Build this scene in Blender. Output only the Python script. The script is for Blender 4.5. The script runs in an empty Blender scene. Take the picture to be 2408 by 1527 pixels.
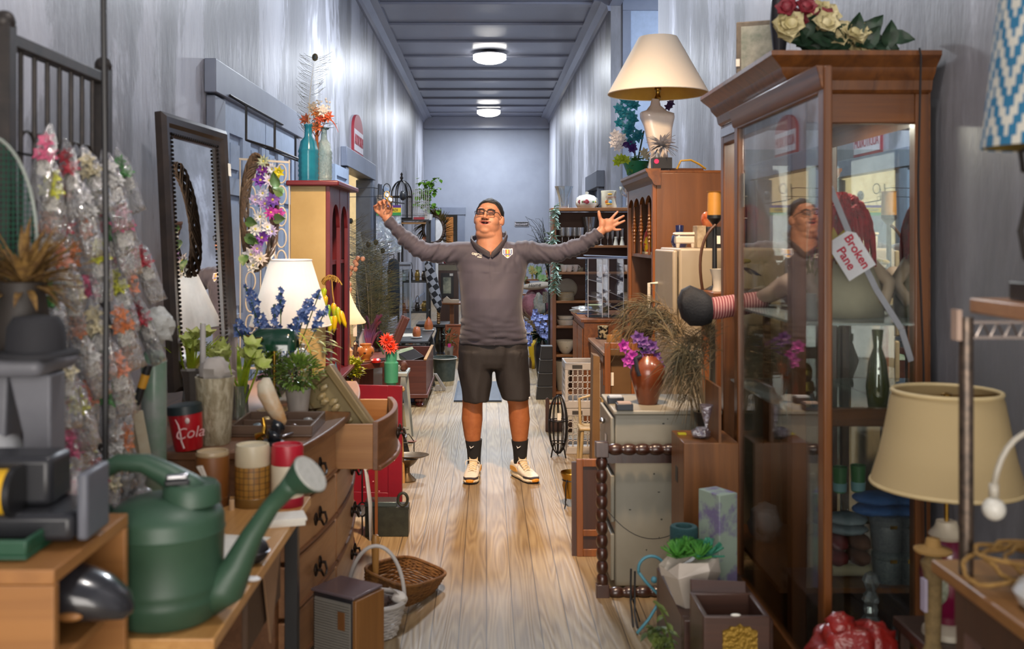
import bpy, math, random
from math import pi, sin, cos, radians as R
from mathutils import Vector, Matrix, Euler, noise
from mathutils.bvhtree import BVHTree
random.seed(7)
SC = bpy.context.scene
COL = SC.collection
F, CX, CY, EYE = 2400.0, 1144.0, 560.0, 1.5      # focal length in px, vanishing point, eye height
def X(px, y): return (px - CX) * y / F
def Z(py, y): return EYE - (py - CY) * y / F
def P(px, py, y): return Vector((X(px, y), y, Z(py, y)))

# ---------------------------------------------------------------- camera, exposure, lights
cam_d = bpy.data.cameras.new('camera'); cam = bpy.data.objects.new('camera', cam_d); COL.objects.link(cam)
cam.location = (0, 0, EYE); cam.rotation_euler = (R(90), 0, 0)
cam_d.sensor_width = 36; cam_d.lens = 36 * F / 2408
cam_d.shift_x = (1204 - CX) / 2408; cam_d.shift_y = -(763.5 - CY) / 2408
cam_d.clip_start = .05; cam_d.clip_end = 100
cam_d.dof.use_dof = True; cam_d.dof.focus_distance = 8.2; cam_d.dof.aperture_fstop = 3.3
SC.camera = cam
vs = SC.view_settings; vs.view_transform = 'Standard'; vs.look = 'None'; vs.gamma = 1; vs.use_curve_mapping = False
vs.exposure = 0.42
SC.cycles.caustics_reflective = False; SC.cycles.caustics_refractive = False
SC.cycles.sample_clamp_indirect = 6; SC.cycles.max_bounces = 8; SC.cycles.transparent_max_bounces = 24
w = bpy.data.worlds.new('world'); SC.world = w; w.use_nodes = True
w.node_tree.nodes['Background'].inputs[0].default_value = (.55, .62, .75, 1); w.node_tree.nodes['Background'].inputs[1].default_value = .35

def light(name, kind, loc, energy, color, size=.3, rot=(0, 0, 0), size_y=None, spot=None, blend=.6):
    d = bpy.data.lights.new(name, kind); d.energy = energy; d.color = color
    if kind == 'AREA':
        d.size = size
        if size_y: d.shape = 'RECTANGLE'; d.size_y = size_y
    else: d.shadow_soft_size = size
    if kind == 'SPOT': d.spot_size = R(spot); d.spot_blend = blend
    o = bpy.data.objects.new(name, d); o.location = loc; o.rotation_euler = rot; COL.objects.link(o); return o
CEIL = 4.4
COOL = (.86, .92, 1.0); WARM = (1.0, .72, .42)
light('front_fill', 'AREA', (0, -1.9, 1.6), 135, (1.0, .93, .86), 2.7, (R(90), 0, 0), 2.7)  # soft fill added behind the camera to light the foreground and the man
light('foreground_fill', 'POINT', (.2, 2.4, 4.0), 80, (1, .92, .84), .15)  # unseen fill added overhead to lift the dark right foreground
light('warm_downlight', 'SPOT', (.3, 3.3, 4.25), 950, (1, .68, .42), .14, (R(36), 0, R(4)), None, 58, .9)
for yy in (9.0, 15.9, 22.8):
    light('dome_lamp_glow', 'AREA', (.05, yy, 4.2), 150 if yy < 10 else 105, COOL, .42)
light('alcove_lamp', 'POINT', (2.7, 10.6, 3.9), 70, COOL, .25)
light('alcove_spotlight', 'SPOT', (3.3, 9.4, 3.4), 260, (.9, .95, 1), .05, Vector((-3.5, -.3, -3.4)).to_track_quat('-Z', 'Y').to_euler(), None, 44, .3)
light('auditorium_lamp', 'POINT', (-3.0, 13.6, 2.5), 110, (1, .88, .70), .3)

# ---------------------------------------------------------------- materials
def col(h, a=1):
    h = h.lstrip('#'); c = [int(h[i:i + 2], 16) / 255 for i in (0, 2, 4)]
    return tuple((x / 12.92 if x <= .04045 else ((x + .055) / 1.055) ** 2.4) for x in c) + (a,)
MC = {}
def _new(name):
    m = bpy.data.materials.new(name); m.use_nodes = True; nt = m.node_tree
    return m, nt, nt.nodes['Principled BSDF']
def _ramp(nt, stops):
    r = nt.nodes.new('ShaderNodeValToRGB'); e = r.color_ramp.elements
    e[0].position, e[0].color = stops[0]; e[1].position, e[1].color = stops[-1]
    for p, c in stops[1:-1]:
        n = e.new(p); n.color = c
    return r
def _noise(nt, scale, stretch=(1, 1, 1), detail=4, rough=.6, dist=0, coord='Object'):
    t = nt.nodes.new('ShaderNodeTexCoord'); mp = nt.nodes.new('ShaderNodeMapping'); n = nt.nodes.new('ShaderNodeTexNoise')
    nt.links.new(t.outputs[coord], mp.inputs[0]); nt.links.new(mp.outputs[0], n.inputs['Vector'])
    mp.inputs['Scale'].default_value = stretch
    n.inputs['Scale'].default_value = scale; n.inputs['Detail'].default_value = detail; n.inputs['Roughness'].default_value = rough
    n.inputs['Distortion'].default_value = dist
    return n
def _bump(nt, b, src, strength, dist=.01):
    u = nt.nodes.new('ShaderNodeBump'); u.inputs['Strength'].default_value = strength; u.inputs['Distance'].default_value = dist
    nt.links.new(src, u.inputs['Height']); nt.links.new(u.outputs[0], b.inputs['Normal'])
def mat(c, rough=.5, metal=0, c2=None, sc=12, st=(1, 1, 1), lo=.35, hi=.65, bump=0, bsc=None, sheen=0, sub=0, em=0, coat=0, spec=None, name=None):
    """plain, mottled or fabric material: base colour c, blotches of c2"""
    key = (c, rough, metal, c2, sc, st, lo, hi, bump, bsc, sheen, sub, em, coat, spec)
    if key in MC: return MC[key]
    m, nt, b = _new(name or 'mat_%d' % len(MC))
    b.inputs['Base Color'].default_value = col(c); b.inputs['Roughness'].default_value = rough; b.inputs['Metallic'].default_value = metal
    if coat: b.inputs['Coat Weight'].default_value = coat; b.inputs['Coat Roughness'].default_value = .1
    if spec is not None: b.inputs['Specular IOR Level'].default_value = spec
    if c2 is None and not em:      # a little wear in every plain surface
        a = col(c); c2 = None
        n = _noise(nt, sc, st); r = _ramp(nt, [(.3, tuple(v * .9 for v in a[:3]) + (1,)), (.7, tuple(min(1, v * 1.08) for v in a[:3]) + (1,))])
        nt.links.new(n.outputs[0], r.inputs[0]); nt.links.new(r.outputs[0], b.inputs['Base Color'])
    elif c2:
        n = _noise(nt, sc, st); r = _ramp(nt, [(lo, col(c)), (hi, col(c2))])
        nt.links.new(n.outputs[0], r.inputs[0]); nt.links.new(r.outputs[0], b.inputs['Base Color'])
    if bump:
        n2 = _noise(nt, bsc or sc * 3, st, 3); _bump(nt, b, n2.outputs[0], bump)
    if sheen: b.inputs['Sheen Weight'].default_value = sheen
    if sub: b.inputs['Subsurface Weight'].default_value = sub; b.inputs['Subsurface Radius'].default_value = (.02, .008, .004); b.inputs['Subsurface Scale'].default_value = .5
    if em: b.inputs['Emission Color'].default_value = col(c); b.inputs['Emission Strength'].default_value = em
    MC[key] = m; return m
def wood(c1, c2, ax='z', sc=6, rough=.42, coat=.15):
    key = ('w', c1, c2, ax, sc, rough)
    if key in MC: return MC[key]
    m, nt, b = _new('wood_%d' % len(MC))
    st = {'x': (.14, 3.4, 3.4), 'y': (3.4, .14, 3.4), 'z': (3.4, 3.4, .14)}[ax]
    n = _noise(nt, sc, st, 6, .65, 1.2); r = _ramp(nt, [(.28, col(c1)), (.5, tuple((p + q) / 2 for p, q in zip(col(c1), col(c2)))), (.72, col(c2))])
    nt.links.new(n.outputs[0], r.inputs[0]); nt.links.new(r.outputs[0], b.inputs['Base Color'])
    b.inputs['Roughness'].default_value = rough; b.inputs['Coat Weight'].default_value = coat; b.inputs['Coat Roughness'].default_value = .2
    _bump(nt, b, n.outputs[0], .15, .004)
    MC[key] = m; return m
def glass(tint='#ffffff', gloss=.12, rough=.02, milk=0, bump=0, fr=.8):
    """thin see-through glass or film: transparent + mirror-like reflection (+ milky diffuse)"""
    key = ('g', tint, gloss, rough, milk, bump, fr)
    if key in MC: return MC[key]
    m, nt, b = _new('glass_%d' % len(MC)); nt.nodes.remove(b); out = nt.nodes['Material Output']
    tr = nt.nodes.new('ShaderNodeBsdfTransparent'); tr.inputs[0].default_value = col(tint)
    gl = nt.nodes.new('ShaderNodeBsdfGlossy'); gl.inputs['Roughness'].default_value = rough
    lw = nt.nodes.new('ShaderNodeLayerWeight'); lw.inputs[0].default_value = .35
    ma = nt.nodes.new('ShaderNodeMath'); ma.operation = 'MULTIPLY_ADD'; ma.inputs[1].default_value = fr; ma.inputs[2].default_value = gloss; ma.use_clamp = True
    nt.links.new(lw.outputs['Fresnel'], ma.inputs[0])
    mx = nt.nodes.new('ShaderNodeMixShader'); nt.links.new(ma.outputs[0], mx.inputs[0]); nt.links.new(tr.outputs[0], mx.inputs[1]); nt.links.new(gl.outputs[0], mx.inputs[2])
    last = mx
    if bump:
        n = _noise(nt, bump, (1, 1, 1), 3); u = nt.nodes.new('ShaderNodeBump'); u.inputs['Strength'].default_value = .9; u.inputs['Distance'].default_value = .02
        nt.links.new(n.outputs[0], u.inputs['Height']); nt.links.new(u.outputs[0], gl.inputs['Normal']); nt.links.new(u.outputs[0], lw.inputs['Normal'])
    if milk:
        df = nt.nodes.new('ShaderNodeBsdfDiffuse'); df.inputs[0].default_value = col(tint)
        m2 = nt.nodes.new('ShaderNodeMixShader'); m2.inputs[0].default_value = milk
        nt.links.new(mx.outputs[0], m2.inputs[1]); nt.links.new(df.outputs[0], m2.inputs[2]); last = m2
    nt.links.new(last.outputs[0], out.inputs['Surface'])
    MC[key] = m; return m
def lampshade(c, tr=.5, em=0, emc=None):
    key = ('s', c, tr, em)
    if key in MC: return MC[key]
    m, nt, b = _new('shade_%d' % len(MC)); out = nt.nodes['Material Output']
    b.inputs['Base Color'].default_value = col(c); b.inputs['Roughness'].default_value = .8
    t = nt.nodes.new('ShaderNodeBsdfTranslucent'); t.inputs[0].default_value = col(c)
    mx = nt.nodes.new('ShaderNodeMixShader'); mx.inputs[0].default_value = tr
    nt.links.new(b.outputs[0], mx.inputs[1]); nt.links.new(t.outputs[0], mx.inputs[2]); nt.links.new(mx.outputs[0], out.inputs['Surface'])
    MC[key] = m; return m

# ---------------------------------------------------------------- mesh builder
class B:
    def __init__(s, m=None): s.v = []; s.f = []; s.mi = []; s.mt = []; s.cur = 0; s.T = Matrix(); s.mat(m) if m else None
    def mat(s, m):
        if m not in s.mt: s.mt.append(m)
        s.cur = s.mt.index(m); return s
    def add(s, vs, fs):
        o = len(s.v); T = s.T
        s.v += [T @ Vector(v) for v in vs]; s.f += [tuple(i + o for i in f) for f in fs]; s.mi += [s.cur] * len(fs); return s
    def box(s, x0, x1, y0, y1, z0, z1):
        return s.add([(x, y, z) for z in (z0, z1) for y in (y0, y1) for x in (x0, x1)],
                     [(0, 2, 3, 1), (4, 5, 7, 6), (0, 1, 5, 4), (2, 6, 7, 3), (0, 4, 6, 2), (1, 3, 7, 5)])
    def cbox(s, c, d, rot=None):
        T = s.T; s.T = T @ Matrix.Translation(c) @ (Euler(rot).to_matrix().to_4x4() if rot else Matrix())
        s.box(-d[0] / 2, d[0] / 2, -d[1] / 2, d[1] / 2, -d[2] / 2, d[2] / 2); s.T = T; return s
    def bar(s, p0, p1, w, d=None, up=(0, 0, 1)):
        """rectangular bar from p0 to p1"""
        p0 = Vector(p0); p1 = Vector(p1); z = (p1 - p0); L = z.length; z.normalize(); d = d or w
        u = Vector(up)
        if abs(z.dot(u)) > .97: u = Vector((0, 1, 0))
        x = u.cross(z).normalized(); y = z.cross(x); M = Matrix((x, y, z)).transposed().to_4x4(); M.translation = p0
        T = s.T; s.T = T @ M; s.box(-w / 2, w / 2, -d / 2, d / 2, 0, L); s.T = T; return s
    def loft(s, rings, cap=True, closed=False):
        n = len(rings[0]); vs = [p for r in rings for p in r]; fs = []
        m = len(rings)
        for i in range(m if closed else m - 1):
            a = i * n; b = ((i + 1) % m) * n
            for j in range(n): k = (j + 1) % n; fs.append((a + j, a + k, b + k, b + j))
        if cap and not closed: fs += [tuple(range(n))[::-1], tuple((m - 1) * n + j for j in range(n))]
        return s.add(vs, fs)
    def lathe(s, prof, n=24, c=(0, 0, 0), flute=0, fl_n=0, sq=None, a0=0, twist=0):
        rings = []
        for i, (r, z) in enumerate(prof):
            ring = []
            for j in range(n):
                a = 2 * pi * j / n + a0 + twist * i; q = r * (1 + flute * cos(fl_n * a)) if fl_n else r
                x, y = q * cos(a), q * sin(a)
                if sq: x *= sq[0]; y *= sq[1]
                ring.append((c[0] + x, c[1] + y, c[2] + z))
            rings.append(ring)
        shut = abs(prof[0][0] - prof[-1][0]) < .012 and abs(prof[0][1] - prof[-1][1]) < .012 and prof[0][0] > .02
        return s.loft(rings, cap=not shut, closed=shut)
    def cyl(s, p0, p1, r, r1=None, n=12): return s.tube([p0, p1], [r, r if r1 is None else r1], n)
    def tube(s, pts, r, n=8, closed=False, sq=1):
        pts = [Vector(p) for p in pts]; m = len(pts)
        rr = r if isinstance(r, (list, tuple)) else [r] * m
        if len(rr) != m: rr = [rr[0] + (rr[-1] - rr[0]) * i / (m - 1) for i in range(m)]
        ring = []; prev = None
        for i, p in enumerate(pts):
            if closed: t = pts[(i + 1) % m] - pts[i - 1]
            else: t = pts[min(i + 1, m - 1)] - pts[max(i - 1, 0)]
            t.normalize()
            if prev is None:
                u = Vector((0, 0, 1)) if abs(t.z) < .9 else Vector((0, 1, 0)); a = u.cross(t).normalized()
            else:
                a = prev - t * prev.dot(t); a = a.normalized() if a.length > 1e-6 else prev
            prev = a; b = t.cross(a)
            ring.append([tuple(p + (a * cos(2 * pi * j / n) + b * sin(2 * pi * j / n) * sq) * rr[i]) for j in range(n)])
        return s.loft(ring, cap=True, closed=closed)
    def ring(s, c, rad, r, n=24, m=6, axis='z', rz=None, tilt=None):
        pts = []
        rz = rz or rad
        for i in range(n):
            a = 2 * pi * i / n; p = {'z': (rad * cos(a), rz * sin(a), 0), 'y': (rad * cos(a), 0, rz * sin(a)), 'x': (0, rad * cos(a), rz * sin(a))}[axis]
            p = Vector(p)
            if tilt: p.rotate(Euler(tilt))
            pts.append(Vector(c) + p)
        return s.tube(pts, r, m, closed=True)
    def prism(s, pts, d0, d1, plane='xz'):
        f = {'xy': lambda a, b, d: (a, b, d), 'xz': lambda a, b, d: (a, d, b), 'yz': lambda a, b, d: (d, a, b)}[plane]
        n = len(pts); vs = [f(a, b, d0) for a, b in pts] + [f(a, b, d1) for a, b in pts]
        return s.add(vs, [tuple(range(n)), tuple(range(n, 2 * n))[::-1]] + [(i, i + n, (i + 1) % n + n, (i + 1) % n) for i in range(n)])
    def ball(s, c, r, n=14, m=9, nz=0, seed=0, fq=2.5, rot=None):
        if not isinstance(r, (tuple, list, Vector)): r = (r, r, r)
        q = Euler(rot).to_matrix() if rot else None
        vs = []; fs = []
        def pt(a, b):
            d = Vector((cos(a) * sin(b), sin(a) * sin(b), cos(b))); k = 1
            if nz: k = 1 + nz * noise.noise(d * fq + Vector((seed, seed * 1.7, 0)))
            p = Vector((d.x * r[0] * k, d.y * r[1] * k, d.z * r[2] * k))
            if q: p = q @ p
            return (p.x + c[0], p.y + c[1], p.z + c[2])
        vs.append(pt(0, 0))
        for i in range(1, m):
            for j in range(n): vs.append(pt(2 * pi * j / n, pi * i / m))
        vs.append(pt(0, pi))
        for j in range(n): fs.append((0, 1 + j, 1 + (j + 1) % n))
        for i in range(m - 2):
            for j in range(n): k = (j + 1) % n; fs.append((1 + i * n + j, 1 + (i + 1) * n + j, 1 + (i + 1) * n + k, 1 + i * n + k))
        L = len(vs) - 1
        for j in range(n): fs.append((L, 1 + (m - 2) * n + (j + 1) % n, 1 + (m - 2) * n + j))
        return s.add(vs, fs)
    def leaf(s, p, d, L, w, up=(0, 0, 1), bend=.25, fold=.15, k=4, tip=1.0):
        """curved leaf or petal with a folded midrib"""
        p = Vector(p); d = Vector(d).normalized(); u = Vector(up)
        x = d.cross(u)
        if x.length < .05: x = d.cross(Vector((1, 0, 0)))
        x.normalize(); u = x.cross(d); vs = []; fs = []
        for i in range(k + 1):
            t = i / k; hw = w * .5 * sin(pi * min(1, (t * .92 + .06) ** (.8 * tip)))
            c = p + d * (L * t) - u * (bend * L * t * t)
            for q in (-1, 0, 1): vs.append(tuple(c + x * (hw * q) + u * (fold * w * abs(q))))
        for i in range(k):
            for q in (0, 1): a = i * 3 + q; fs.append((a, a + 1, a + 4, a + 3))
        return s.add(vs, fs)
    def flower(s, c, r, n=6, d=(0, -1, 0), w=.55, cup=.35, core=None, core_r=.22, layers=1):
        d = Vector(d).normalized(); a = d.orthogonal().normalized(); b = d.cross(a); pm = s.cur
        for l in range(layers):
            rr = r * (1 - .3 * l); cu = cup + .45 * l
            for i in range(n):
                t = 2 * pi * i / n + l * pi / n + random.uniform(-.12, .12); q = (a * cos(t) + b * sin(t)) * cos(cu) + d * sin(cu)
                s.leaf(c, q, rr, rr * w * 1.25, d, random.uniform(.1, .35), .08, 3, .8)
        if core:
            s.mat(core); s.ball(Vector(c) + d * r * .08, r * core_r, 8, 6); s.cur = pm
        return s
    def build(s, name, parent=None, loc=None, bev=0, sm=38, rot=None, seg=2):
        me = bpy.data.meshes.new(name); me.from_pydata([tuple(v) for v in s.v], [], s.f); me.update()
        for m in s.mt: me.materials.append(m)
        me.polygons.foreach_set('material_index', s.mi)
        return place(me, name, parent, loc, bev, sm, rot, seg)
def place(me, name, parent=None, loc=None, bev=0, sm=38, rot=None, seg=2):
    if sm:
        me.polygons.foreach_set('use_smooth', [True] * len(me.polygons))
        if sm < 180: me.set_sharp_from_angle(angle=R(sm))
    o = bpy.data.objects.new(name, me); COL.objects.link(o)
    if parent: o.parent = parent
    if loc is not None: o.location = loc
    if rot: o.rotation_euler = rot
    if bev:
        b = o.modifiers.new('bevel', 'BEVEL'); b.width = bev; b.segments = seg; b.limit_method = 'ANGLE'; b.angle_limit = R(40)
    return o
def tag(o, label, cat, group=None, kind=None):
    o['label'] = label; o['category'] = cat
    if group: o['group'] = group
    if kind: o['kind'] = kind
    return o
def thing(name, label, cat, loc=(0, 0, 0), rz=0, group=None, rot=None):
    o = bpy.data.objects.new(name, None); COL.objects.link(o); o.empty_display_size = .1; o.location = loc
    o.rotation_euler = rot if rot else (0, 0, rz)
    return tag(o, label, cat, group)
def dup(o, loc, rz=None, label=None, group=None, rot=None, scale=None):
    def cp(a, par):
        c = a.copy(); COL.objects.link(c)
        if par: c.parent = par
        for ch in kids.get(a.name, ()): cp(ch, c)
        return c
    kids = {}
    for q in o.children_recursive: kids.setdefault(q.parent.name, []).append(q)
    r = cp(o, None); r.location = loc
    if rz is not None: r.rotation_euler = (0, 0, rz)
    if rot: r.rotation_euler = rot
    if scale: r.scale = (scale,) * 3
    if label: r['label'] = label
    if group: r['group'] = group
    return r
def struct(name, b, bev=0, sm=38, parent=None):
    o = b.build(name, parent, None, bev, sm)
    if not parent: o['kind'] = 'structure'
    return o
def remesh(b, voxel, smooth=6, fac=.5, post=None, mats=None):
    """fuse overlapping shapes of a builder into one continuous skin"""
    o = b.build('tmp', sm=0); md = o.modifiers.new('r', 'REMESH'); md.mode = 'VOXEL'; md.voxel_size = voxel
    s2 = o.modifiers.new('s', 'SMOOTH'); s2.iterations = smooth; s2.factor = fac
    dg = bpy.context.evaluated_depsgraph_get(); me = bpy.data.meshes.new_from_object(o.evaluated_get(dg), depsgraph=dg)
    old = o.data; bpy.data.objects.remove(o); bpy.data.meshes.remove(old)
    me.materials.clear()
    for m in (mats or b.mt): me.materials.append(m)
    for p in me.polygons: p.material_index = 0
    if post: post(me)
    me.update(); return me
def text_mesh(txt, size, extrude=.001, shear=0, bold=0):
    c = bpy.data.curves.new('lettering', 'FONT'); c.body = txt; c.size = size; c.extrude = extrude; c.align_x = 'CENTER'; c.align_y = 'CENTER'; c.shear = shear; c.offset = bold
    o = bpy.data.objects.new('tmp', c); COL.objects.link(o); dg = bpy.context.evaluated_depsgraph_get()
    me = bpy.data.meshes.new_from_object(o.evaluated_get(dg), depsgraph=dg); bpy.data.objects.remove(o); return me
def lettering(txt, size, m, parent, loc, rot, name='lettering', extrude=.001, shear=0, bold=0, sx=1):
    me = text_mesh(txt, size, extrude, shear, bold); me.materials.clear(); me.materials.append(m)
    for v in me.vertices: v.co.x *= sx
    return place(me, name, parent, loc, 0, 0, rot)
def arc(c, rad, a0, a1, n=12, plane='xz', rz=None):
    rz = rz or rad; out = []
    for i in range(n + 1):
        a = a0 + (a1 - a0) * i / n; u, v = rad * cos(a), rz * sin(a)
        out.append({'xz': (c[0] + u, c[1], c[2] + v), 'xy': (c[0] + u, c[1] + v, c[2]), 'yz': (c[0], c[1] + u, c[2] + v)}[plane])
    return out
def on(px, py, z):      # the point of the horizontal surface at height z seen at a pixel
    y = (EYE - z) * F / (py - CY); return Vector((X(px, y), y, z))
def bez(p0, p1, p2, n=10):
    p0, p1, p2 = Vector(p0), Vector(p1), Vector(p2)
    return [p0 * (1 - t) ** 2 + p1 * 2 * t * (1 - t) + p2 * t * t for t in [i / n for i in range(n + 1)]]
def wob(b, a, seed=0, fq=8):
    for i, v in enumerate(b.v):
        b.v[i] = v + Vector((noise.noise(v * fq + Vector((seed, 0, 0))), noise.noise(v * fq + Vector((0, seed + 5, 0))), noise.noise(v * fq + Vector((0, 0, seed + 9))))) * a
    return b

# ---------------------------------------------------------------- common materials
M_cream = mat('#e6dcc0', .45); M_white = mat('#dfe0e0', .4); M_black = mat('#1c1c1e', .4); M_iron = mat('#232122', .45, .6)
M_brass = mat('#a8843c', .28, 1); M_gold = mat('#d0a040', .25, 1); M_silver = mat('#b8b8bc', .2, 1); M_chrome = mat('#c8c8cc', .12, 1)
M_green = mat('#4c6b2c', .5, c2='#31491f', sc=30); M_dgreen = mat('#24402a', .5, c2='#16291b', sc=30)
M_lime = mat('#a8bf2c', .5, c2='#7f9a22', sc=25)
M_mahog = wood('#47201a', '#6d3526', 'z'); M_mahogx = wood('#47201a', '#6d3526', 'x')
M_oak = wood('#5f3417', '#8f5526', 'z'); M_oaky = wood('#5f3417', '#8f5526', 'y'); M_oakx = wood('#5f3417', '#8f5526', 'x')
M_pine = wood('#a87840', '#c8985c', 'y'); M_pinex = wood('#a87840', '#c8985c', 'x')
M_dark = wood('#33201a', '#4a2e22', 'z'); M_darkx = wood('#33201a', '#4a2e22', 'x')
M_glass = glass('#f4fafa', .1); M_crystal = glass('#f0f4f6', .32, .05, .08); M_film = glass('#eef0ee', .22, .12, .16, 60)
M_mirror = mat('#e8eaec', .02, 1, em=0)
M_paper = mat('#dcd8cc', .7); M_tagm = mat('#e4e0d4', .7)

# ---------------------------------------------------------------- room
def wall_paint():
    m, nt, b = _new('scraped_wall_paint')
    n = _noise(nt, 1.0, (1, 1, .36), 9, .66, .35); r = _ramp(nt, [(.38, col('#bfc1ca')), (.49, col('#abadb7')), (.515, col('#8b8c93')), (.60, col('#75767b'))])
    n2 = _noise(nt, 2.0, (1, 1, .3), 8, .75, .3); mx = nt.nodes.new('ShaderNodeMix'); mx.data_type = 'RGBA'; mx.blend_type = 'MULTIPLY'
    r2 = _ramp(nt, [(.3, (.82, .83, .86, 1)), (.6, (1, 1, 1, 1))]); nt.links.new(n2.outputs[0], r2.inputs[0])
    nt.links.new(n.outputs[0], r.inputs[0]); mx.inputs[0].default_value = .5
    nt.links.new(r.outputs[0], mx.inputs[6]); nt.links.new(r2.outputs[0], mx.inputs[7]); nt.links.new(mx.outputs[2], b.inputs['Base Color'])
    b.inputs['Roughness'].default_value = .42
    n3 = _noise(nt, 5, (1, 1, .3), 6, .6); _bump(nt, b, n3.outputs[0], .35, .03)
    return m
def plank_floor():
    m, nt, b = _new('plank_floor'); L = nt.links.new; N = nt.nodes.new
    tc = N('ShaderNodeTexCoord'); sp = N('ShaderNodeSeparateXYZ'); L(tc.outputs['Object'], sp.inputs[0])
    def math_(op, a, bb=None, c=None):
        q = N('ShaderNodeMath'); q.operation = op
        for i, v in enumerate((a, bb, c)):
            if v is None: continue
            if isinstance(v, (int, float)): q.inputs[i].default_value = v
            else: L(v, q.inputs[i])
        return q.outputs[0]
    xs = math_('DIVIDE', sp.outputs[0], .105); pid = math_('FLOOR', xs); fr = math_('FRACT', xs)
    wn = N('ShaderNodeTexWhiteNoise'); wn.noise_dimensions = '1D'; L(pid, wn.inputs['W'])
    off = math_('MULTIPLY', wn.outputs[0], 37.0)
    cb = N('ShaderNodeCombineXYZ'); L(math_('MULTIPLY', sp.outputs[0], 9.0), cb.inputs[0]); L(math_('ADD', math_('MULTIPLY', sp.outputs[1], .55), off), cb.inputs[1]); L(off, cb.inputs[2])
    n = N('ShaderNodeTexNoise'); n.inputs['Scale'].default_value = 1.0; n.inputs['Detail'].default_value = 1.5; L(cb.outputs[0], n.inputs['Vector'])
    g = math_('SINE', math_('MULTIPLY', n.outputs[0], 95.0)); g = math_('MULTIPLY_ADD', g, .5, .5)
    cb2 = N('ShaderNodeCombineXYZ'); L(math_('MULTIPLY', sp.outputs[0], 60.0), cb2.inputs[0]); L(math_('MULTIPLY', sp.outputs[1], 2.0), cb2.inputs[1])
    f2 = N('ShaderNodeTexNoise'); f2.inputs['Scale'].default_value = 1.5; f2.inputs['Detail'].default_value = 5; L(cb2.outputs[0], f2.inputs['Vector'])
    mixv = math_('ADD', math_('MULTIPLY', g, .33), math_('MULTIPLY', f2.outputs[0], .85))
    r = _ramp(nt, [(.15, col('#735f44')), (.5, col('#917b59')), (.95, col('#ab9671'))]); L(mixv, r.inputs[0])
    pl = _ramp(nt, [(0, (.82, .8, .78, 1)), (1, (1.06, 1.04, 1.02, 1))]); L(wn.outputs[0], pl.inputs[0])
    mx = N('ShaderNodeMix'); mx.data_type = 'RGBA'; mx.blend_type = 'MULTIPLY'; mx.inputs[0].default_value = 1; L(r.outputs[0], mx.inputs[6]); L(pl.outputs[0], mx.inputs[7])
    wr = N('ShaderNodeTexNoise'); wr.inputs['Scale'].default_value = 1.1; wr.inputs['Detail'].default_value = 6; L(tc.outputs['Object'], wr.inputs['Vector'])
    wrr = _ramp(nt, [(.45, (0, 0, 0, 1)), (.7, (.5, .5, .5, 1))]); L(wr.outputs[0], wrr.inputs[0])
    m3 = N('ShaderNodeMix'); m3.data_type = 'RGBA'; L(wrr.outputs[0], m3.inputs[0]); L(mx.outputs[2], m3.inputs[6]); m3.inputs[7].default_value = col('#a39c92')
    gap = math_('LESS_THAN', math_('MINIMUM', fr, math_('SUBTRACT', 1.0, fr)), .022)
    m2 = N('ShaderNodeMix'); m2.data_type = 'RGBA'; L(math_('MULTIPLY', gap, .75), m2.inputs[0]); L(m3.outputs[2], m2.inputs[6]); m2.inputs[7].default_value = col('#3f342b')
    L(m2.outputs[2], b.inputs['Base Color'])
    b.inputs['Roughness'].default_value = .42
    h = math_('SUBTRACT', mixv, math_('MULTIPLY', gap, 2.0)); _bump(nt, b, h, .25, .004)
    return m
M_wall = wall_paint(); M_back = mat('#9aa0ae', .5, c2='#9298a6', sc=2, bump=.1, bsc=60); M_trim = mat('#7c8494', .4, c2='#70788a', sc=3)
M_trimd = mat('#5e6470', .45); M_ceil = mat('#8b90a0', .3, c2='#828798', sc=1.2, bump=.06, bsc=4); M_sky = mat('#9daec6', .45)
struct('floor', B(plank_floor()).box(-1.5, 1.5, -2, 24.6, -.05, 0).box(1.5, 3.6, 8.9, 12.3, -.05, 0).box(-5, -1.5, 10.2, 16, -.05, 0), sm=0)
WL, WR = -1.507, 1.497
b = B(M_wall); T = .14
# left wall with the auditorium doorway (y 11.0 to 13.1)
b.box(WL - T, WL, -2, 11.0, 0, CEIL).box(WL - T, WL, 13.1, 24.6, 0, CEIL).box(WL - T, WL, 11.0, 13.1, 2.26, CEIL)
struct('wall_left', b, sm=0)
b = B(M_wall); b.box(WR, WR + T, -2, 8.9, 0, CEIL).box(WR, WR + T, 12.3, 13.2, 0, CEIL).box(WR, WR + T, 14.2, 24.6, 0, CEIL).box(WR, WR + T, 13.2, 14.2, 2.2, CEIL)
struct('wall_right', b, sm=0)
b = B(M_sky); b.box(WR + T, 3.6, 12.3, 12.44, 0, CEIL).box(3.6, 3.74, 8.9, 12.44, 0, CEIL).box(WR + T, 3.6, 8.76, 8.9, 0, CEIL); struct('wall_alcove', b, sm=0)
struct('wall_back', B(M_back).box(WL, -1.24, 24.6, 24.74, 0, CEIL).box(-.62, WR, 24.6, 24.74, 0, CEIL).box(-1.24, -.62, 24.6, 24.74, 2.06, CEIL), sm=0)
struct('wall_front', B(M_back).box(WL, WR, -2.14, -2, 0, CEIL), sm=0)
cm = mat('#d8cfb8', .6)
struct('wall_auditorium', B(cm).box(-5.1, -5, 10, 16, 0, 3).box(-5, WL - T, 15.9, 16, 0, 3).box(-5, WL - T, 10.1, 10.2, 0, 3).box(-5, WL - T, 10.1, 16, 2.9, 3).box(WL - T - .02, WL - T, 13.15, 15.9, 0, 2.9), sm=0)
struct('wall_back_room', B(mat('#9c9284', .6)).box(-1.9, .2, 26.4, 26.5, 0, 3).box(-1.9, -1.8, 24.8, 26.4, 0, 3).box(.1, .2, 24.8, 26.4, 0, 3), sm=0)
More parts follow.
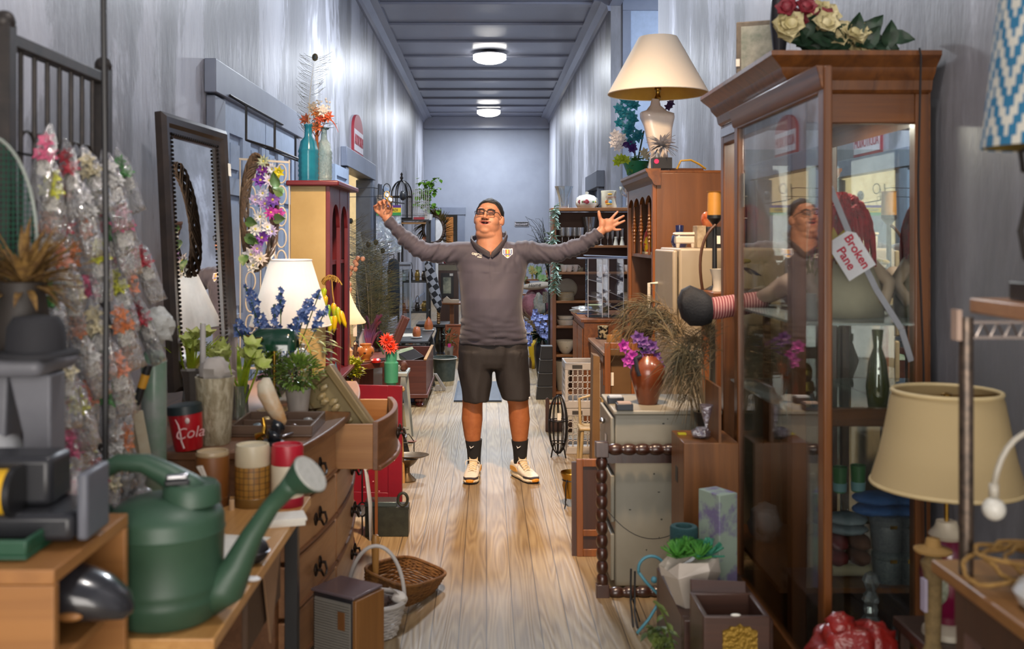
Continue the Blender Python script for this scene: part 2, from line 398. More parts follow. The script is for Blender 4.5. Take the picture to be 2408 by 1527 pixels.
b = B(M_ceil); b.box(WL, WR, -2, 24.6, CEIL, CEIL + .1).box(WR, 3.6, 8.9, 12.3, CEIL, CEIL + .1); struct('ceiling', b, sm=0)
b = B(M_ceil)
y = .3
while y < 24.5:                      # clapboard-like steps across the ceiling
    b.box(WL + .14, WR - .14, y, y + .16, CEIL - .035, CEIL); y += 1.22
b.box(WL, WR, 24.3, 24.6, 4.12, CEIL - .001)
struct('ceiling_batten', b, .008, 0)
b = B(M_ceil)
for sx, x0 in ((1, WL), (-1, WR)):
    for ya, yb in (((-2, 24.3),) if sx == 1 else ((-2, 8.9), (12.3, 24.3))):
        b.prism([(x0, CEIL - .16), (x0 + sx * .03, CEIL - .16), (x0 + sx * .045, CEIL - .1), (x0 + sx * .11, CEIL - .05), (x0 + sx * .2, CEIL - .04), (x0 + sx * .2, CEIL), (x0, CEIL)], ya, yb)
b.box(WR - .02, WR + .12, 8.9, 12.3, CEIL - .1, CEIL)
struct('trim_1', b, 0, 30)
b = B(M_trim).box(WR + T, 3.6, 12.27, 12.3, CEIL - .16, CEIL - .001).box(WR + T, WR + T + .1, 12.27, 12.3, 0, CEIL - .16); struct('trim_2', b, .004)
struct('baseboard_left', B(M_trim).box(WL, WL + .025, -2, 5.4, 0, .2).box(WL, WL + .025, 8.1, 10.5, 0, .2).box(WL, WL + .025, 13.3, 24.6, 0, .2), .006)
struct('baseboard_right', B(M_trim).box(WR - .025, WR, -2, 8.9, 0, .2).box(WR - .025, WR, 14.4, 24.6, 0, .2), .006)
struct('baseboard_back', B(M_trim).box(-.5, WR, 24.57, 24.6, 0, .2), .006)
# door 1: closed double doors in their casing on the left wall
def panelled(b, x, y0, y1, z0, z1, t=.04, cols=2, rows=((.1, .95), (1.05, 1.75), (1.85, 2.1))):
    b.box(x, x + t * .5, y0, y1, z0, z1); n = cols; w = (y1 - y0) / n
    for i in range(n):
        ya, yb = y0 + i * w + .1, y0 + (i + 1) * w - .1
        b.box(x + t * .5, x + t, y0 + i * w + .001, ya, z0, z1).box(x + t * .5, x + t, yb, y0 + (i + 1) * w - .001, z0, z1)
        for a, c in rows:
            b.box(x + t * .5, x + t * .85, ya + .05, yb - .05, a + .05, c - .05)
        zs = [z0] + [v for rr in rows for v in rr] + [z1]
        for k in range(0, len(zs), 2): b.box(x + t * .5, x + t, y0 + i * w + .1, y0 + (i + 1) * w - .1, zs[k], zs[k + 1])
b = B(M_sky); panelled(b, WL + .002, 5.72, 6.76, .01, 2.3); panelled(b, WL + .002, 6.78, 7.78, .01, 2.3)
d1 = struct('door_1', b)
b = B(M_trim).box(WL + .001, WL + .05, 5.48, 5.70, 0, 2.27).box(WL + .001, WL + .05, 7.8, 8.0, 0, 2.27).box(WL + .001, WL + .065, 5.44, 8.02, 2.28, 2.46)
struct('door_casing', b, .005, parent=d1)
b = B(M_brass).cyl((WL + .04, 6.7, 1.0), (WL + .09, 6.7, 1.0), .012).ball((WL + .1, 6.7, 1.0), .03); struct('door_handle', b, parent=d1)
# door 2: the auditorium doorway, its leaves folded back flat on the wall
b = B(M_trim).box(WL + .001, WL + .05, 10.62, 10.82, 0, 2.24).box(WL + .001, WL + .05, 13.1, 13.28, 0, 2.24).box(WL + .001, WL + .065, 10.55, 13.3, 2.25, 2.45)
b.mat(M_trimd).box(WL - T, WL + .02, 10.83, 11.0, 0, 2.24).box(WL - T - .02, WL + .03, 13.02, 13.1, 0, 2.24)
d2 = struct('door_2', b, .005)
b = B(M_sky); panelled(b, WL + .045, 9.6, 10.52, .02, 2.2, cols=1); l1 = struct('door_leaf', b, parent=d2)
b = B(M_sky); panelled(b, WL + .10, 13.35, 14.3, .02, 2.2, cols=1); b.mat(M_trimd).box(WL + .09, WL + .145, 13.29, 13.345, .02, 2.2); struct('door_leaf', b, .004, parent=d2)
b = B(M_silver)
for z in (.5, 1.2, 1.9): b.box(WL + .08, WL + .15, 13.27, 13.3, z, z + .16)
struct('hinge', b, parent=d2)
b = B(M_trimd).box(WR - .07, WR - .001, 13.0, 13.2, 0, 2.15).box(WR - .07, WR - .001, 14.2, 14.4, 0, 2.15).box(WR - .1, WR - .001, 12.95, 14.45, 2.15, 2.36)
b.mat(M_sky).box(WR + .02, WR + .06, 13.2, 14.2, 0, 2.15); struct('door_3', b, .005)
b = B(M_trim).box(-1.4, -1.24, 24.54, 24.6, 0, 2.06).box(-.7, -.52, 24.54, 24.6, 0, 2.06).box(-1.42, -.5, 24.52, 24.6, 2.06, 2.24); d4 = struct('door_4', b, .005)
b = B(mat('#dcdcdc', .5)).box(-1.23, -.98, 24.62, 24.66, 0, 2.05); struct('door_leaf', b, .004, parent=d4)
tag(B(wood('#9a5a1c', '#b8752c', 'z')).box(-.97, -.8, 24.5, 24.56, 0, 2.0).build('wooden_board', bev=.004), 'tall orange wooden board standing in the doorway at the hall end', 'board')

# ceiling lights
def dome(y, lab, on):
    t = thing('ceiling_light', lab, 'ceiling light', (.05, y, CEIL - .035), group='round ceiling lights along the hall')
    B(M_chrome).lathe([(.0, 0), (.27, 0), (.275, -.012), (.265, -.02), (0, -.02)], 40).build('mounting_ring', t)
    e = mat('#fffaf2', .4, em=on)
    B(e).lathe([(.255, -.02), (.258, -.075), (.25, -.085), (.2, -.12), (.12, -.142), (.001, -.15)], 40).build('diffuser', t)
    B(M_chrome).ring((0, 0, -.08), .262, .006, 40).build('trim_ring', t)
dome(15.9, 'round white ceiling light nearer to the camera, with a chrome ring', 9)
dome(22.8, 'round white ceiling light close to the back wall', 9)
# signs
t = thing('wall_sign', 'small red and white auditorium sign with an arched top above the door', 'sign', (WL + .015, 11.8, 2.46))
MR = mat('#a4303c', .5); MW = mat('#e4dce0', .5)
pts = [(-.42, 0), (.42, 0), (.42, .26)] + [(.42 * cos(a), .26 + .2 * sin(a)) for a in [pi * i / 14 for i in range(1, 14)]] + [(-.42, .26)]
B(MR).prism([(a, c) for a, c in pts], -.015, .015, 'yz').build('board', t)
B(MW).box(.0155, .018, -.40, .40, .03, .27).build('face', t)
lettering('AUDITORIUM', .17, MR, t, (.020, 0, .15), (R(90), 0, R(90)), extrude=.002, sx=.72)
t = thing('restroom_sign', 'small black sign with white restrooms lettering and arrow on the back wall', 'sign', (X(1227, 24.6), 24.595, Z(527, 24.6)))
B(mat('#101012', .9, spec=.1)).box(-.17, .17, -.015, .004, -.055, .055).build('board', t)
b = B(MW)
for q in ((-.165, .165, -.05, -.044), (-.165, .165, .044, .05), (-.165, -.159, -.05, .05), (.159, .165, -.05, .05)): b.box(q[0], q[1], -.018, -.015, q[2], q[3])
b.build('border', t)
lettering('Restrooms', .055, MW, t, (-.045, -.019, 0), (R(90), 0, 0), bold=.0012)
b = B(MW).prism([(.07, -.008), (.115, -.008), (.115, -.02), (.15, 0), (.115, .02), (.115, .008), (.07, .008)], -.018, -.015); b.build('arrow', t)
# ================================================================ the man
YM = 6.33; S = YM / F
def G(px, py, dy=0): return Vector((X(px, YM), YM + dy, Z(py, YM)))
def ell_ring(c, rx, ry, n=28, pw=2.0):
    out = []
    for i in range(n):
        a = 2 * pi * i / n; ca, sa = cos(a), sin(a)
        out.append((c[0] + rx * math.copysign(abs(ca) ** (2 / pw), ca), c[1] + ry * math.copysign(abs(sa) ** (2 / pw), sa), c[2]))
    return out
skin = mat('#c08c70', .5, c2='#b67e62', sc=25, sub=.08, bump=.05, bsc=250); lipm = mat('#a85c54', .4); mouthm = mat('#38100e', .6)
legm = mat('#a9683f', .5, c2='#9c5c36', sc=25, bump=.05, bsc=250); hairm = mat('#131111', .68, bump=.25, bsc=120, st=(1, .2, 1)); stub = mat('#94604a', .55, c2='#7d4f3c', sc=60); browm = mat('#2c1f1a', .7)
man = thing('man', 'man in dark grey jacket and black shorts, arms spread wide, mouth open', 'person', (X(1165, YM), YM, 0))
ML = Vector(man.location)
HR = Matrix.Rotation(R(-13), 4, 'Z') @ Matrix.Rotation(R(-13), 4, 'X') @ Matrix.Rotation(R(4), 4, 'Y')
HC = G(1150, 514, -.01); HM = Matrix.Translation(HC) @ HR
b = B(skin)
# head
b.T = HM
b.ball((0, .012, .03), (.079, .098, .088), 32, 20)
b.ball((0, -.018, -.05), (.077, .079, .080), 28, 18)
for q in (-1, 1):
    b.ball((q * .032, -.045, -.030), (.045, .048, .044), 20, 14)
    b.ball((q * .03, -.083, .036), (.031, .014, .009), 18, 12)
    b.ball((q * .031, -.081, .012), (.017, .013, .009), 16, 12)
    b.ball((q * .016, -.103, -.024), (.010, .012, .009), 14, 10)
    b.ball((q * .087, .004, -.010), (.010, .02, .031), 14, 12, rot=(R(8), 0, q * R(-18)))
b.ball((0, -.092, .012), (.011, .02, .032), 16, 12)
b.ball((0, -.110, -.018), (.015, .016, .013), 16, 12)
b.ball((0, -.076, -.058), (.042, .022, .036), 20, 14)
b.ball((0, -.0945, -.042), (.030, .008, .0055), 18, 12); b.ball((0, -.0925, -.063), (.027, .009, .0075), 18, 12)
b.ball((0, -.068, -.094), (.032, .025, .021), 18, 12)
b.ball((0, -.010, -.106), (.070, .068, .044), 24, 14)
b.T = Matrix()
# neck, trunk, arms, legs
nk = G(1152, 560, .02)
b.tube([HC + Vector((0, .0, -.05)), G(1151, 556, -.012), G(1152, 592, -.012)], [.078, .081, .084], 28)
b.ball(G(1152, 588, -.055), (.045, .04, .05), 20, 14)
b.loft([ell_ring(G(1158, p, .03), r1, r2) for p, r1, r2 in ((585, .14, .08), (640, .19, .12), (720, .17, .15), (790, .17, .14), (850, .18, .13))])
Larm = [(1080, 594, .0, .046), (1030, 594, -.02, .044), (995, 591, -.03, .04), (963, 570, -.02, .036), (940, 548, -.01, .031), (916, 522, 0, .027), (907, 510, 0, .03)]
Rarm = [(1235, 593, .0, .046), (1285, 597, -.01, .044), (1325, 593, -.015, .04), (1368, 575, -.01, .036), (1398, 556, -.01, .030), (1412, 545, -.005, .031), (1418, 539, 0, .03)]
for A in (Larm, Rarm): b.tube([G(p[0], p[1], p[2]) for p in A], [p[3] for p in A], 18)
for lg in (((1122, 850, .04, .09), (1116, 915, .03, .08), (1111, 950, .03, .063), (1110, 990, .045, .066), (1111, 1030, .05, .052), (1114, 1062, .055, .037), (1115, 1100, .06, .036)),
           ((1202, 850, .04, .09), (1214, 915, .03, .08), (1219, 950, .03, .064), (1222, 990, .045, .066), (1223, 1030, .05, .052), (1223, 1062, .055, .037), (1224, 1100, .06, .036))):
    b.tube([G(q[0], q[1], q[2]) for q in lg], [q[3] for q in lg], 24)
def finger(pts, rr): b.tube([G(*q) for q in pts], rr, 12); [b.ball(G(*q), r_, 12, 8) for q, r_ in zip(pts, rr)]
# open hand (his left), palm to the camera
b.ball(G(1427, 530, .0), (.043, .017, .044), 22, 14, rot=(0, R(20), 0)); b.ball(G(1416, 527, -.008), (.022, .018, .034), 16, 12, rot=(0, R(8), 0)); b.ball(G(1430, 539, -.005), (.034, .015, .022), 16, 12, rot=(0, R(-20), 0))
b.ball(G(1437, 521, .0), (.022, .014, .022), 16, 12)
finger([(1414, 524, 0), (1409.6, 509, -.006), (1408.2, 498.6, -.002)], [.0145, .0125, .0105])
finger([(1434, 519, 0), (1443, 508, -.004), (1453, 498, .002)], [.0115, .0095, .0078])
finger([(1440, 524, 0), (1454, 515, -.004), (1467, 508, .004)], [.0115, .0097, .0080])
finger([(1444, 531, 0), (1457, 525, -.006), (1468.8, 519.6, -.002)], [.0112, .0092, .0076])
finger([(1440, 539, 0), (1450, 541, -.004), (1459.5, 540, -.006)], [.0105, .0086, .0068])
# closed hand (his right) pinching the spectacles
b.ball(G(904, 499, .004), (.040, .018, .043), 22, 14, rot=(0, R(-25), 0)); b.ball(G(916, 498, -.006), (.020, .018, .032), 16, 12, rot=(0, R(-12), 0)); b.ball(G(908, 510, 0), (.028, .020, .026), 16, 12)
finger([(891, 502, 0), (883, 495, -.004), (881, 486, -.02), (885.5, 484, -.034)], [.0105, .0095, .0088, .0078])
finger([(894, 495, 0), (888, 482, -.01), (892, 476, -.028), (897.5, 483, -.04)], [.0112, .0105, .0095, .0082])
finger([(899, 490, 0), (896.5, 475, -.012), (903, 471.5, -.032), (905.5, 480, -.044)], [.0115, .0108, .0096, .0084])
finger([(906, 489, 0), (906.5, 473, -.010), (912, 470, -.030), (914, 474, -.042)], [.0115, .0105, .0092, .0080])
finger([(918, 499, -.01), (921, 487, -.026), (915.5, 479.5, -.042)], [.0140, .0120, .0098])
HI = HM.inverted()
def post_body(me):
    n = len(me.vertices); bb = []
    for v in me.vertices:
        q = HI @ v.co
        if q.y < -.05 and -.12 < q.z < .05:
            e = (q.x / .024) ** 2 + ((q.z - 5 * q.x ** 2 + .0525) / .0068) ** 2
            if e < 1: v.co += HR.to_3x3() @ Vector((0, .016 * (1 - e) ** .5, 0))
    for p in me.polygons:
        q = HI @ p.center
        if p.center.z < .7: p.material_index = 5
        if q.y > -.05 or abs(q.x) > .075 or q.z < -.13 or q.z > .06: continue
        x, z = q.x, q.z - 5 * q.x ** 2; mi = 0
        smile = z - .9 * x * x * 4
        if (x / .0245) ** 2 + ((z + .0525) / .0072) ** 2 < 1: mi = 2
        elif (x / .031) ** 2 + ((z + .0535) / .0125) ** 2 < 1: mi = 1
        elif abs(x) < .036 and -.042 < z + .35 * abs(x) < -.032 and q.y < -.08: mi = 3
        elif .012 < abs(x) < .05 and abs(q.z - (.037 - 1.6 * (abs(x) - .03) ** 2 * 10)) < .0030: mi = 4
        elif .016 < abs(x) < .046 and abs(q.z - (.013 - .25 * (abs(x) - .031) ** 2 * 40)) < .0022: mi = 4
        elif abs(abs(x) - .0135) < .0052 and abs(q.z + .031) < .0028 : mi = 2
        p.material_index = mi
bodyme = remesh(b, .0042, 9, .5, post_body, [skin, lipm, mouthm, stub, browm, legm])
for v in bodyme.vertices: v.co -= ML
body = place(bodyme, 'body', man, sm=180)
# teeth
t_ = B(mat('#e8dccb', .3)); t_.T = Matrix.Translation(-ML) @ HM
t_.tube([(q * .0026 * 1, -.083 + abs(q) ** 2 * .00022, -.0475 + q * q * .00006) for q in range(-7, 8)], .0036, 8, sq=1); t_.build('teeth', man)
# hair
hb = B(hairm); hb.T = HM
def hairpt(a, e):
    d = Vector((sin(a) * cos(e), -cos(a) * cos(e), sin(e))); k = 1 + .035 * noise.noise(d * 7) + (.06 * max(0, 1 - abs(a) / 1.2) if e > .55 else 0)
    return Vector((d.x * .0865 * k, .012 + d.y * .104 * k, .026 + d.z * .099 * k))
nA, nE = 64, 22; vs_ = []; fs_ = []
for i in range(nA):
    a = -pi + 2 * pi * i / nA; aa = abs(a)
    if aa < .62: e0 = .66 - .10 * aa
    elif aa < 1.15: e0 = .60 - (aa - .62) * .95
    elif aa < 1.50: e0 = .10 - (aa - 1.15) * .9
    elif aa < 1.95: e0 = -.12 + (aa - 1.5) * .1
    else: e0 = -.12 - (aa - 1.95) * .55
    for j in range(nE + 1):
        e = e0 + (pi / 2 - e0) * j / nE; p = hairpt(a, min(e, pi / 2 - .001))
        if j == 0: p = Vector((0, .012, .026)) + (p - Vector((0, .012, .026))) * .90
        vs_.append(p)
for i in range(nA):
    for j in range(nE): k = (i + 1) % nA; fs_.append((i * (nE + 1) + j, k * (nE + 1) + j, k * (nE + 1) + j + 1, i * (nE + 1) + j + 1))
hb.add(vs_, fs_); hb.v = [v - ML for v in hb.v]; hb.build('hair', man, sm=180)
# spectacles he wears
g = B(M_black); g.T = Matrix.Translation(-ML) @ HM
for q in (-1, 1):
    g.tube([(q * .034 + .0245 * math.copysign(abs(cos(a)) ** .7, cos(a)), -.1085 + .18 * (abs(q * .034 + .0245 * cos(a)) ** 2) * 6, .012 + .0155 * math.copysign(abs(sin(a)) ** .75, sin(a))) for a in [2 * pi * i / 28 for i in range(28)]], .0023, 6, closed=True)
    g.tube([(q * .058, -.104, .018), (q * .074, -.080, .019), (q * .082, -.02, .008), (q * .084, .02, -.004)], .0022, 6)
    g.mat(M_black).tube([(q * .012 + .047 * q * t, -.1085 + .18 * (abs(.012 + .047 * t) ** 2) * 6, .0275 + .001 * sin(pi * t)) for t in (0, .25, .5, .75, 1)], .0026, 6)
g.tube([(-.011, -.109, .018), (0, -.112, .021), (.011, -.109, .018)], .002, 6)
sp = g.build('spectacles', man)
g = B(glass('#f6f4f0', .06)); g.T = Matrix.Translation(-ML) @ HM
for q in (-1, 1):
    vv = [(q * .034, -.108, .012)] + [(q * .034 + .0235 * cos(a), -.1075 + .18 * (abs(q * .034 + .0235 * cos(a)) ** 2) * 6, .012 + .0148 * sin(a)) for a in [2 * pi * i / 20 for i in range(20)]]
    g.add(vv, [(0, i, i % 20 + 1) for i in range(1, 21)])
g.build('lens', sp)
# jacket
def jacket_mat():
    m, nt, bb = _new('jacket_jersey')
    n = _noise(nt, 3, (1, 1, 1), 3); r = _ramp(nt, [(.35, col('#3d3b48')), (.65, col('#474453'))]); nt.links.new(n.outputs[0], r.inputs[0]); nt.links.new(r.outputs[0], bb.inputs['Base Color'])
    bb.inputs['Roughness'].default_value = .72; bb.inputs['Sheen Weight'].default_value = .25
    n2 = _noise(nt, 420, (1, 1, 1), 2); _bump(nt, bb, n2.outputs[0], .25, .002); return m
jm = jacket_mat(); b = B(jm)
tor = [(808, 1082, 1239, .155, .02), (800, 1081, 1241, .162, .02), (770, 1083, 1236, .178, .01), (740, 1084, 1229, .182, .005), (700, 1082, 1229, .172, .005), (665, 1079, 1232, .155, .02), (635, 1074, 1239, .14, .03), (610, 1072, 1244, .125, .035), (590, 1082, 1236, .105, .04), (576, 1090, 1226, .085, .04), (568, 1108, 1200, .07, .04)]
b.loft([ell_ring(G((a + c) / 2, p, dy), (c - a) / 2 * S, dd, 36, 2.25) for p, a, c, dd, dy in tor])
SL = [(1105, 594, .02, .070), (1076, 594, .01, .070), (1050, 595, -.01, .066), (1030, 594, -.02, .063), (1010, 593, -.028, .060), (990, 588, -.03, .057), (975, 578, -.025, .054), (958, 565, -.02, .050), (940, 548, -.01, .044), (926, 533, -.004, .037), (912, 518, 0, .0345)]
SRt = [(1215, 592, .02, .070), (1240, 592, .01, .070), (1262, 596, 0, .067), (1285, 597, -.01, .062), (1308, 595, -.014, .058), (1328, 591, -.015, .054), (1350, 583, -.012, .053), (1370, 574, -.01, .050), (1388, 563, -.01, .046), (1402, 553, -.006, .041), (1413, 545, -.004, .037)]
for A in (SL, SRt): b.tube([G(p[0], p[1], p[2]) for p in A], [p[3] for p in A], 22)
b.ball(G(1158, 622, .01), (.17, .115, .075), 24, 14)
def post_jacket(me):
    for v in me.vertices:
        c = v.co; px = CX + c.x * F / YM; py = CY - (c.z - EYE) * F / YM; n = v.normal; a = 0
        if px < 1085 or px > 1238:       # drag folds on the sleeves
            w_ = min(1, (abs(px - 1160) - 78) / 30); sgn = 1 if px < 1100 else -1
            a += .0115 * w_ * (noise.noise(Vector(((px + sgn * py * 1.1) * .075, py * .018, c.y * 5))) + .55 * noise.noise(Vector(((px + sgn * py * .6) * .17, py * .04, c.y * 9))))
        if py < 640 and 1060 < px < 1260: a += .007 * noise.noise(Vector((px * .06 + abs(px - 1160) * .05, py * .05, c.y * 4)))
        if py > 730: a += .010 * min(1, (py - 730) / 50) * noise.noise(Vector((px * .03, py * .11, c.y * 6)))
        if 640 < py <= 760: a += .006 * noise.noise(Vector((px * .04 + py * .02, py * .02, c.y * 4)))
        if abs(px - 1153 - (py - 600) * .045) < 1.3 and c.y < YM and py > 592: a += .0022   # placket of the zip
        v.co = c + n * a
jme = remesh(b, .0075, 5, .5, post_jacket, [jm])
bvh = BVHTree.FromPolygons([v.co.copy() for v in jme.vertices], [tuple(p.vertices) for p in jme.polygons])
for v in jme.vertices: v.co -= ML
jacket = place(jme, 'jacket', man, sm=180)
def onto(p, lift=.002):
    h = bvh.ray_cast(Vector((p[0], YM - 1, p[1])), Vector((0, 1, 0)))
    y = h[0].y if h[0] else YM - .1
    return Vector((p[0], y - lift, p[1])) - ML
# collar flaps
for k, (pts) in enumerate(([(1112, 560, .06, .012), (1111, 567, .0, .012), (1117, 576, -.045, .014), (1131, 586, -.088, .013), (1152, 597, -.108, .009)],
                           [(1187, 552, .05, .016), (1189, 560, .0, .016), (1182, 572, -.045, .015), (1170, 585, -.088, .014), (1155, 598, -.108, .009)])):
    sx = -1 if k == 0 else 1; rr = []
    for px, py, dy, h in pts:
        c = G(px, py, dy) - ML; rr.append([c + Vector((sx * .007, 0, -.020)), c + Vector((sx * .014, -.003, h * .6)), c + Vector((sx * .010, 0, h * 1.45)), c + Vector((sx * .002, .004, h * 1.45)), c + Vector((-sx * .004, .006, -.01))])
    B(mat('#3a353c', .7)).loft(rr).build('collar', man, sm=60)
B(jm).tube([G(1112, 561, .06) - ML, G(1128, 553, .1) - ML, G(1150, 550, .115) - ML, G(1174, 549, .1) - ML, G(1188, 553, .05) - ML], .017, 10).build('collar', man, sm=80)
B(mat('#5c1f2c', .7)).ball(G(1156, 593, -.080) - ML, (.012, .010, .013), 14, 10).build('undershirt', man)
zp = B(M_silver)
for py in (593, 597): zp.ball(onto((X(1154.5, YM), Z(py, YM)), .004), .0035, 8, 6)
zp.ball(onto((X(1166, YM), Z(785, YM)), .004), .0035, 8, 6); zp.build('zip_pull', jacket)
# crest and lettering, pressed onto the jacket
def crest():
    cx, cz = X(1193, YM), Z(595, YM); w_, h_ = .033, .031
    cols_ = ['#dfe0e4', '#33508c', '#e8dfdc', '#9c2634', '#e6bf58', '#e6bf58', '#9c2634', '#e8dfdc', '#33508c', '#dfe0e4']
    bb = B(mat('#e8e8ea', .6)); N = 40
    def inside(u, v):     # u,v in -1..1, shield outline
        lim = .95 if v > -.25 else .95 - (-.25 - v) * 1.15
        return abs(u) <= lim and v < .82 + .12 * u * u
    for i in range(N):
        for j in range(N):
            u, v = -1 + 2 * (i + .5) / N, -1 + 2 * (j + .5) / N
            if not inside(u, v): continue
            c = cols_[min(9, int((u + 1) * 5))] if abs(u) < .8 and v < .68 and v > -.82 + abs(u) * .5 else '#e6e6ea'
            if -.42 < v < -.15 and abs(u) < .85: c = '#5a6ea0' if abs(u) < .7 else '#e6e6ea'
            bb.mat(mat(c, .6))
            q = [onto((cx + (u + a) * w_, cz + (v + d) * h_), .0025) for a, d in ((-1 / N, -1 / N), (1 / N, -1 / N), (1 / N, 1 / N), (-1 / N, 1 / N))]
            bb.add(q, [(0, 1, 2, 3)])
    bb.build('crest', jacket, sm=0)
crest()
for txt, px, py, sz in (('capelli', 1122, 597, .026), ('SPORT', 1128, 604.5, .009)):
    me = text_mesh(txt, sz, 0, 0, .0007); me.materials.clear(); me.materials.append(mat('#dcd6cf', .6))
    cx, cz = X(px, YM), Z(py, YM)
    for v in me.vertices:
        u, w2 = v.co.x, v.co.y; v.co = onto((cx + u, cz + w2 - u * .13), .003)
    place(me, 'logo_lettering', jacket, sm=0)
# shorts
def shorts_mat():
    m, nt, bb = _new('shorts_cloth'); bb.inputs['Base Color'].default_value = col('#262324'); bb.inputs['Roughness'].default_value = .7
    n2 = _noise(nt, 300, (1, 1, 1), 2); _bump(nt, bb, n2.outputs[0], .5, .002); return m
shm = shorts_mat(); b = B(shm)
b.loft([ell_ring(G((a + c) / 2, p, .03), (c - a) / 2 * S, dd, 32, 2.3) for p, a, c, dd in ((785, 1088, 1233, .14), (800, 1083, 1240, .145), (830, 1079, 1243, .148), (852, 1080, 1242, .135), (864, 1090, 1232, .12))])
b.loft([ell_ring(G((a + c) / 2, p, .03), (c - a) / 2 * S, dd, 28, 2.2) for p, a, c, dd in ((825, 1080, 1168, .142), (870, 1077, 1159, .125), (905, 1081, 1157, .12), (945, 1088, 1152, .11))])
b.loft([ell_ring(G((a + c) / 2, p, .03), (c - a) / 2 * S, dd, 28, 2.2) for p, a, c, dd in ((825, 1154, 1244, .142), (870, 1163, 1246, .125), (905, 1170, 1248, .12), (940, 1178, 1248, .11))])
def post_sh(me):
    for v in me.vertices:
        c = v.co; px = CX + c.x * F / YM; py = CY - (c.z - EYE) * F / YM
        v.co = c + v.normal * .013 * noise.noise(Vector((px * .055, py * .014, c.y * 7)))
sme = remesh(b, .008, 3, .5, post_sh, [shm])
for v in sme.vertices: v.co -= ML
sh = place(sme, 'shorts', man, sm=180)
B(mat('#cfcfcf', .6)).cbox(G(1244, 931, -.075) - ML, (.008, .002, .012), (0, R(20), 0)).build('logo', sh)
# socks and shoes
for k, (ax, yaw, kx) in enumerate(((1114.5, R(-5), 1), (1224, R(24), -1))):
    b = B(mat('#17171a', .85, bump=.3, bsc=300))
    b.tube([G(ax - 1, 1038, .052) - ML, G(ax, 1062, .056) - ML, G(ax, 1085, .062) - ML, G(ax, 1106, .07) - ML], [.0535, .0455, .041, .041], 22)
    sk = b.build('sock', man)
    b = B(mat('#e6e6e6', .6)); q = G(ax - 9 if k else ax - 10, 1053, .008) - ML
    b.tube([q + Vector((0, 0, .008)), q + Vector((.006, -.006, -.004)), q + Vector((.018, -.009, .003)), q + Vector((.026, -.008, .010))], [.0012, .0035, .0025, .0006], 6); b.build('logo', sk)
    T0 = Matrix.Translation(Vector((X(ax, YM), YM + .058, 0)) - ML) @ Matrix.Rotation(yaw, 4, 'Z')
    sh_ = bpy.data.objects.new('shoe', None); COL.objects.link(sh_); sh_.parent = man
    def sec(y, w1, zb, zt, off=0, n=20, pw=2.6, flat=.0):
        return [(off + w1 * math.copysign(abs(cos(a)) ** (2 / pw), cos(a)), y, (zb + zt) / 2 + (zt - zb) / 2 * math.copysign(abs(sin(a)) ** (2 / pw), sin(a))) for a in [2 * pi * i / n for i in range(n)]]
    o_ = -kx * .006
    b = B(mat('#e8dcc0', .5)); b.T = T0
    b.loft([sec(.085, .022, .012, .040), sec(.075, .034, .0, .042), (sec(.02, .041, .0, .042)), sec(-.05, .040, .0, .036, o_ * .5), sec(-.12, .050, .0, .030, o_), sec(-.17, .046, .006, .030, o_), sec(-.198, .030, .014, .030, o_ * 1.3)])
    so = b.build('sole', sh_)
    b = B(mat('#2a2426', .6)); b.T = T0 @ Matrix.Translation((0, 0, -.0005)); b.loft([sec(.07, .03, .0, .006), sec(-.12, .047, .0, .006, o_), sec(-.18, .038, .004, .010, o_)]); b.build('outsole', sh_)
    b = B(mat('#d8912c', .45)); b.T = T0; b.loft([sec(-.135, .036, .004, .026, o_), sec(-.178, .036, .008, .034, o_), sec(-.203, .022, .014, .034, o_ * 1.3), sec(-.208, .012, .018, .030, o_ * 1.3)]); b.build('toe_bumper', sh_)
    b = B(mat('#e4ddd0', .75, bump=.2, bsc=200)); b.T = T0
    b.loft([sec(.088, .018, .035, .08), sec(.075, .034, .034, .105), sec(.03, .041, .034, .112), sec(-.01, .041, .033, .102), sec(-.06, .042, .030, .080, o_ * .5), sec(-.11, .046, .026, .064, o_), sec(-.155, .043, .026, .054, o_), sec(-.188, .028, .028, .044, o_ * 1.2)])
    b.build('upper', sh_)
    b = B(mat('#3a3236', .7)); b.T = T0
    b.loft([sec(-.12, .0475, .024, .044, o_), sec(-.155, .0455, .024, .048, o_), sec(-.19, .0305, .026, .044, o_ * 1.2), sec(-.198, .020, .028, .040, o_ * 1.3)]); b.build('toe_guard', sh_)
    b = B(mat('#d9a04a', .6)); b.T = T0
    for q in (-1, 1): b.prism([(.06, .045), (.0, .042), (-.045, .05), (-.02, .07), (.02, .075), (.06, .07)], q * .0415 - .002, q * .0415 + .002, 'yz')
    b.build('side_panel', sh_, bev=.001)
    b = B(mat('#cdb892', .8)); b.T = T0
    b.loft([sec(-.105, .020, .060, .074, 0), sec(-.06, .024, .083, .098), sec(-.034, .027, .112, .128), sec(-.030, .026, .145, .158)]); b.build('tongue', sh_)
    b = B(mat('#efe7d6', .8)); b.T = T0
    for i in range(5):
        y_ = -.115 + i * .018; z_ = .074 + i * .0095
        b.tube([(-.026, y_, z_ - .008), (0, y_ + .004, z_ + .003), (.026, y_ + (.012 if i % 2 else -.006), z_ - .008)], .0026, 6)
    b.tube(bez((0, -.045, .118), (-.06, -.06, .13), (-.045, -.06, .09)), .0022, 6); b.tube(bez((0, -.045, .118), (.05, -.06, .12), (.035, -.06, .09)), .0022, 6)
    b.build('laces', sh_)
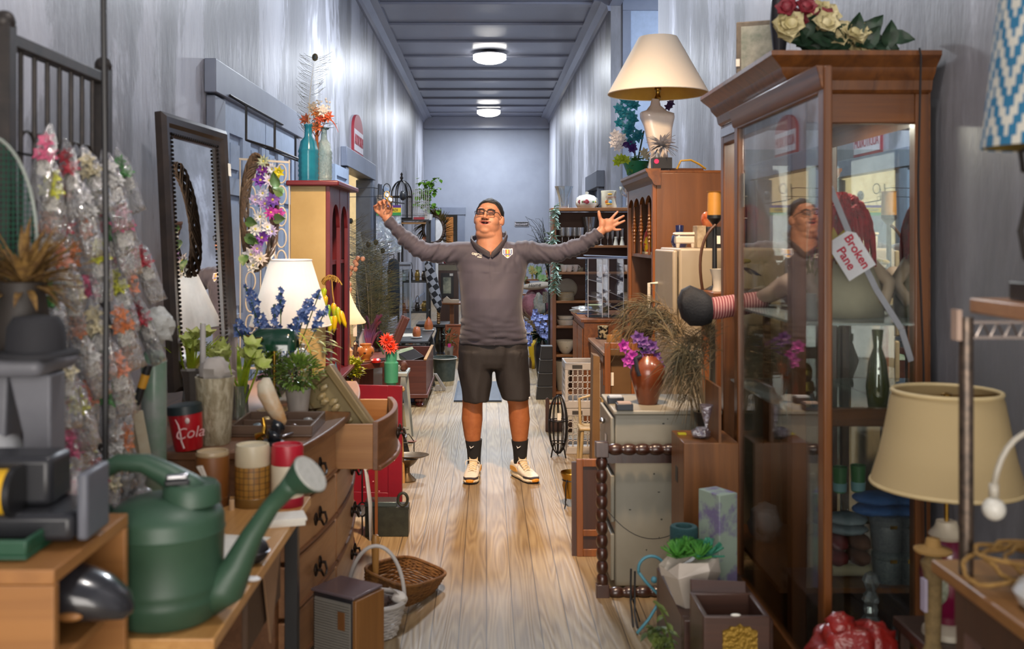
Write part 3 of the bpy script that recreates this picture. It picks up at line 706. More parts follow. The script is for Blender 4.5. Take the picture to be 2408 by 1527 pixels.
# the gold spectacles pinched in his raised hand
t = thing('folding_eyeglasses', 'small gold rimmed spectacles dangling from his raised hand', 'eyeglasses', G(912, 474, -.045))
b = B(M_gold)
for dx, dz, tl in ((-.002, .040, .2), (.020, .012, -.5)): b.ring((dx, -.002, dz), .016, .0018, 22, 6, 'y', .021, tilt=(0, tl, 0))
b.tube([(-.004, 0, .018), (.004, -.003, .006), (.010, 0, -.004), (.002, 0, -.022), (-.014, -.004, -.040), (-.010, -.004, -.052)], .0022, 6)
b.build('frame', t)
b = B(M_black).tube([(.004, 0, 0), (.020, 0, -.010), (.030, 0, -.030), (.020, -.004, -.050), (.0, -.006, -.048)], .0026, 6); b.build('temple_arm', t)
b = B(glass('#eef2f2', .2)); b.ball((-.002, -.002, .040), (.0155, .002, .0205), 18, 8); b.ball((.020, -.002, .012), (.0155, .002, .0205), 18, 8); b.build('lens', t)
# ================================================================ left side, front to back
rnd = random.Random(3)
def flowers_stem(b, base, tips, stem, r=.0022, up=.6):
    b.mat(stem)
    for t in tips: b.tube(bez(base, (base[0] * .4 + t[0] * .6, base[1] * .4 + t[1] * .6, base[2] + (t[2] - base[2]) * up), t, 6), r, 5)
# plywood shelf box, lower left corner
M_ply = wood('#8a5c30', '#a5723c', 'y', 4, .5); M_plyx = wood('#8a5c30', '#a5723c', 'x', 4, .5)
t = thing('cubby_box', 'open sided plywood cubby box in the lower corner by the watering can', 'box', (-.716, 1.69, .42))
B(M_ply).box(-.5, 0, 0, .35, .505, .53).build('top_board', t, bev=.002)
B(M_plyx).box(-.5, 0, -.001, .02, 0, .504).build('front_board', t, bev=.002); B(M_plyx).box(-.5, 0, .33, .35, 0, .504).build('back_board', t, bev=.002)
B(M_ply).box(-.5, 0, .021, .329, 0, .02).build('bottom_board', t, bev=.002); B(M_ply).box(-.5, 0, .021, .329, .355, .37).build('inner_shelf', t, bev=.002)
t0 = thing('storage_bench', 'dark low bench carrying the plywood cubby box', 'bench', (-.95, 1.9, 0)); B(M_dark).box(-.35, .25, -.25, .13, .38, .42).build('bench_top', t0, bev=.004)
for i, (sx, sy) in enumerate(((-.32, -.2), (.2, -.2), (-.32, .08), (.2, .08))): B(M_dark).box(sx, sx + .04, sy, sy + .04, 0, .38).build('leg', t0)
mg = mat('#2b2c30', .22, coat=.5)
t = thing('plastic_housing', 'dark grey glossy rounded plastic housing sticking out of the plywood cubby', 'plastic housing', (-.765, 1.86, .793)); t.scale = (.72,) * 3
b = B(mg); b.loft([[(x, y * 1, z) for x, y, z in ell_ring((xx, 0, 0), 0, 0, 3)] for xx in ()] or [[(xx, ry * cos(a), .085 + zz + rz * sin(a)) for a in [2 * pi * i / 22 for i in range(22)]] for xx, ry, rz, zz in ((-.2, .03, .02, .0), (-.17, .08, .055, .01), (-.08, .10, .075, .012), (.02, .10, .072, .004), (.10, .08, .055, -.012), (.15, .05, .034, -.03), (.168, .012, .010, -.04))])
b.build('shell', t, sm=180); B(M_ply).ball((.04, -.088, .055), (.035, .012, .012), 14, 8).build('badge', t)
# machine and tray on top of the cubby
t = thing('garden_tray', 'shallow dark green plastic tray on the plywood cubby top', 'tray', (-.87, 1.86, .952))
gt = mat('#1e4a34', .4); B(gt).box(-.23, .09, -.13, .13, 0, .008).box(-.23, .09, -.13, -.122, .008, .035).box(-.23, .09, .122, .13, .008, .035).box(-.23, -.222, -.122, .122, .008, .035).box(.082, .09, -.122, .122, .008, .035).build('tray', t, bev=.003)
t = thing('tape_machine', 'black tabletop machine with a yellow roll on the green tray', 'machine', (-.79, 1.87, .962))
B(mat('#26272b', .35)).box(-.2, .06, -.07, .08, .0, .05).box(-.16, .0, -.02, .08, .05, .14).box(-.2, -.12, -.07, .08, .05, .12).build('body', t, bev=.012)
B(mat('#d8a820', .4)).cyl((-.11, -.05, .085), (-.055, -.05, .085), .04, n=24).build('yellow_roll', t, sm=40)
[B(M_black).cyl((q, -.05, .085), (q + .012, -.05, .085), .046, n=24).build('reel_flange', t) for q in (-.055, -.122)]; B(mat('#5c5f68', .4)).box(.062, .082, -.06, .05, .0, .12).build('side_plate', t, bev=.006)
DZ0 = .69
mg2 = mat('#6f7076', .5, c2='#5f6066', sc=4)
t = thing('metal_stand', 'grey painted bent metal stand behind the black tabletop machine', 'stand', (-.97, 2.17, DZ0))
B(mg2).box(-.35, .065, -.1, .1, .525, .565).build('top_plate', t, bev=.018, seg=3)
B(mg2).prism([(.01, 0), (.06, 0), (.06, .525), (-.03, .525), (.0, .4)], -.04, .04).build('leg', t, bev=.006); B(mg2).prism([(-.095, 0), (-.05, 0), (-.03, .525), (-.095, .525)], -.04, .04).build('leg', t, bev=.006)
B(mg2).box(-.3, .0, -.1, .1, .28, .30).build('shelf_plate', t, bev=.004)
t = thing('white_bowl', 'white glazed bowl turned upside down on the grey metal stand', 'bowl', (-1.07, 2.15, DZ0 + .301)); B(mat('#d0d2d4', .25)).lathe([(.105, 0), (.102, .03), (.08, .085), (.04, .11), (.035, .118), (0, .118)], 28).build('bowl', t)
# objects on the top plate of the stand
t = thing('dried_arrangement', 'brown dried flower bunch above the grey metal stand', 'dried flowers', (-.99, 2.18, DZ0 + .566))
b = B(mat('#5a4020', .8, c2='#8a6a34', sc=60))
for i in range(150):
    d = Vector((rnd.uniform(-1, 1), rnd.uniform(-.4, .4), rnd.uniform(-.1, 1))).normalized(); b.leaf(Vector((0, 0, .14)) + d * .05 * rnd.random(), d, rnd.uniform(.05, .11), .016, bend=rnd.uniform(0, .5))
b.build('dried_foliage', t); B(mat('#2a241f', .6)).lathe([(.05, 0), (.058, .05), (.045, .12), (.05, .15)], 18).build('pot', t)
t = thing('black_hat', 'dark felt hat shaped lump beside the dried flowers', 'hat', (-.935, 2.12, DZ0 + .566)); B(mat('#202024', .8)).lathe([(.085, 0), (.084, .008), (.06, .012), (.057, .06), (.045, .08), (0, .085)], 24).build('crown', t)
# hoop with green net, far left
t = thing('netting_hoop', 'pale hoop strung with green netting on the grey metal stand', 'hoop', (-1.06, 2.17, DZ0 + .567), R(62)); t.scale = (.55,) * 3
B(mat('#9ba39c', .5)).ring((0, 0, .42), .22, .007, 48, 8, 'y', .42).build('rim', t)
b = B(mat('#14503c', .7))
for i in range(-9, 10): h = .42 * (1 - (i / 10) ** 2) ** .5; b.bar((i * .022, 0, .42 - h), (i * .022 + .01, .01, .42 + h), .0035)
for i in range(-17, 18): h = .22 * (1 - (i / 18) ** 2) ** .5; b.bar((-h, .004, .42 + i * .0235), (h, 0, .42 + i * .0235 + .01), .0035)
b.build('net', t)
# ---- iron rack with hanging packets
t = thing('iron_rack', 'dark iron bed end style rack against the wall, hung with packets', 'rack', (-1.1, 0, 0))
ir = mat('#2e2c2b', .5, .4, c2='#3d3734', sc=20)
for y0, nm in ((2.33, 'post'), (2.93, 'post')): B(ir).box(-.02, .02, y0 - .02, y0 + .02, 0, 1.99).ball((0, y0, 1.995), .025, 10, 8).build(nm, t, bev=.003)
B(ir).bar((0, 2.33, 1.955), (0, 2.93, 1.955), .035, .03).build('top_rail', t, bev=.003); B(ir).bar((0, 2.33, .9), (0, 2.93, .9), .02).build('lower_rail', t); B(ir).bar((0, 2.33, .3), (0, 2.93, .3), .02).build('lower_rail', t)
for i in range(7): y_ = 2.41 + i * .073; B(ir).cyl((0, y_, .3), (0, y_, 1.95), .0065, n=8).build('spindle', t)
b = B(ir)
for i in range(6): y_ = 2.41 + i * .073; b.tube(arc((0, y_ + .036, 1.72), .036, pi, 0, 8, 'yz'), .004, 5)
b.build('scrollwork', t)
for k, z_ in enumerate((1.70, 1.50, 1.30, 1.10, .97, .84)):
    q = B(M_iron)
    for yy in [2.38 + i * .075 for i in range(8)]: q.tube([(0.0, yy, z_), (.05, yy, z_ - .01), (.06, yy, z_ + .012)], .0025, 5)
    q.bar((0, 2.35, z_), (0, 2.92, z_), .006); q.build('hook_rail', t)
tag(B(M_black).tube([(-.915, 2.42, 4.4), (-.91, 2.42, 2.2), (-.905, 2.43, 1.4), (-.91, 2.43, .692)], .0075, 8).build('hanging_pole'), 'thin black pole running down in front of the flower packets', 'pole')
# packets: a clear sleeve around a coloured bloom, hung in rows
pk = {'pink': '#c45c7c', 'peach': '#cc8060', 'cream': '#ccc09c', 'yellow': '#c0c040', 'green': '#4c8c46', 'red': '#a8303c', 'orange': '#c06c38', 'white': '#c6c4c0'}
def packet(nm, c):
    t = thing('flower_packet', '', 'packet', (0, 0, 0), group='clear packets of artificial flowers on the iron rack')
    b = B(glass('#f6f6f4', .12, .08, .04, 70)); w_ = .027; b.T = Matrix.Diagonal((1, 1, 1.35, 1))
    b.loft([[(w_ * k_ * cos(a), .010 * k2 * sin(a), z) for a in [2 * pi * i / 12 for i in range(12)]] for z, k_, k2 in ((0, .18, .2), (-.012, .5, .5), (-.03, .9, 1), (-.08, 1.0, 1.1), (-.125, .9, .6), (-.135, .92, .1))])
    wob(b, .004, rnd.random() * 9, 40); b.build('sleeve', t, sm=180)
    b = B(mat(c, .6)); [b.flower((q_ * .009, -.004, -.04 - .03 * abs(q_)), .023, 6, (q_ * .4, -1, .3), layers=2) for q_ in (-1, 0, 1)]; b.build('bloom', t)
    b = B(M_green); b.tube([(0, 0, -.04), (.004, 0, -.08), (0, 0, -.125)], .0016, 5); b.leaf((0, 0, -.06), (.6, -.1, -.5), .035, .016); b.leaf((0, 0, -.08), (-.6, -.1, -.4), .03, .014); b.build('stem', t)
    b = B(mat('#b9a47c' if c in ('#c8be9c',) else '#d6d2c8', .7)); b.box(-.017, .017, -.0015, 0, -.118, -.085); b.build('card', t)
    return t
protos = {k: packet(k, v) for k, v in pk.items()}
used_p = set(); rows_ = [300, 385, 465, 545, 620, 700, 790, 880, 975, 1065]; names = list(pk); n_ = 0
rw = ['top', 'second', 'third', 'fourth', 'fifth', 'sixth', 'seventh', 'eighth', 'ninth', 'bottom']; cw = ['first', 'second', 'third', 'fourth', 'fifth', 'sixth']
for i, py in enumerate(rows_):
    x0_, x1_ = (95, 300) if i < 3 else (115, 330)
    nc = 5 if i < 6 else 5
    for j in range(nc):
        px = x0_ + (x1_ - x0_) * (j + .5) / nc + rnd.uniform(-9, 9); py_ = py + rnd.uniform(-14, 14) + (14 * j if i < 2 else 0)
        if i > 6 and j == 0: px += 20
        xx = -1.015 + rnd.uniform(-.02, .02) + (.02 * (i > 4)); y_ = xx * F / (px - CX); c = names[(i * 3 + j * 5 + (i * j) % 3) % 8]
        sc = rnd.uniform(.95, 1.25); loc = (xx, y_, Z(py_, y_)); rt = (R(rnd.uniform(-8, 8)), R(rnd.uniform(-22, 14)), R(rnd.uniform(-25, 45)))
        lab = 'clear packet with a %s flower, %s row down, %s across the iron rack' % (c, rw[i], cw[j])
        if c not in used_p:
            o = protos[c]; o.location = loc; o.rotation_euler = rt; o.scale = (sc,) * 3; o['label'] = lab; used_p.add(c)
        else: dup(protos[c], loc, None, lab, None, rt, sc)
# papers / tall cards and tools beside the rack
for px, py0, py1, w_, c, ax, lab in ((300, 560, 820, .05, '#8f8474', 0, 'tall clear folder of brown paper hanging right of the packets'), (328, 925, 1080, .028, '#8d7f66', -16, 'pale wooden slat leaning beside the green bottle'), (345, 965, 1085, .03, '#b0a890', -10, 'cream printed card standing among the packets')):
    y_ = 2.95; p_ = P(px, py1, y_)
    tag(B(mat(c, .7, c2='#a89a80', sc=30)).box(-w_ / 2, w_ / 2, -.004, .004, 0, (py1 - py0) * y_ / F).build('paper_sleeve' if 'folder' in lab else 'slat', loc=p_, rot=(0, R(ax), R(20)), bev=.001), lab, 'paper' if 'folder' in lab else 'slat')
# desk
DZ = .69
t = thing('work_table', 'light wooden table with black legs holding the watering can and flasks', 'table', (0, 0, 0))
B(M_pine).box(-1.075, -.55, 2.06, 3.2, DZ - .028, DZ).build('table_top', t, bev=.003)
for x_, y_ in ((-1.06, 2.1), (-.62, 2.1), (-1.06, 3.13), (-.62, 3.13)): B(M_black).box(x_, x_ + .04, y_, y_ + .04, 0, DZ - .028).build('leg', t, bev=.002)
B(mat('#3a3f48', .5)).box(-1.04, -.64, 2.12, 2.14, .3, DZ - .03).build('modesty_panel', t); B(mat('#4a3524', .6)).box(-.60, -.585, 2.5, 2.9, .48, DZ - .03).build('drawer_front', t, bev=.002)
b = B(mat('#8c6c50', .6)); b.prism([(2.62, DZ - .03), (2.86, DZ - .03), (2.72, .42)], -.578, -.574, 'yz'); b.build('hanging_paper', t)
# watering can
GC = mat('#35523f', .45, c2='#2f4a39', sc=6, bump=.05, bsc=200)
t = thing('watering_can', 'big dark green plastic watering can on the wooden table', 'watering can', (-.672, 2.185, DZ + .001))
b = B(GC).lathe([(.001, 0), (.10, 0), (.112, .012), (.118, .05), (.1195, .056), (.118, .062), (.119, .08), (.1205, .086), (.119, .092), (.122, .21), (.1245, .216), (.122, .222), (.122, .245), (.115, .262), (.085, .285), (.05, .298), (.001, .30)], 48); b.build('body', t); t.scale = (1, 1, .87); t.location.x -= .014
b = B(GC).tube([(.085, 0, .05), (.13, 0, .075), (.155, .0, .13), (.185, 0, .2), (.225, 0, .27), (.262, -.01, .315), (.283, -.018, .335)], [.052, .046, .032, .024, .020, .022, .03], 18); b.build('spout', t, sm=180)
b = B(GC).tube([(.278, -.017, .33), (.312, -.025, .355)], [.03, .05], 24); b.mat(mat('#b9b9b2', .5, c2='#a8a8a0', sc=80)).tube([(.310, -.0246, .3535), (.3155, -.026, .3575)], [.048, .047], 24); b.build('rose', t)
b = B(GC).tube([(-.11, 0, .235), (-.155, 0, .29), (-.15, 0, .345), (-.10, 0, .377), (-.045, 0, .375), (.0, 0, .35), (.045, 0, .318), (.085, 0, .285)], [.016, .018, .020, .022, .024, .028, .034, .03], 16); b.build('handle', t, sm=180)
b = B(GC).lathe([(.062, .28), (.06, .318), (.052, .33), (.04, .325)], 30, c=(.055, 0, 0)); b.build('filler_collar', t)
t = thing('phone_gadget', 'small chrome and black gadget lying across the watering can handle', 'gadget', (-.655, 2.17, .989), rz=R(15)); B(M_silver).box(-.025, .02, -.02, .02, 0, .012).build('lid', t, bev=.004); B(M_black).box(-.028, .024, -.022, .022, -.012, 0).build('base_shell', t, bev=.004)
t['label'] = 'small chrome and black gadget on the watering can collar'
# flasks
def flask(px, w_, h, c_body, c_cap, c_base, lab, plaid=False, cap_f=.26):
    p_ = on(px, 1188, DZ); t = thing('vacuum_flask', lab, 'flask', p_, group='vacuum flasks on the wooden table')
    r = w_ / 2; bm = mat(c_body, .45)
    if plaid:
        bm, nt, bb = _new('plaid_print'); tc = nt.nodes.new('ShaderNodeTexCoord'); br = nt.nodes.new('ShaderNodeTexBrick'); nt.links.new(tc.outputs['Object'], br.inputs[0]); br.offset = 0
        mp = nt.nodes.new('ShaderNodeMapping'); mp.inputs['Rotation'].default_value = (R(90), 0, 0); nt.links.new(tc.outputs['Object'], mp.inputs[0]); nt.links.new(mp.outputs[0], br.inputs[0])
        br.inputs['Scale'].default_value = 60; br.inputs['Mortar Size'].default_value = .06; br.inputs['Brick Width'].default_value = .9; br.inputs['Row Height'].default_value = 1.1
        br.inputs['Color1'].default_value = col('#8a5e22'); br.inputs['Color2'].default_value = col('#a0742e'); br.inputs['Mortar'].default_value = col('#3a2a14'); nt.links.new(br.outputs[0], bb.inputs[0])
    hc = h * (1 - cap_f)
    B(bm).lathe([(r * .96, .02), (r, .03), (r, hc - .004), (r * .97, hc)], 32).build('body', t)
    B(mat(c_base, .35)).lathe([(.001, 0), (r * .98, 0), (r * 1.02, .006), (r * 1.02, .028), (r * .98, .03)], 32).build('base_ring', t)
    B(mat(c_cap, .35)).lathe([(r * .98, hc), (r * 1.0, hc + .005), (r * .98, h - .01), (r * .93, h), (r * .85, h), (r * .8, h - .006), (.001, h - .006)], 32).build('cup_lid', t); return t
flask(500, .10, .165, '#7a4a1e', '#b09a78', '#6a4220', 'brown vacuum flask with a tan cup lid', cap_f=.08)
flask(594, .105, .185, '#8a6428', '#c9bda0', '#7a5a2a', 'plaid patterned vacuum flask with a cream cup lid', True, .34)
flask(676, .098, .185, '#cfc4ac', '#b01e30', '#9a1c30', 'cream vacuum flask with a red cup lid and red base', cap_f=.32)
# basket with bagged sweets
t = thing('plastic_basket', 'white plastic basket of bagged red items behind the watering can', 'basket', (-.87, 2.72, DZ + .001)); b = B(mat('#cfc8bc', .5))
b.loft([[(.10, .07, 0), (-.10, .07, 0), (-.10, -.07, 0), (.10, -.07, 0)], [(.13, .09, .09), (-.13, .09, .09), (-.13, -.09, .09), (.13, -.09, .09)], [(.124, .084, .09), (-.124, .084, .09), (-.124, -.084, .09), (.124, -.084, .09)], [(.094, .064, .006), (-.094, .064, .006), (-.094, -.064, .006), (.094, -.064, .006)]]).build('basket_body', t)
b = B(mat('#cfc8bc', .5)).tube([(.127, 0, .09), (.13, 0, .15), (.10, 0, .2), (.11, .0, .2), (.13, 0, .15)], .004, 6); b.build('handle', t)
for k, (dx, dz, c, nm) in enumerate(((-.05, .1, '#b01a24', 'crimson'), (.03, .09, '#c23040', 'rose red'), (.08, .07, '#5aa040', 'green'), (-.09, .08, '#c06a2c', 'orange'))):
    t = thing('gift_bag', 'clear twisted bag with %s filling in the white plastic basket' % nm, 'bag', (-.87 + dx, 2.72, DZ + .009), group='clear bags of sweets in the white basket')
    B(mat(c, .5)).ball((0, 0, dz - .02), (.034, .03, .045), 14, 10, .2, k).build('filling', t)
    b = B(M_film).ball((0, 0, dz - .015), (.04, .036, .052), 16, 10, .25, k + 3); b.lathe([(.03, dz + .02), (.008, dz + .045), (.02, dz + .075), (.03, dz + .085)], 10); b.build('wrapper', t, sm=180)
t = thing('gift_bag', 'red and clear bag on the plywood cubby edge by the black pole', 'bag', (-.80, 2.02, .952)); B(mat('#b81c3c', .5)).ball((0, 0, .04), (.03, .025, .04), 12, 9, .2, 4).build('filling', t); B(M_film).ball((0, 0, .045), (.037, .03, .05), 14, 9, .3, 5).build('wrapper', t)
t.location = (-.80, 1.98, .952)
# small things on the table
p_ = on(598, 1325, DZ); t = thing('camera_case', 'round black zip case lying on the wooden table', 'case', p_); B(mat('#15151a', .5)).ball((0, 0, .032), (.036, .04, .032), 20, 12).build('shell', t); B(mat('#8a8a92', .3, 1)).ring((0, 0, .032), .0385, .0015, 24, 5).build('zip', t)
t = thing('metal_finial', 'small silver knob beside the round black case', 'knob', on(570, 1335, DZ)); B(M_silver).lathe([(.001, 0), (.016, 0), (.018, .01), (.012, .018), (.017, .026), (.001, .032)], 16).build('knob', t)
tag(B(M_white).ball((0, 0, .006), (.022, .012, .006), 14, 8).build('white_token', loc=on(592, 1368, DZ)), 'small flat white object near the front edge of the wooden table', 'token')
tag(B(M_paper).box(-.07, .07, -.05, .05, 0, .012).box(-.06, .075, -.045, .04, .012, .02).build('paper_pile', loc=on(655, 1230, DZ), rot=(0, 0, .3), bev=.001), 'small pile of cream papers in front of the flasks', 'papers')
tag(B(M_paper).box(-.09, .09, -.11, .11, 0, .003).build('paper_sheet', loc=on(520, 1290, DZ), rot=(0, 0, -.2)), 'cream sheet lying flat behind the watering can spout', 'paper')
tag(B(mat('#d4b48c', .6)).cyl((0, 0, 0), (0, 0, .03), .008).build('wooden_cork', loc=on(545, 1200, DZ)), 'little pale wooden peg standing between the flasks', 'peg')
# ---- dresser
TZ = .80
t = thing('dresser', 'brown bow fronted chest of drawers with an open top drawer', 'dresser', (0, 0, 0))
def bow(y, y0=3.35, y1=5.0, xa=-.665, xb=-.575): u = (y - y0) / (y1 - y0) * 2 - 1; return xa + (xb - xa) * (1 - u * u)
ys = [3.35 + 1.65 * i / 24 for i in range(25)]
dw = wood('#5a3a22', '#80573a', 'y', 5); dw2 = wood('#8a6040', '#a87a52', 'y', 5)
B(dw).prism([(-1.48, 3.33), (-1.48, 5.02)] + [(bow(y) + .03, y) for y in ys[::-1]], TZ - .03, TZ, 'xy').build('top', t, bev=.006, seg=3)
B(dw).prism([(-1.46, 3.36), (-1.46, 4.99)] + [(bow(y) - .03, y) for y in ys[::-1]], .05, .595, 'xy').prism([(-1.46, 3.36), (-1.46, 4.16), (bow(4.16) - .03, 4.16)] + [(bow(y) - .03, y) for y in ys[::-1] if y < 4.15], .596, TZ - .031, 'xy').build('case', t)
B(dw).box(-1.46, bow(4.98) - .03, 4.93, 4.99, .596, TZ - .031).build('side_panel', t)
for x_, y_ in ((-.72, 3.40), (-.70, 4.92), (-1.44, 3.4), (-1.44, 4.92)): B(dw).cyl((x_, y_ + .02, 0), (x_, y_ + .02, .05), .02, .03).build('leg', t)
def pull(parent, y, z, x=None):
    x = bow(y) if x is None else x; b = B(mat('#2a201a', .35, .7))
    for q in (-.045, .045): b.ball((x + .008, y + q, z), (.008, .016, .024), 10, 8); b.cyl((x, y + q, z), (x + .03, y + q, z), .005)
    b.tube([(x + .026, y - .045, z), (x + .034, y - .035, z - .022), (x + .036, y, z - .028), (x + .034, y + .035, z - .022), (x + .026, y + .045, z)], .0045, 6); b.build('pull', parent)
def drawer(y0, y1, z0, z1):
    yy = [y0 + (y1 - y0) * i / 10 for i in range(11)]; b = B(dw2)
    b.prism([(bow(y0) - .03, y0), (bow(y1) - .03, y1)] + [(bow(y), y) for y in yy[::-1]], z0, z1, 'xy'); o = b.build('drawer', t, bev=.006, seg=3)
    e = B(dw); e.tube([(bow(y) + .002, y, z0 + .006) for y in yy], .007, 6); e.build('cock_bead', o)
    pull(o, (y0 + y1) / 2, (z0 + z1) / 2)
for zr in ((.06, .225), (.24, .41), (.425, .585)):
    drawer(3.37, 3.94, *zr); drawer(3.96, 4.88, *zr)
drawer(3.37, 3.94, .60, .765)
# the pulled-out drawer
od = bpy.data.objects.new('open_drawer', None); COL.objects.link(od); od.parent = t; OX = .17
dwi = wood('#8c5c30', '#a97a48', 'x', 4); y0, y1 = 3.97, 4.60; yy = [y0 + (y1 - y0) * i / 10 for i in range(11)]
f_ = lambda y: -.425 + .05 * (1 - ((y - 4.28) / .32) ** 2)
b = B(dw); b.prism([(f_(y) - .022, y) for y in yy] + [(f_(y), y) for y in yy[::-1]], .595, .785, 'xy'); b.tube([(f_(y) + .003, y, .604) for y in yy], .011, 8); b.build('drawer_front', od, bev=.003)
B(dwi).box(-.95, f_(y0) - .02, y0, y0 + .014, .60, .775).box(-.95, f_(y1) - .02, y1 - .014, y1, .60, .775).box(-.95, f_(y0) - .03, y0 + .014, y1 - .014, .60, .61).build('drawer_box', od, bev=.002)
pull(od, 4.28, .69, f_(4.28))
# carved frame leaning in the drawer
fm = wood('#5e5030', '#8a7850', 'z', 8, .4)
t = thing('framed_carving', 'deep carved wooden picture frame standing tilted in the open drawer', 'picture frame', (-.60, 4.10, .625), rot=(R(-8), R(-38), R(-4)))
b = B(fm)
for q in (0, .165): b.box(q, q + .035, -.03, .03, 0, .31)
b.box(.035, .165, -.03, .03, 0, .035).box(.035, .165, -.03, .03, .275, .31); b.build('outer_moulding', t, bev=.006)
b = B(mat('#8f7f58', .4)).box(.035, .165, .0, .012, .035, .275); b.build('back_panel', t)
b = B(mat('#9a8a62', .35))
for i in range(9): b.ball((.1 + .02 * sin(i * 1.7), -.006, .06 + i * .024), (.022, .012, .014), 10, 7, .3, i)
b.build('carving', t)
# mirror
MO = Vector((-1.33, 4.26, TZ + .003)); mu = Vector((.143, .589, -.03)); mv = Vector((-.085, .07, 1.19))
u_ = mu.normalized(); v_ = (mv - u_ * mv.dot(u_)).normalized(); nrm = u_.cross(v_).normalized()
MM = Matrix((u_, v_, nrm)).transposed().to_4x4()
t = thing('leaning_mirror', 'tall mirror in a dark beaded frame leaning against the wall on the dresser', 'mirror', MO); t.matrix_world = Matrix.Translation(MO + Vector((0, 0, .05))) @ MM
fw = .095; W_, H_ = .575, 1.19; dfm = mat('#2c2623', .3, c2='#3a302a', sc=10, coat=.3)
b = B(dfm)
prof = [(0, 0), (0, .03), (.02, .045), (.045, .04), (.06, .028), (.08, .024), (fw, .018), (fw, 0)]
cn = [(0, 0, 1, 1), (W_, 0, -1, 1), (W_, H_, -1, -1), (0, H_, 1, -1)]
b.loft([[(x + sx * a, y + sy * a, h) for a, h in prof] for x, y, sx, sy in cn], closed=True); b.build('frame', t, sm=25)
b = B(mat('#1c1816', .3))
for (xa, ya, xb, yb) in ((.085, .085, W_ - .085, .085), (W_ - .085, .085, W_ - .085, H_ - .085), (.085, H_ - .085, W_ - .085, H_ - .085), (.085, .085, .085, H_ - .085)):
    L_ = math.hypot(xb - xa, yb - ya); n = int(L_ / .018)
    for i in range(n + 1): b.ball((xa + (xb - xa) * i / n, ya + (yb - ya) * i / n, .026), .0075, 6, 4)
o = b.build('beading', t); B(M_mirror).box(fw - .004, W_ - fw + .004, fw - .004, H_ - fw + .004, .004, .010).build('mirror_glass', t, sm=0)
B(M_tagm).box(W_ - .03, W_ - .005, H_ - .22, H_ - .16, .045, .047).build('price_tag', t)
# plastic bag + green bottle left of mirror
t = thing('plastic_bag', 'crumpled white plastic bag on top of the green bottle', 'bag', P(365, 768, 3.15)); B(mat('#b6b8b4', .35, bump=.8, bsc=30)).ball((0, 0, 0), (.055, .045, .058), 20, 14, .35, 5, 3).lathe([(.03, -.06), (.01, -.085), (.012, -.1)], 12).build('crumpled_bag', t)
t = thing('green_bottle', 'frosted green and clear bottle under the crumpled white bag', 'bottle', on(368, 1130, .757)); t.location = (X(362, 3.15), 3.15, DZ)
h_ = Z(828, 3.15) - DZ; B(mat('#8a918c', .3, c2='#4a7a5a', sc=5, bump=.1)).lathe([(.001, 0), (.034, 0), (.038, .01), (.038, h_ - .03), (.03, h_), (.012, h_ + .02), (.012, h_ + .03), (.001, h_ + .03)], 24).build('bottle_body', t)
# metal file leaning etc
t = thing('chisel', 'yellow and black handled tool among the packets', 'hand tool', P(325, 935, 2.95), rot=(0, R(18), 0)); B(M_black).cyl((0, 0, -.02), (0, 0, .1), .012).build('grip', t); B(mat('#c8922a', .5)).cyl((0, 0, .03), (0, 0, .07), .0128).build('yellow_band', t); B(mat('#8c8476', .4)).box(-.012, .012, -.004, .004, -.25, -.02).build('blade', t)
# red cola tumbler
t = thing('red_tumbler', 'tilted red tumbler with a dark rim and white script', 'tumbler', on(440, 1062, TZ) + Vector((0, .02, .004)), rot=(0, R(-6), 0)); rc = mat('#a8101c', .3, coat=.4)
B(rc).lathe([(.001, 0), (.044, 0), (.047, .01), (.056, .125), (.054, .135)], 30).build('cup', t); B(mat('#1d2a2c', .4)).lathe([(.054, .118), (.0575, .12), (.056, .146), (.048, .15), (.001, .148)], 30).build('rim', t)
b = B(mat('#d8c0bc', .5)); b.tube([(.052 * sin(a) * (1 + .0), -.0525 * cos(a), z) for a, z in ((-.35, .108), (-.2, .09), (-.12, .06), (-.1, .035), (.02, .012))], .003, 6); b.build('white_swirl', t)
lettering('Cola', .05, mat('#c89a98', .5), t, (.024, -.0555, .06), (R(90), 0, R(25)), shear=.3); b = B(mat('#dccac6', .5)).ball((.02, -.051, .1), (.008, .003, .01), 10, 6); b.build('white_dot', t)
# carved tall vase, cream
cv = mat('#b4ab92', .65, c2='#8f8468', sc=55, st=(1, 1, .35), lo=.40, hi=.60, bump=.9, bsc=55)
t = thing('carved_vase', 'tall cream vase carved with a bark pattern, holding tissue', 'vase', on(505, 1043, TZ)); B(cv).lathe([(.001, 0), (.050, 0), (.054, .01), (.060, .12), (.064, .20), (.066, .228), (.060, .228), (.056, .18), (.001, .17)], 36).build('vase_body', t)
b = B(mat('#a8a19a', .7)); b.ball((.0, 0, .245), (.052, .045, .05), 18, 12, .3, 2); b.build('tissue', t)
t = thing('taper_candle', 'tall white taper candle in its holder behind the carved vase', 'candle', Vector((X(477, 3.62), 3.62, TZ))); B(mat('#b8b4b0', .6)).cyl((0, 0, .2), (0, 0, .395), .0105, .010, 16).build('candle', t); B(mat('#a5a29e', .5)).lathe([(.001, 0), (.04, 0), (.012, .02), (.011, .10), (.022, .19), (.022, .215), (.012, .215)], 20).build('holder', t)
t = thing('fluted_vase', 'dark metallic fluted vase left of the carved vase', 'vase', Vector((X(452, 3.75), 3.75, TZ))); B(mat('#6e6a64', .35, .6)).lathe([(.001, 0), (.022, 0), (.02, .05), (.034, .19), (.042, .215), (.038, .215), (.001, .1)], 24, flute=.06, fl_n=8).build('vase_body', t)
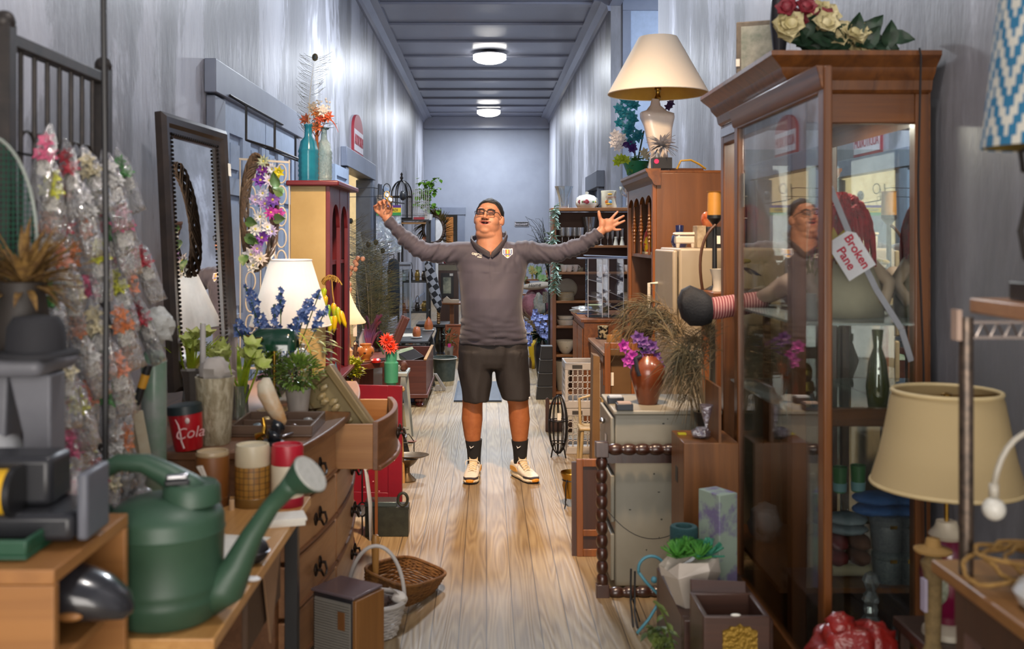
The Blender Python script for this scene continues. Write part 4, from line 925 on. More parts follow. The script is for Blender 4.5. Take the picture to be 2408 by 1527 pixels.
# yellow-green lilies in vases
def lily_bunch(nm, lab, loc, n, h, spread, c1, c2, s):
    t = thing(nm, lab, 'flowers', loc); r_ = random.Random(s)
    B(glass('#e6eee0', .25, .05, .1)).lathe([(.001, .0), (.036, 0), (.036, .006), (.03, .06), (.035, .13), (.033, .13), (.028, .06), (.032, .01), (.001, .01)], 20).build('glass_vase', t)
    tips = [(r_.uniform(-1, 1) * spread, r_.uniform(-.5, .5) * spread, h * r_.uniform(.8, 1.1)) for _ in range(n)]
    b = B(M_lime); flowers_stem(b, (0, 0, .01), tips, M_lime, .004); b.build('stems', t)
    for tp in tips:
        b = B(mat(c1, .5, c2=c2, sc=20)); d = Vector((tp[0], tp[1] - .03, .12)).normalized(); b.flower(tp, .06, 6, d, .7, 1.0); b.build('lily', t)
    b = B(M_lime)
    for k in range(10): a = r_.uniform(0, 2 * pi); b.leaf((0, 0, .1), (cos(a) * .5, sin(a) * .4, 1), .22, .02, bend=.3)
    b.build('leaves', t); return t
lily_bunch('lily_bouquet', 'pale yellow green artificial lilies behind the carved vase', Vector((X(565, 3.95), 3.95, TZ)), 9, .25, .10, '#c9cf86', '#a8b858', 1)
lily_bunch('lily_bouquet', 'second lily bunch close against the mirror glass', Vector((X(448, 4.32), 4.32, TZ)), 6, .26, .06, '#c9cf86', '#9fb04c', 5)
# shell night light
t = thing('shell_lamp', 'curved shell night light on a black and gold figurine base', 'night light', on(632, 1045, TZ)); b = B(mat('#c9bfa8', .4, c2='#b8864a', sc=7, lo=.4, hi=.6))
b.loft([[(x + r * cos(a), r * .7 * sin(a), z) for a in [2 * pi * i / 18 for i in range(18)]] for x, r, z in ((.05, .006, .065), (.04, .022, .08), (.018, .032, .12), (-.004, .034, .165), (-.012, .028, .20), (-.008, .012, .225))]); b.build('shell', t, sm=180)
B(mat('#1c2228', .2, coat=.6)).ball((.03, 0, .06), (.024, .022, .034), 14, 10, .25, 2).ball((.02, 0, .03), (.026, .024, .028), 14, 10, .2, 3).build('figurine', t)
B(M_gold).tube([(-.03, 0, .012), (-.035, -.01, .03), (-.012, -.02, .04), (-.014, 0, .06), (-.02, 0, .09)], [.014, .012, .009, .008, .006], 10).build('gold_scroll', t); B(M_black).lathe([(.001, 0), (.056, 0), (.058, .006), (.048, .012), (.001, .012)], 28, sq=(1, .8)).build('base', t)
# wooden tray box
M_tray = wood('#4c392c', '#6b5342', 'x', 5)
t = thing('wooden_tray', 'shallow divided wooden tray of small trinkets on the dresser', 'tray', (X(665, 3.72), 3.72, TZ + .001))
b = B(M_tray); b.box(-.16, .13, -.14, .16, 0, .008); [b.box(*q) for q in ((-.16, .13, -.14, -.13, .008, .04), (-.16, .13, .15, .16, .008, .04), (-.16, -.15, -.13, .15, .008, .04), (.12, .13, -.13, .15, .008, .04), (-.02, -.012, -.13, .15, .008, .032), (-.15, .12, .02, .028, .008, .032))]; b.build('tray_frame', t, bev=.002)
for k, (dx, dy, c) in enumerate(((.05, -.06, '#5a3c28'), (.08, .07, '#9a9a98'), (-.08, .09, '#b8a070'), (-.08, -.05, '#7c8a90'))):
    tag(B(mat(c, .35, .3)).ball((0, 0, .013), (.018, .015, .012), 10, 7, .3, k).cyl((-.03, 0, .005), (.03, .01, .005), .0025).build('trinket', loc=(X(665, 3.72) + dx, 3.72 + dy, TZ + .009)), 'small %s trinket in the wooden tray' % ('brown', 'grey', 'brassy', 'bluish')[k], 'trinket', 'trinkets in the wooden tray')
t = thing('silver_spoon', 'curved polished silver server on the dresser front edge', 'spoon', (bow(3.7) - .05, 3.62, TZ + .004)); B(M_silver).tube([(-.07, -.09, .004), (-.02, -.03, .012), (.02, .06, .012), (.03, .15, .006)], [.004, .006, .006, .012], 8).build('spoon', t, sm=180)
t = thing('silver_dish', 'oval polished dish at the far edge of the dresser top', 'dish', (bow(4.3) - .14, 4.18, TZ + .001)); B(M_silver).lathe([(.001, 0), (.05, 0), (.085, .014), (.09, .018), (.08, .012), (.001, .004)], 28, sq=(.8, 1.3)).build('dish', t)
# mercury glass cups cluster
for k, (px, py) in enumerate(((712, 960), (738, 952), (760, 945), (728, 935), (752, 930), (775, 962))):
    t = thing('mercury_cup', '%s dark silvery glass cup in the cluster by the potted herb' % ('front', 'middle', 'right hand', 'back', 'upper', 'outermost')[k], 'cup', on(px, py, TZ), group='dark silvery cups on the dresser')
    B(mat('#4a525c', .15, .85, c2='#20242a', sc=40)).lathe([(.001, 0), (.022, 0), (.032, .012), (.036, .035), (.03, .055), (.027, .055), (.03, .03), (.001, .01)], 22).build('cup', t)
# potted herb
def herb(nm, lab, loc, r, h, n, c, seed, potc='#a8a29a', ph=.1, leafw=.016):
    t = thing(nm, lab, 'potted plant', loc); r_ = random.Random(seed)
    B(mat(potc, .6)).lathe([(.001, 0), (r * .42, 0), (r * .55, ph * .9), (r * .58, ph), (r * .5, ph), (r * .48, ph * .85), (.001, ph * .85)], 22).build('pot', t)
    b = B(c)
    for i in range(n):
        d = Vector((r_.gauss(0, 1), r_.gauss(0, 1), r_.gauss(.3, .8))).normalized(); p = Vector((d.x * r, d.y * r, ph + h * .5 + d.z * h * .5)) * 1; p = Vector((p.x * r_.uniform(.5, 1), p.y * r_.uniform(.5, 1), max(ph, p.z)))
        b.leaf(p, d + Vector((0, 0, .3)), leafw * 1.9, leafw, bend=.3, k=3)
    b.mat(M_green)
    for i in range(14): a = r_.uniform(0, 2 * pi); b.tube([(0, 0, ph * .8), (cos(a) * r * .6, sin(a) * r * .6, ph + h * .6)], .0015, 4)
    b.build('foliage', t); return t
herb('potted_herb', 'bushy green artificial herb in a grey pot on the dresser', on(690, 985, TZ) + Vector((0, .1, 0)), .09, .12, 300, mat('#8aa848', .5, c2='#5c7a34', sc=30), 4)
herb('potted_sprig', 'smaller green sprig plant beside the shell lamp', Vector((X(640, 4.2), 4.2, TZ)), .05, .16, 150, mat('#7d9a3c', .5, c2='#50702a', sc=30), 8, '#5a4a3a', .06)
# banker's lamp
t = thing('bankers_lamp', 'brass desk lamp with a dark green glass shade', 'lamp', Vector((X(645, 4.1), 4.1, TZ))); zs = Z(825, 4.1) - TZ
gs = mat('#0c3a26', .12, coat=.8); b = B(gs); n = 18
b.loft([[(x, -.062 * k_ * cos(a), zs + .005 + .085 * k_ * sin(a)) for a in [pi * i / n for i in range(n + 1)]] + [(x, -.058 * k_ * cos(a), zs + .005 + .078 * k_ * sin(a)) for a in [pi * i / n for i in range(n, -1, -1)]] for x, k_ in ((-.095, .55), (-.085, .85), (-.06, 1), (.06, 1), (.085, .85), (.095, .55))]); b.build('glass_shade', t, sm=60)
B(M_brass).cyl((-.11, 0, zs + .06), (-.04, -.062, zs + .052), .005).ball((-.04, -.064, zs + .052), .009, 10, 7).build('shade_screw', t); B(M_brass).cyl((0, 0, .02), (0, 0, zs + .06), .007).build('stem', t); B(M_brass).lathe([(.001, 0), (.07, 0), (.07, .012), (.03, .02), (.001, .022)], 24).build('base', t)
# blue delphiniums
t = thing('blue_delphiniums', 'tall blue artificial delphinium arrangement in front of the white lamp', 'flowers', Vector((X(660, 4.35), 4.35, TZ))); r_ = random.Random(6)
B(glass('#dfe8e4', .3, .04, .1)).lathe([(.001, 0), (.045, 0), (.05, .01), (.04, .08), (.06, .16), (.055, .16), (.036, .08), (.001, .02)], 24).build('glass_vase', t)
blm = mat('#2c3f78', .55, c2='#5a78b0', sc=40)
spk = [(-.18, -.02, .36, .17), (-.16, .03, .50, .1), (-.12, -.03, .44, .16), (-.20, .0, .33, .1), (-.02, -.04, .42, .16), (.0, 0, .49, .12), (.08, -.02, .36, .14), (.12, .0, .44, .14), (.17, .0, .48, .14), (.20, .02, .41, .1), (.05, -.04, .33, .1), (-.08, .0, .38, .12)]
b = B(M_green); flowers_stem(b, (0, 0, .02), [(q[0], q[1], q[2]) for q in spk], M_green, .0025); b.build('stems', t)
for x_, y_, z_, L_ in spk:
    b = B(blm); d = Vector((x_ * 1.2, y_, .35)).normalized()
    for k in range(int(L_ / .0065)):
        f = k / (L_ / .0065); p = Vector((x_, y_, z_)) - d * L_ * (1 - f) * 1.0 + Vector((r_.uniform(-1, 1), r_.uniform(-1, 1), r_.uniform(-1, 1))) * .022 * (1.15 - f); b.flower(p, .019 * (1.1 - .5 * f), 5, (r_.uniform(-1, 1), -1, r_.uniform(-.2, 1)), .6, .5)
    b.build('flower_spike', t)
b = B(mat('#8fa05a', .5, c2='#c2c89a', sc=30))
for i in range(90):
    a = r_.uniform(-.6, .9); p0 = Vector((r_.uniform(-.02, .22), r_.uniform(-.05, .05), r_.uniform(.16, .32))); b.leaf(p0, (r_.uniform(.2, 1) if p0.x > .05 else r_.uniform(-.8, .6), r_.uniform(-.5, .2), r_.uniform(-.2, .5)), .045, .014, bend=.3)
b.mat(M_lime)
for q in ((.03, .02), (-.01, .03), (.08, .0)): b.tube(bez((q[0], -.03, .3), (q[0] + .06, -.06, .28), (q[0] + .07, -.05, .12)), [.004, .007, .004], 6, sq=.3)
b.build('trailing_leaves', t)
# lit white lamp
LP = Vector((X(683, 4.8), 4.8, TZ)); zb, zt = Z(765, 4.8) - TZ, Z(612, 4.8) - TZ
t = thing('table_lamp', 'lit table lamp with a glowing white pleated shade and clear cut base', 'lamp', LP)
shm2 = lampshade('#f4f2ee', .62); B(shm2).lathe([(.187, zb), (.188, zb + .004), (.098, zt - .004), (.097, zt), (.0955, zt), (.1855, zb)], 120, flute=.006, fl_n=40).build('lamp_shade', t, sm=60)
[B(mat('#e8e8ea', .4)).ring((0, 0, q), r, .004, 44).build('shade_trim', t) for q, r in ((zt, .098), (zb, .188))]
B(M_crystal).lathe([(.001, 0), (.05, 0), (.055, .02), (.03, .035), (.06, .09), (.068, .14), (.05, .18), (.02, .2), (.012, .24)], 24, flute=.05, fl_n=10).build('crystal_base', t); B(M_chrome).cyl((0, 0, .2), (0, 0, zt - .04), .006).lathe([(.015, .24), (.045, .17), (.05, .165), (.03, .19), (.014, .25)], 20).build('neck', t)
B(mat('#ffffff', .4, em=8)).ball((0, 0, (zb + zt) / 2), (.028, .028, .04), 14, 10).build('bulb', t); B(M_chrome).bar((-.097, 0, zt), (.097, 0, zt), .003).build('spider', t)
light('table_lamp_light', 'POINT', LP + Vector((0, 0, (zb + zt) / 2)), 58, (.88, .94, 1), .04)
# clear tall glass, glass dome lamp item in front
t = thing('glass_cylinder', 'clear cylinder vase in front of the lamp base', 'vase', Vector((X(668, 4.5), 4.5, TZ))); t.location.x = X(712, 4.5)
B(M_glass).lathe([(.001, 0), (.04, 0), (.041, .16), (.038, .16), (.037, .006), (.001, .006)], 26).build('glass_body', t)
t = thing('glass_dome', 'small blue tinted glass dome lid resting on the clear cylinder vase', 'lid', t.location + Vector((0, 0, .161))); B(glass('#d8e4f0', .4, .03, .3)).lathe([(.046, 0), (.04, .02), (.018, .04), (.008, .055), (.012, .07), (.001, .075)], 24).build('dome', t)
# white ring screen
t = thing('ring_screen', 'white metal screen of stacked rings standing behind the flower wreath', 'screen', (0, 0, TZ)); wm = mat('#d6d0c2', .5); yR = 5.60
b = B(wm)
for px, n, p0 in ((672, 5, 412), (647, 5, 412), (601, 5, 412)):
    for k in range(8): b.ring((X(px, yR), yR, Z(p0 + k * 49.5, yR) - TZ), .026, .0045, 22, 6, 'y', .050)
b.build('rings', t); B(wm).bar((X(575, yR), yR, Z(378, yR) - TZ), (X(692, yR), yR, Z(386, yR) - TZ), .011).build('top_bar', t); B(wm).bar((X(575, yR), yR, .001), (X(692, yR), yR, .001), .011).build('bottom_bar', t)
for px in (577, 624, 690): B(wm).cyl((X(px, yR), yR, 0), (X(px, yR), yR, Z(380, yR) - TZ), .004).build('upright', t)
t.location = (0, -.12, TZ)
# flower wreath on grapevine
wc = P(610, 500, 4.75); t = thing('flower_wreath', 'grapevine wreath with purple, white and yellow flowers hanging by the mirror', 'wreath', wc)
vine = mat('#4a3a2c', .8, c2='#6a5642', sc=40); b = B(vine)
for k in range(16):
    r_ = random.Random(k); pts = []
    for i in range(40):
        a = 2 * pi * i / 40; w_ = .03; pts.append((.075 * cos(a) + w_ * sin(3 * a + k) * .6, w_ * cos(5 * a + k * 2) * .8, .255 * sin(a) + w_ * cos(4 * a + k) * .7))
    b.tube(pts, .0055, 5, closed=True)
b.build('grapevine', t)
fl = [(620, 380, '#b8c2a0', .034), (617, 400, '#6f2a8a', .03), (640, 398, '#dfe0ea', .032), (612, 425, '#6a34a0', .04), (632, 425, '#d8d0ea', .034), (655, 405, '#d8c820', .03), (618, 455, '#cfd0e4', .034), (640, 470, '#8a5cb8', .04), (622, 480, '#a98ccc', .036), (600, 470, '#c0b0d8', .03), (636, 500, '#c03aa0', .036), (655, 505, '#b23c98', .036), (612, 510, '#e2e2e6', .036), (628, 535, '#e4e6ea', .036), (600, 540, '#d9dcdc', .04), (616, 560, '#8040a8', .042), (604, 585, '#c9a8d8', .034), (590, 600, '#e6e0dc', .042), (612, 610, '#e0d6cc', .04), (596, 625, '#d8d6cc', .036), (640, 545, '#d6c8ea', .03)]
for k, (px, py, c, r) in enumerate(fl):
    b = B(mat(c, .6)); p = P(px, py, 4.70) - wc; b.flower(p, r, 7 if k % 2 else 10, (rnd.uniform(-.3, .8), -1, rnd.uniform(-.2, .6)), .55 if k % 2 else .3, .3, mat('#c8c060', .6), .18, 2); b.build('bloom', t)
b = B(mat('#5f8a3c', .5, c2='#7c8f60', sc=20))
for px, py, L_ in ((650, 440, .09), (645, 515, .08), (580, 520, .09), (578, 555, .09), (590, 570, .08), (575, 600, .06), (665, 455, .07)): b.leaf(P(px, py, 4.69) - wc, (rnd.uniform(-.5, .8), -.5, rnd.uniform(-.6, .6)), L_, .05, up=(0, -1, 0), bend=.2)
b.build('leaves', t)
# black wire rack hung on the casing
t = thing('wire_rack', 'black wire wall rack hanging from the door casing over the wreath', 'rack', (0, 0, 0)); b = B(M_black)
yA, yB = 5.72, 7.2; xw = WL + .16
for x_, z_, z2 in ((xw, 2.24, 2.05), (xw + .16, 2.15, 2.0)):
    b.tube([(x_, yA, z_), (x_, yA, z2), (x_, yB, z2), (x_, yB, z_ - .02)], .007, 6)
for y_ in (yA, yA + .5, yB): b.tube([(xw, y_, 2.05), (xw + .16, y_, 2.0)], .007, 6)
b.tube([(WL + .07, yA, 2.3), (WL + .07, yB, 2.3)], .007, 6); b.tube([(WL + .07, yA, 2.3), (xw, yA, 2.24)], .006, 6)
b.build('wire_frame', t); b = B(mat('#5a5a62', .3, .6))
for k in range(6): b.tube(arc((xw + .05, yB + .1, 1.98 + .0 * k), .02 + .03 * k, pi * .1, pi * .9, 10, 'yz', .2), .004, 5)
b.build('scroll', t)
# hutch (cream side, maroon front)
mar = mat('#5c1a22', .35, c2='#6a222a', sc=8); crm = mat('#b49c68', .5, c2='#aa925e', sc=5)
t = thing('maroon_hutch', 'cream sided hutch with maroon arched front beside the lit lamp', 'hutch', (0, 0, 0)); xb_, xf_, ya_, yb_ = -1.057, -.862, 5.5, 6.3; z0_, z1_ = .72, 1.78
B(crm).box(xb_, xf_ - .005, ya_, ya_ + .02, z0_, z1_).build('side_panel', t, bev=.002); B(mar).box(xb_, xf_ - .005, yb_ - .02, yb_, z0_, z1_).build('side_panel', t, bev=.002)
B(mat('#3a1418', .5)).box(xb_, xb_ + .012, ya_ + .02, yb_ - .02, z0_, z1_).build('back_panel', t)
for z_ in (1.03, 1.36): B(mar).box(xb_ + .012, xf_ - .005, ya_ + .02, yb_ - .02, z_ - .01, z_ + .01).build('shelf', t)
b = B(mar).box(xf_ - .004, xf_ + .018, ya_, ya_ + .09, z0_, z1_).box(xf_ - .004, xf_ + .018, yb_ - .09, yb_, z0_, z1_).box(xf_ - .004, xf_ + .018, ya_ + .38, ya_ + .42, z0_, z1_)
b.build('stile', t, bev=.002)
for ya2, yb2 in ((ya_ + .09, ya_ + .38), (ya_ + .42, yb_ - .09)):
    m_ = (ya2 + yb2) / 2; hw = (yb2 - ya2) / 2
    pts = [(ya2, z1_), (yb2, z1_), (yb2, 1.56)] + [(m_ + hw * .92 * cos(a), 1.58 + .11 * sin(a)) for a in [pi * i / 12 for i in range(13)]] + [(ya2, 1.56)]
    B(mar).prism(pts, xf_ - .003, xf_ + .016, 'yz').build('arch_panel', t)
B(mar).box(xb_ - .02, xf_ + .07, ya_ - .03, yb_ + .03, z1_, z1_ + .03).build('cornice', t, bev=.008)
b = B(mar).box(-1.3, xf_ + .05, ya_, yb_, .70, .72).box(-1.28, xf_, ya_ + .005, yb_ - .005, .05, .70); b.build('base_cabinet', t, bev=.003)
dr = bpy.data.objects.new('open_door', None); COL.objects.link(dr); dr.parent = t; dr.location = (-.855, 5.47, .075); dr.rotation_euler = (0, 0, R(-8))
dm = mat('#7c1420', .35, c2='#701420', sc=6); w2 = .41
b = B(dm).box(0, .06, 0, .02, 0, .64).box(w2 - .075, w2, 0, .02, 0, .64).box(.06, w2 - .075, 0, .02, .565, .64).box(.06, w2 - .075, 0, .02, 0, .07).box(.06, w2 - .075, .006, .014, .07, .565); b.build('door_panel', dr, bev=.002)
b = B(mat('#c08a84', .6)); [b.ball((w2 * u, -.001, .64 * v), (.004, .001, .003), 6, 4) for u, v in ((.9, .38), (.55, .3), (.7, .12), (.62, .2), (.95, .6), (.5, .15))]; b.build('paint_chips', dr)
B(M_brass).cyl((0, .005, .1), (0, .005, .16), .006).cyl((0, .005, .5), (0, .005, .56), .006).build('hinge', dr)
t = thing('stone_ball', 'grey green stone ball in the arched niche of the hutch', 'ball', (-.91, 5.66, 1.37)); B(mat('#6a7a6c', .5, bump=.4)).ball((0, 0, .055), .052, 20, 14).build('ball', t)
for k, (px, py, c, nm) in enumerate(((790, 925, '#a02830', 'red'), (775, 922, '#3a5a78', 'blue'))):
    t = thing('garden_gnome', 'tiny %s gnome figure on the hutch ledge' % nm, 'figurine', Vector((xf_ + .03, 5.53 + .1 * k, .72)), group='tiny gnomes on the hutch ledge'); h_ = .1
    B(mat(c, .5)).lathe([(.001, 0), (.016, 0), (.018, .02), (.01, .04)], 14).build('coat', t); B(mat('#c89a80', .6)).ball((0, 0, .045), .011, 10, 8).build('head', t); B(mat('#b8b4b0' if k == 0 else c, .5)).lathe([(.013, .05), (.008, .07), (.001, .095)], 12).build('pointed_cap', t); B(mat('#d8d4ce', .8)).ball((.006, -.006, .036), (.008, .008, .014), 8, 6).build('beard', t)
# bottles on the hutch
def bottle(nm, lab, px, y, w_, h, m, kind):
    t = thing(nm, lab, 'bottle', (X(px, y), y, z1_ + .031)); r = w_ / 2
    pr = [(.001, 0), (r, 0), (r, .01)]
    if kind: pr += [(r * (1.0 + (.05 if i % 2 else -.03)), .02 + i * h * .042) for i in range(13)]
    else: pr += [(r, h * .62)]
    pr += [(r * .8, h * .70), (r * .42, h * .78), (r * .36, h * .95), (r * .44, h * .97), (r * .44, h), (r * .3, h)]
    B(m).lathe(pr, 28, flute=.05 if kind else 0, fl_n=9).build('bottle_body', t, sm=60); return t
bottle('turquoise_bottle', 'opaque turquoise bottle with a bobbled body on the hutch top', 725, 5.62, .105, .315, mat('#1f7f98', .25, c2='#1a6c88', sc=10, coat=.5), True)
bottle('aqua_bottle', 'clear pale aqua cut glass bottle behind the turquoise one', 762, 5.72, .085, .31, glass('#b8dce0', .3, .05, .25, 70), True)
# flowers, feather in bottles
t = thing('orange_flowers', 'orange and white artificial flowers standing in the hutch bottles', 'flowers', (X(745, 5.70), 5.70, z1_ + .031)); T5 = t.location
tips = [(P(q[0], q[1], 5.68) - T5) for q in ((720, 282), (742, 265), (752, 280), (735, 255), (760, 262), (770, 275), (745, 300))]
b = B(mat('#8a4a20', .6)); flowers_stem(b, (0, 0, .24), tips, mat('#8a4a20', .6), .0025); b.cyl((0, 0, .02), (0, 0, .29), .009); b.build('stems', t)
for k, q in enumerate(tips):
    b = B(mat(('#d0603c', '#d8803c', '#c85a44', '#d8d0c8', '#e0dcd6', '#c8603c', '#d07044')[k], .6)); b.flower(q, .04, 8, (rnd.uniform(-.4, .4), -1, .3), .4, .5, layers=2); b.build('bloom', t)
b = B(M_dgreen)
for k in range(26): a = rnd.uniform(0, 2 * pi); b.leaf(Vector((0, 0, .31)) + Vector((rnd.uniform(-.05, .07), rnd.uniform(-.02, .02), rnd.uniform(-.02, .05))), (cos(a), sin(a) * .5, .4), .05, .014)
b.mat(mat('#c05030', .6)).tube(bez((.03, 0, .34), (.09, -.02, .38), (.12, 0, .28)), [.008, .006, .001], 6); b.mat(mat('#e4e2de', .6)); [b.ball(Vector((.03 + rnd.uniform(-.04, .05), rnd.uniform(-.02, .02), .42 + rnd.uniform(-.03, .05))), .006, 6, 4) for _ in range(30)]
b.build('leaves_and_berries', t)
def feather(t, p0, p1, L, eye=True, c='#3a4030', bl=.06, n=70, seed=0, droop=.03):
    """a peacock feather: quill, barbs and eye"""
    r_ = random.Random(seed); p0, p1 = Vector(p0), Vector(p1); d = (p1 - p0); side = d.cross(Vector((0, 1, 0))).normalized(); mid = (p0 + p1) / 2 + side * droop
    pts = bez(p0, mid, p1, 14); B(mat('#b8b09a', .5)).tube(pts, [.0022, .0008], 5).build('quill', t)
    b = B(mat(c, .6, c2='#5a5a34', sc=30))
    for i in range(n):
        f = .12 + .88 * i / n; k = f * 14; j = min(13, int(k)); p = pts[j].lerp(pts[j + 1], k - j); tdir = (pts[j + 1] - pts[j]).normalized()
        for q in (-1, 1): b.tube(bez(p, p + side * q * bl * .5 + tdir * bl * .2, p + side * q * bl * (.6 + .5 * f) * r_.uniform(.7, 1.1) + tdir * bl * r_.uniform(.1, .7) + Vector((0, r_.uniform(-.02, .02), 0)), 3), [bl * .016, .0006], 3)
    b.build('barbs', t)
    if eye:
        e = p1 + Vector((0, -.003, 0)); B(mat('#3c3616', .5)).ball(e, (.017, .004, .022), 14, 8).build('eye_rim', t); B(mat('#1c2c34', .5)).ball(e + Vector((0, -.003, 0)), (.010, .003, .013), 12, 7).build('eye', t)
t = thing('peacock_feather', 'single tall peacock feather rising above the hutch bottles', 'feather', (X(727, 5.62), 5.62, z1_ + .031)); feather(t, (0, 0, .2), P(741, 135, 5.62) - t.location, 1, bl=.085, n=64, seed=3)
# yellow pepper garland
t = thing('pepper_garland', 'bunch of yellow green plastic peppers tied with raffia on the hutch', 'garland', P(780, 655, 5.42)); M_raf = mat('#a8853c', .8, c2='#866828', sc=40); b = B(M_raf)
for k in range(22): a = rnd.uniform(-.5, pi + .5); b.tube(bez((0, 0, 0), (.05 * cos(a), -.01, .04 * sin(a)), (.055 * cos(a + .5), rnd.uniform(-.02, .02), -.03 + .02 * sin(a))), .003, 4)
b.tube([(0, 0, 0), (.005, 0, -.08), (.02, 0, -.18)], .004, 5); b.build('raffia_bow', t)
for k, (dx, dz, ax) in enumerate(((-.03, -.09, 8), (-.015, -.14, 5), (.01, -.13, -6), (.03, -.15, -10), (.045, -.17, -20), (.0, -.20, 6), (.02, -.19, 4), (-.035, -.05, 14))):
    b = B(mat('#c8b418' if k > 2 else '#5f9a2c', .25, c2='#7fa81c' if k % 2 else '#d8a018', sc=14)); b.loft([[(r * cos(a), r * sin(a), z) for a in [2 * pi * i / 12 for i in range(12)]] for r, z in ((.004, 0), (.014, -.01), (.016, -.03), (.011, -.075), (.002, -.1))]); b.T = Matrix()
    o = b.build('pepper', t, loc=(dx, -.01, dz), sm=180, rot=(0, R(ax), 0))
# ================================================================ right side, front to back
cw_ = wood('#4a2810', '#7c4a1e', 'z', 5, .35, .3); cwy = wood('#4a2810', '#7c4a1e', 'y', 5, .35, .3); cwx = wood('#4a2810', '#7c4a1e', 'x', 5, .35, .3)
t = thing('curio_cabinet', 'tall brown glass fronted display cabinet with its sliding door pushed open', 'display cabinet', (0, 0, 0))
CX0, CX1, CYa, CYb = 1.01, 1.47, 3.38, 4.40
for x_, y_ in ((CX0, CYa), (CX0, CYb - .05), (CX1 - .05, CYa), (CX1 - .05, CYb - .05)): B(cw_).box(x_, x_ + .05, y_, y_ + .05, .0, 1.98).build('post', t, bev=.004)
B(glass('#f2f6f4', .03)).box(CX0 + .05, CX1 - .05, CYb - .022, CYb - .018, .12, 1.88).build('side_glass', t, sm=0)
B(M_mirror).box(CX1 - .012, CX1 - .006, CYa + .05, CYb - .05, .12, 1.88).build('mirror_back', t, sm=0)
B(cwy).box(CX1 - .005, CX1, CYa, CYb, .05, 1.98).build('back_panel', t)
B(glass('#f4f8f6', .02, fr=.35)).box(CX0 + .05, CX1 - .05, CYa + .018, CYa + .022, .12, 1.88).build('side_glass', t, sm=0)
[B(cwx).box(CX0 + .05, CX1 - .05, CYa, CYa + .04, *q).build('side_rail', t, bev=.004) for q in ((1.88, 1.98), (.05, .13))]; B(cwx).box(CX0 + .05, CX1 - .05, CYa + .025, CYa + .06, .87, .93).build('middle_rail', t, bev=.004)
B(cwy).box(CX0, CX0 + .04, CYa + .05, CYb - .05, 1.9, 1.98).box(CX0, CX0 + .04, CYa + .05, CYb - .05, .05, .12).build('front_rail', t, bev=.004)
B(cwy).box(CX0 + .01, CX1 - .012, CYa + .02, CYb - .02, .05, .075).build('floor_board', t); B(cwy).box(CX0 + .01, CX1 - .012, 3.555, CYb - .05, .262, .28).build('lower_shelf', t); B(cwy).box(CX0 + .01, CX1 - .012, CYa + .02, CYb - .02, 1.962, 1.98).build('ceiling_board', t)
for z_ in (.90, 1.215): B(glass('#dfe8e4', .25, .03, .22)).box(CX0 + .03, CX1 - .014, CYa + .03, CYb - .03, z_ - .008, z_).build('glass_shelf', t, sm=0)
b = B(cw_)
prof = [(0, 1.98), (.012, 1.99), (.018, 2.02), (.04, 2.045), (.045, 2.06), (.075, 2.085), (.085, 2.095), (.085, 2.11), (-.05, 2.11), (-.05, 1.98)]
b.loft([[(CX0 - a, CYb + a * .2, z) for a, z in prof], [(CX0 - a, CYa - a * .8, z) for a, z in prof], [(CX1 + a * .1, CYa - a * .8, z) for a, z in prof]]); b.box(CX0, CX1, CYa, CYb, 2.08, 2.108); b.build('crown_moulding', t, sm=25)
B(M_silver).box(CX0 - .008, CX0 + .001, CYa + .1, CYb - .03, 1.93, 1.965).build('slide_track', t)
dr = bpy.data.objects.new('sliding_door', None); COL.objects.link(dr); dr.parent = t; dx0 = .975
[B(cw_).box(dx0, dx0 + .026, q, q + .055, .1, 2.0).build('door_stile', dr, bev=.005) for q in (2.95, 3.965)]; B(cwy).box(dx0, dx0 + .026, 3.005, 3.965, .1, .19).build('door_rail', dr, bev=.004); b = B(cwy).box(dx0, dx0 + .026, 3.005, 3.965, 1.925, 2.0)
b.prism([(dx0 - .022, 2.0), (dx0, 2.0), (dx0, 1.93), (dx0 - .008, 1.94), (dx0 - .012, 1.965)], 2.95, 4.02).build('door_rail', dr, bev=.003)
B(glass('#f4f6f6', .03, fr=.42)).box(dx0 + .011, dx0 + .015, 3.0, 3.97, .18, 1.93).build('door_glass', dr, sm=0)
B(M_tagm).box(dx0 + .016, dx0 + .018, 3.93, 3.965, 1.62, 1.75).build('paper_note', dr)
B(mat('#d8cdb8', .4)).box(CX0 + .15, CX0 + .25, 3.8, 3.9, 1.945, 1.96).build('fill_puck', t); light('cabinet_fill', 'AREA', (CX0 + .2, 3.85, 1.94), 5, (1, .9, .76), .12)  # puck and its light are added to brighten the cabinet interior
# tape and tag on the side glass
yg = CYa + .0175
t = thing('duct_tape', 'grey tape strip stuck diagonally over the cracked side glass', 'tape', (0, 0, 0)); b = B(mat('#8e9298', .4)); pts = [P(1952, 440, yg - .003), P(1995, 545, yg - .003), P(2060, 680, yg - .003), P(2120, 775, yg - .003), P(2143, 850, yg - .003)]
for a_, c_ in zip(pts, pts[1:]): b.bar(a_, c_, .020, .002, up=(0, 1, 0))
b.build('tape', t)
t = thing('price_tag', 'white paper tag with red handwriting on the side glass', 'tag', P(2002, 600, yg - .008), rot=(0, R(58), 0)); mg_ = .074
B(mat('#c6c9cc', .6)).prism([(-.075, -.03), (-.055, -.052), (.07, -.052), (.07, .052), (-.055, .052), (-.075, .03)], -.0012, .0012).build('card', t)
lettering('Broken', .042, mat('#a8283c', .6), t, (0, -.002, .021), (R(90), 0, 0), extrude=.0004, bold=.001); lettering('Pane', .042, mat('#a8283c', .6), t, (0, -.002, -.022), (R(90), 0, 0), extrude=.0004, bold=.001)
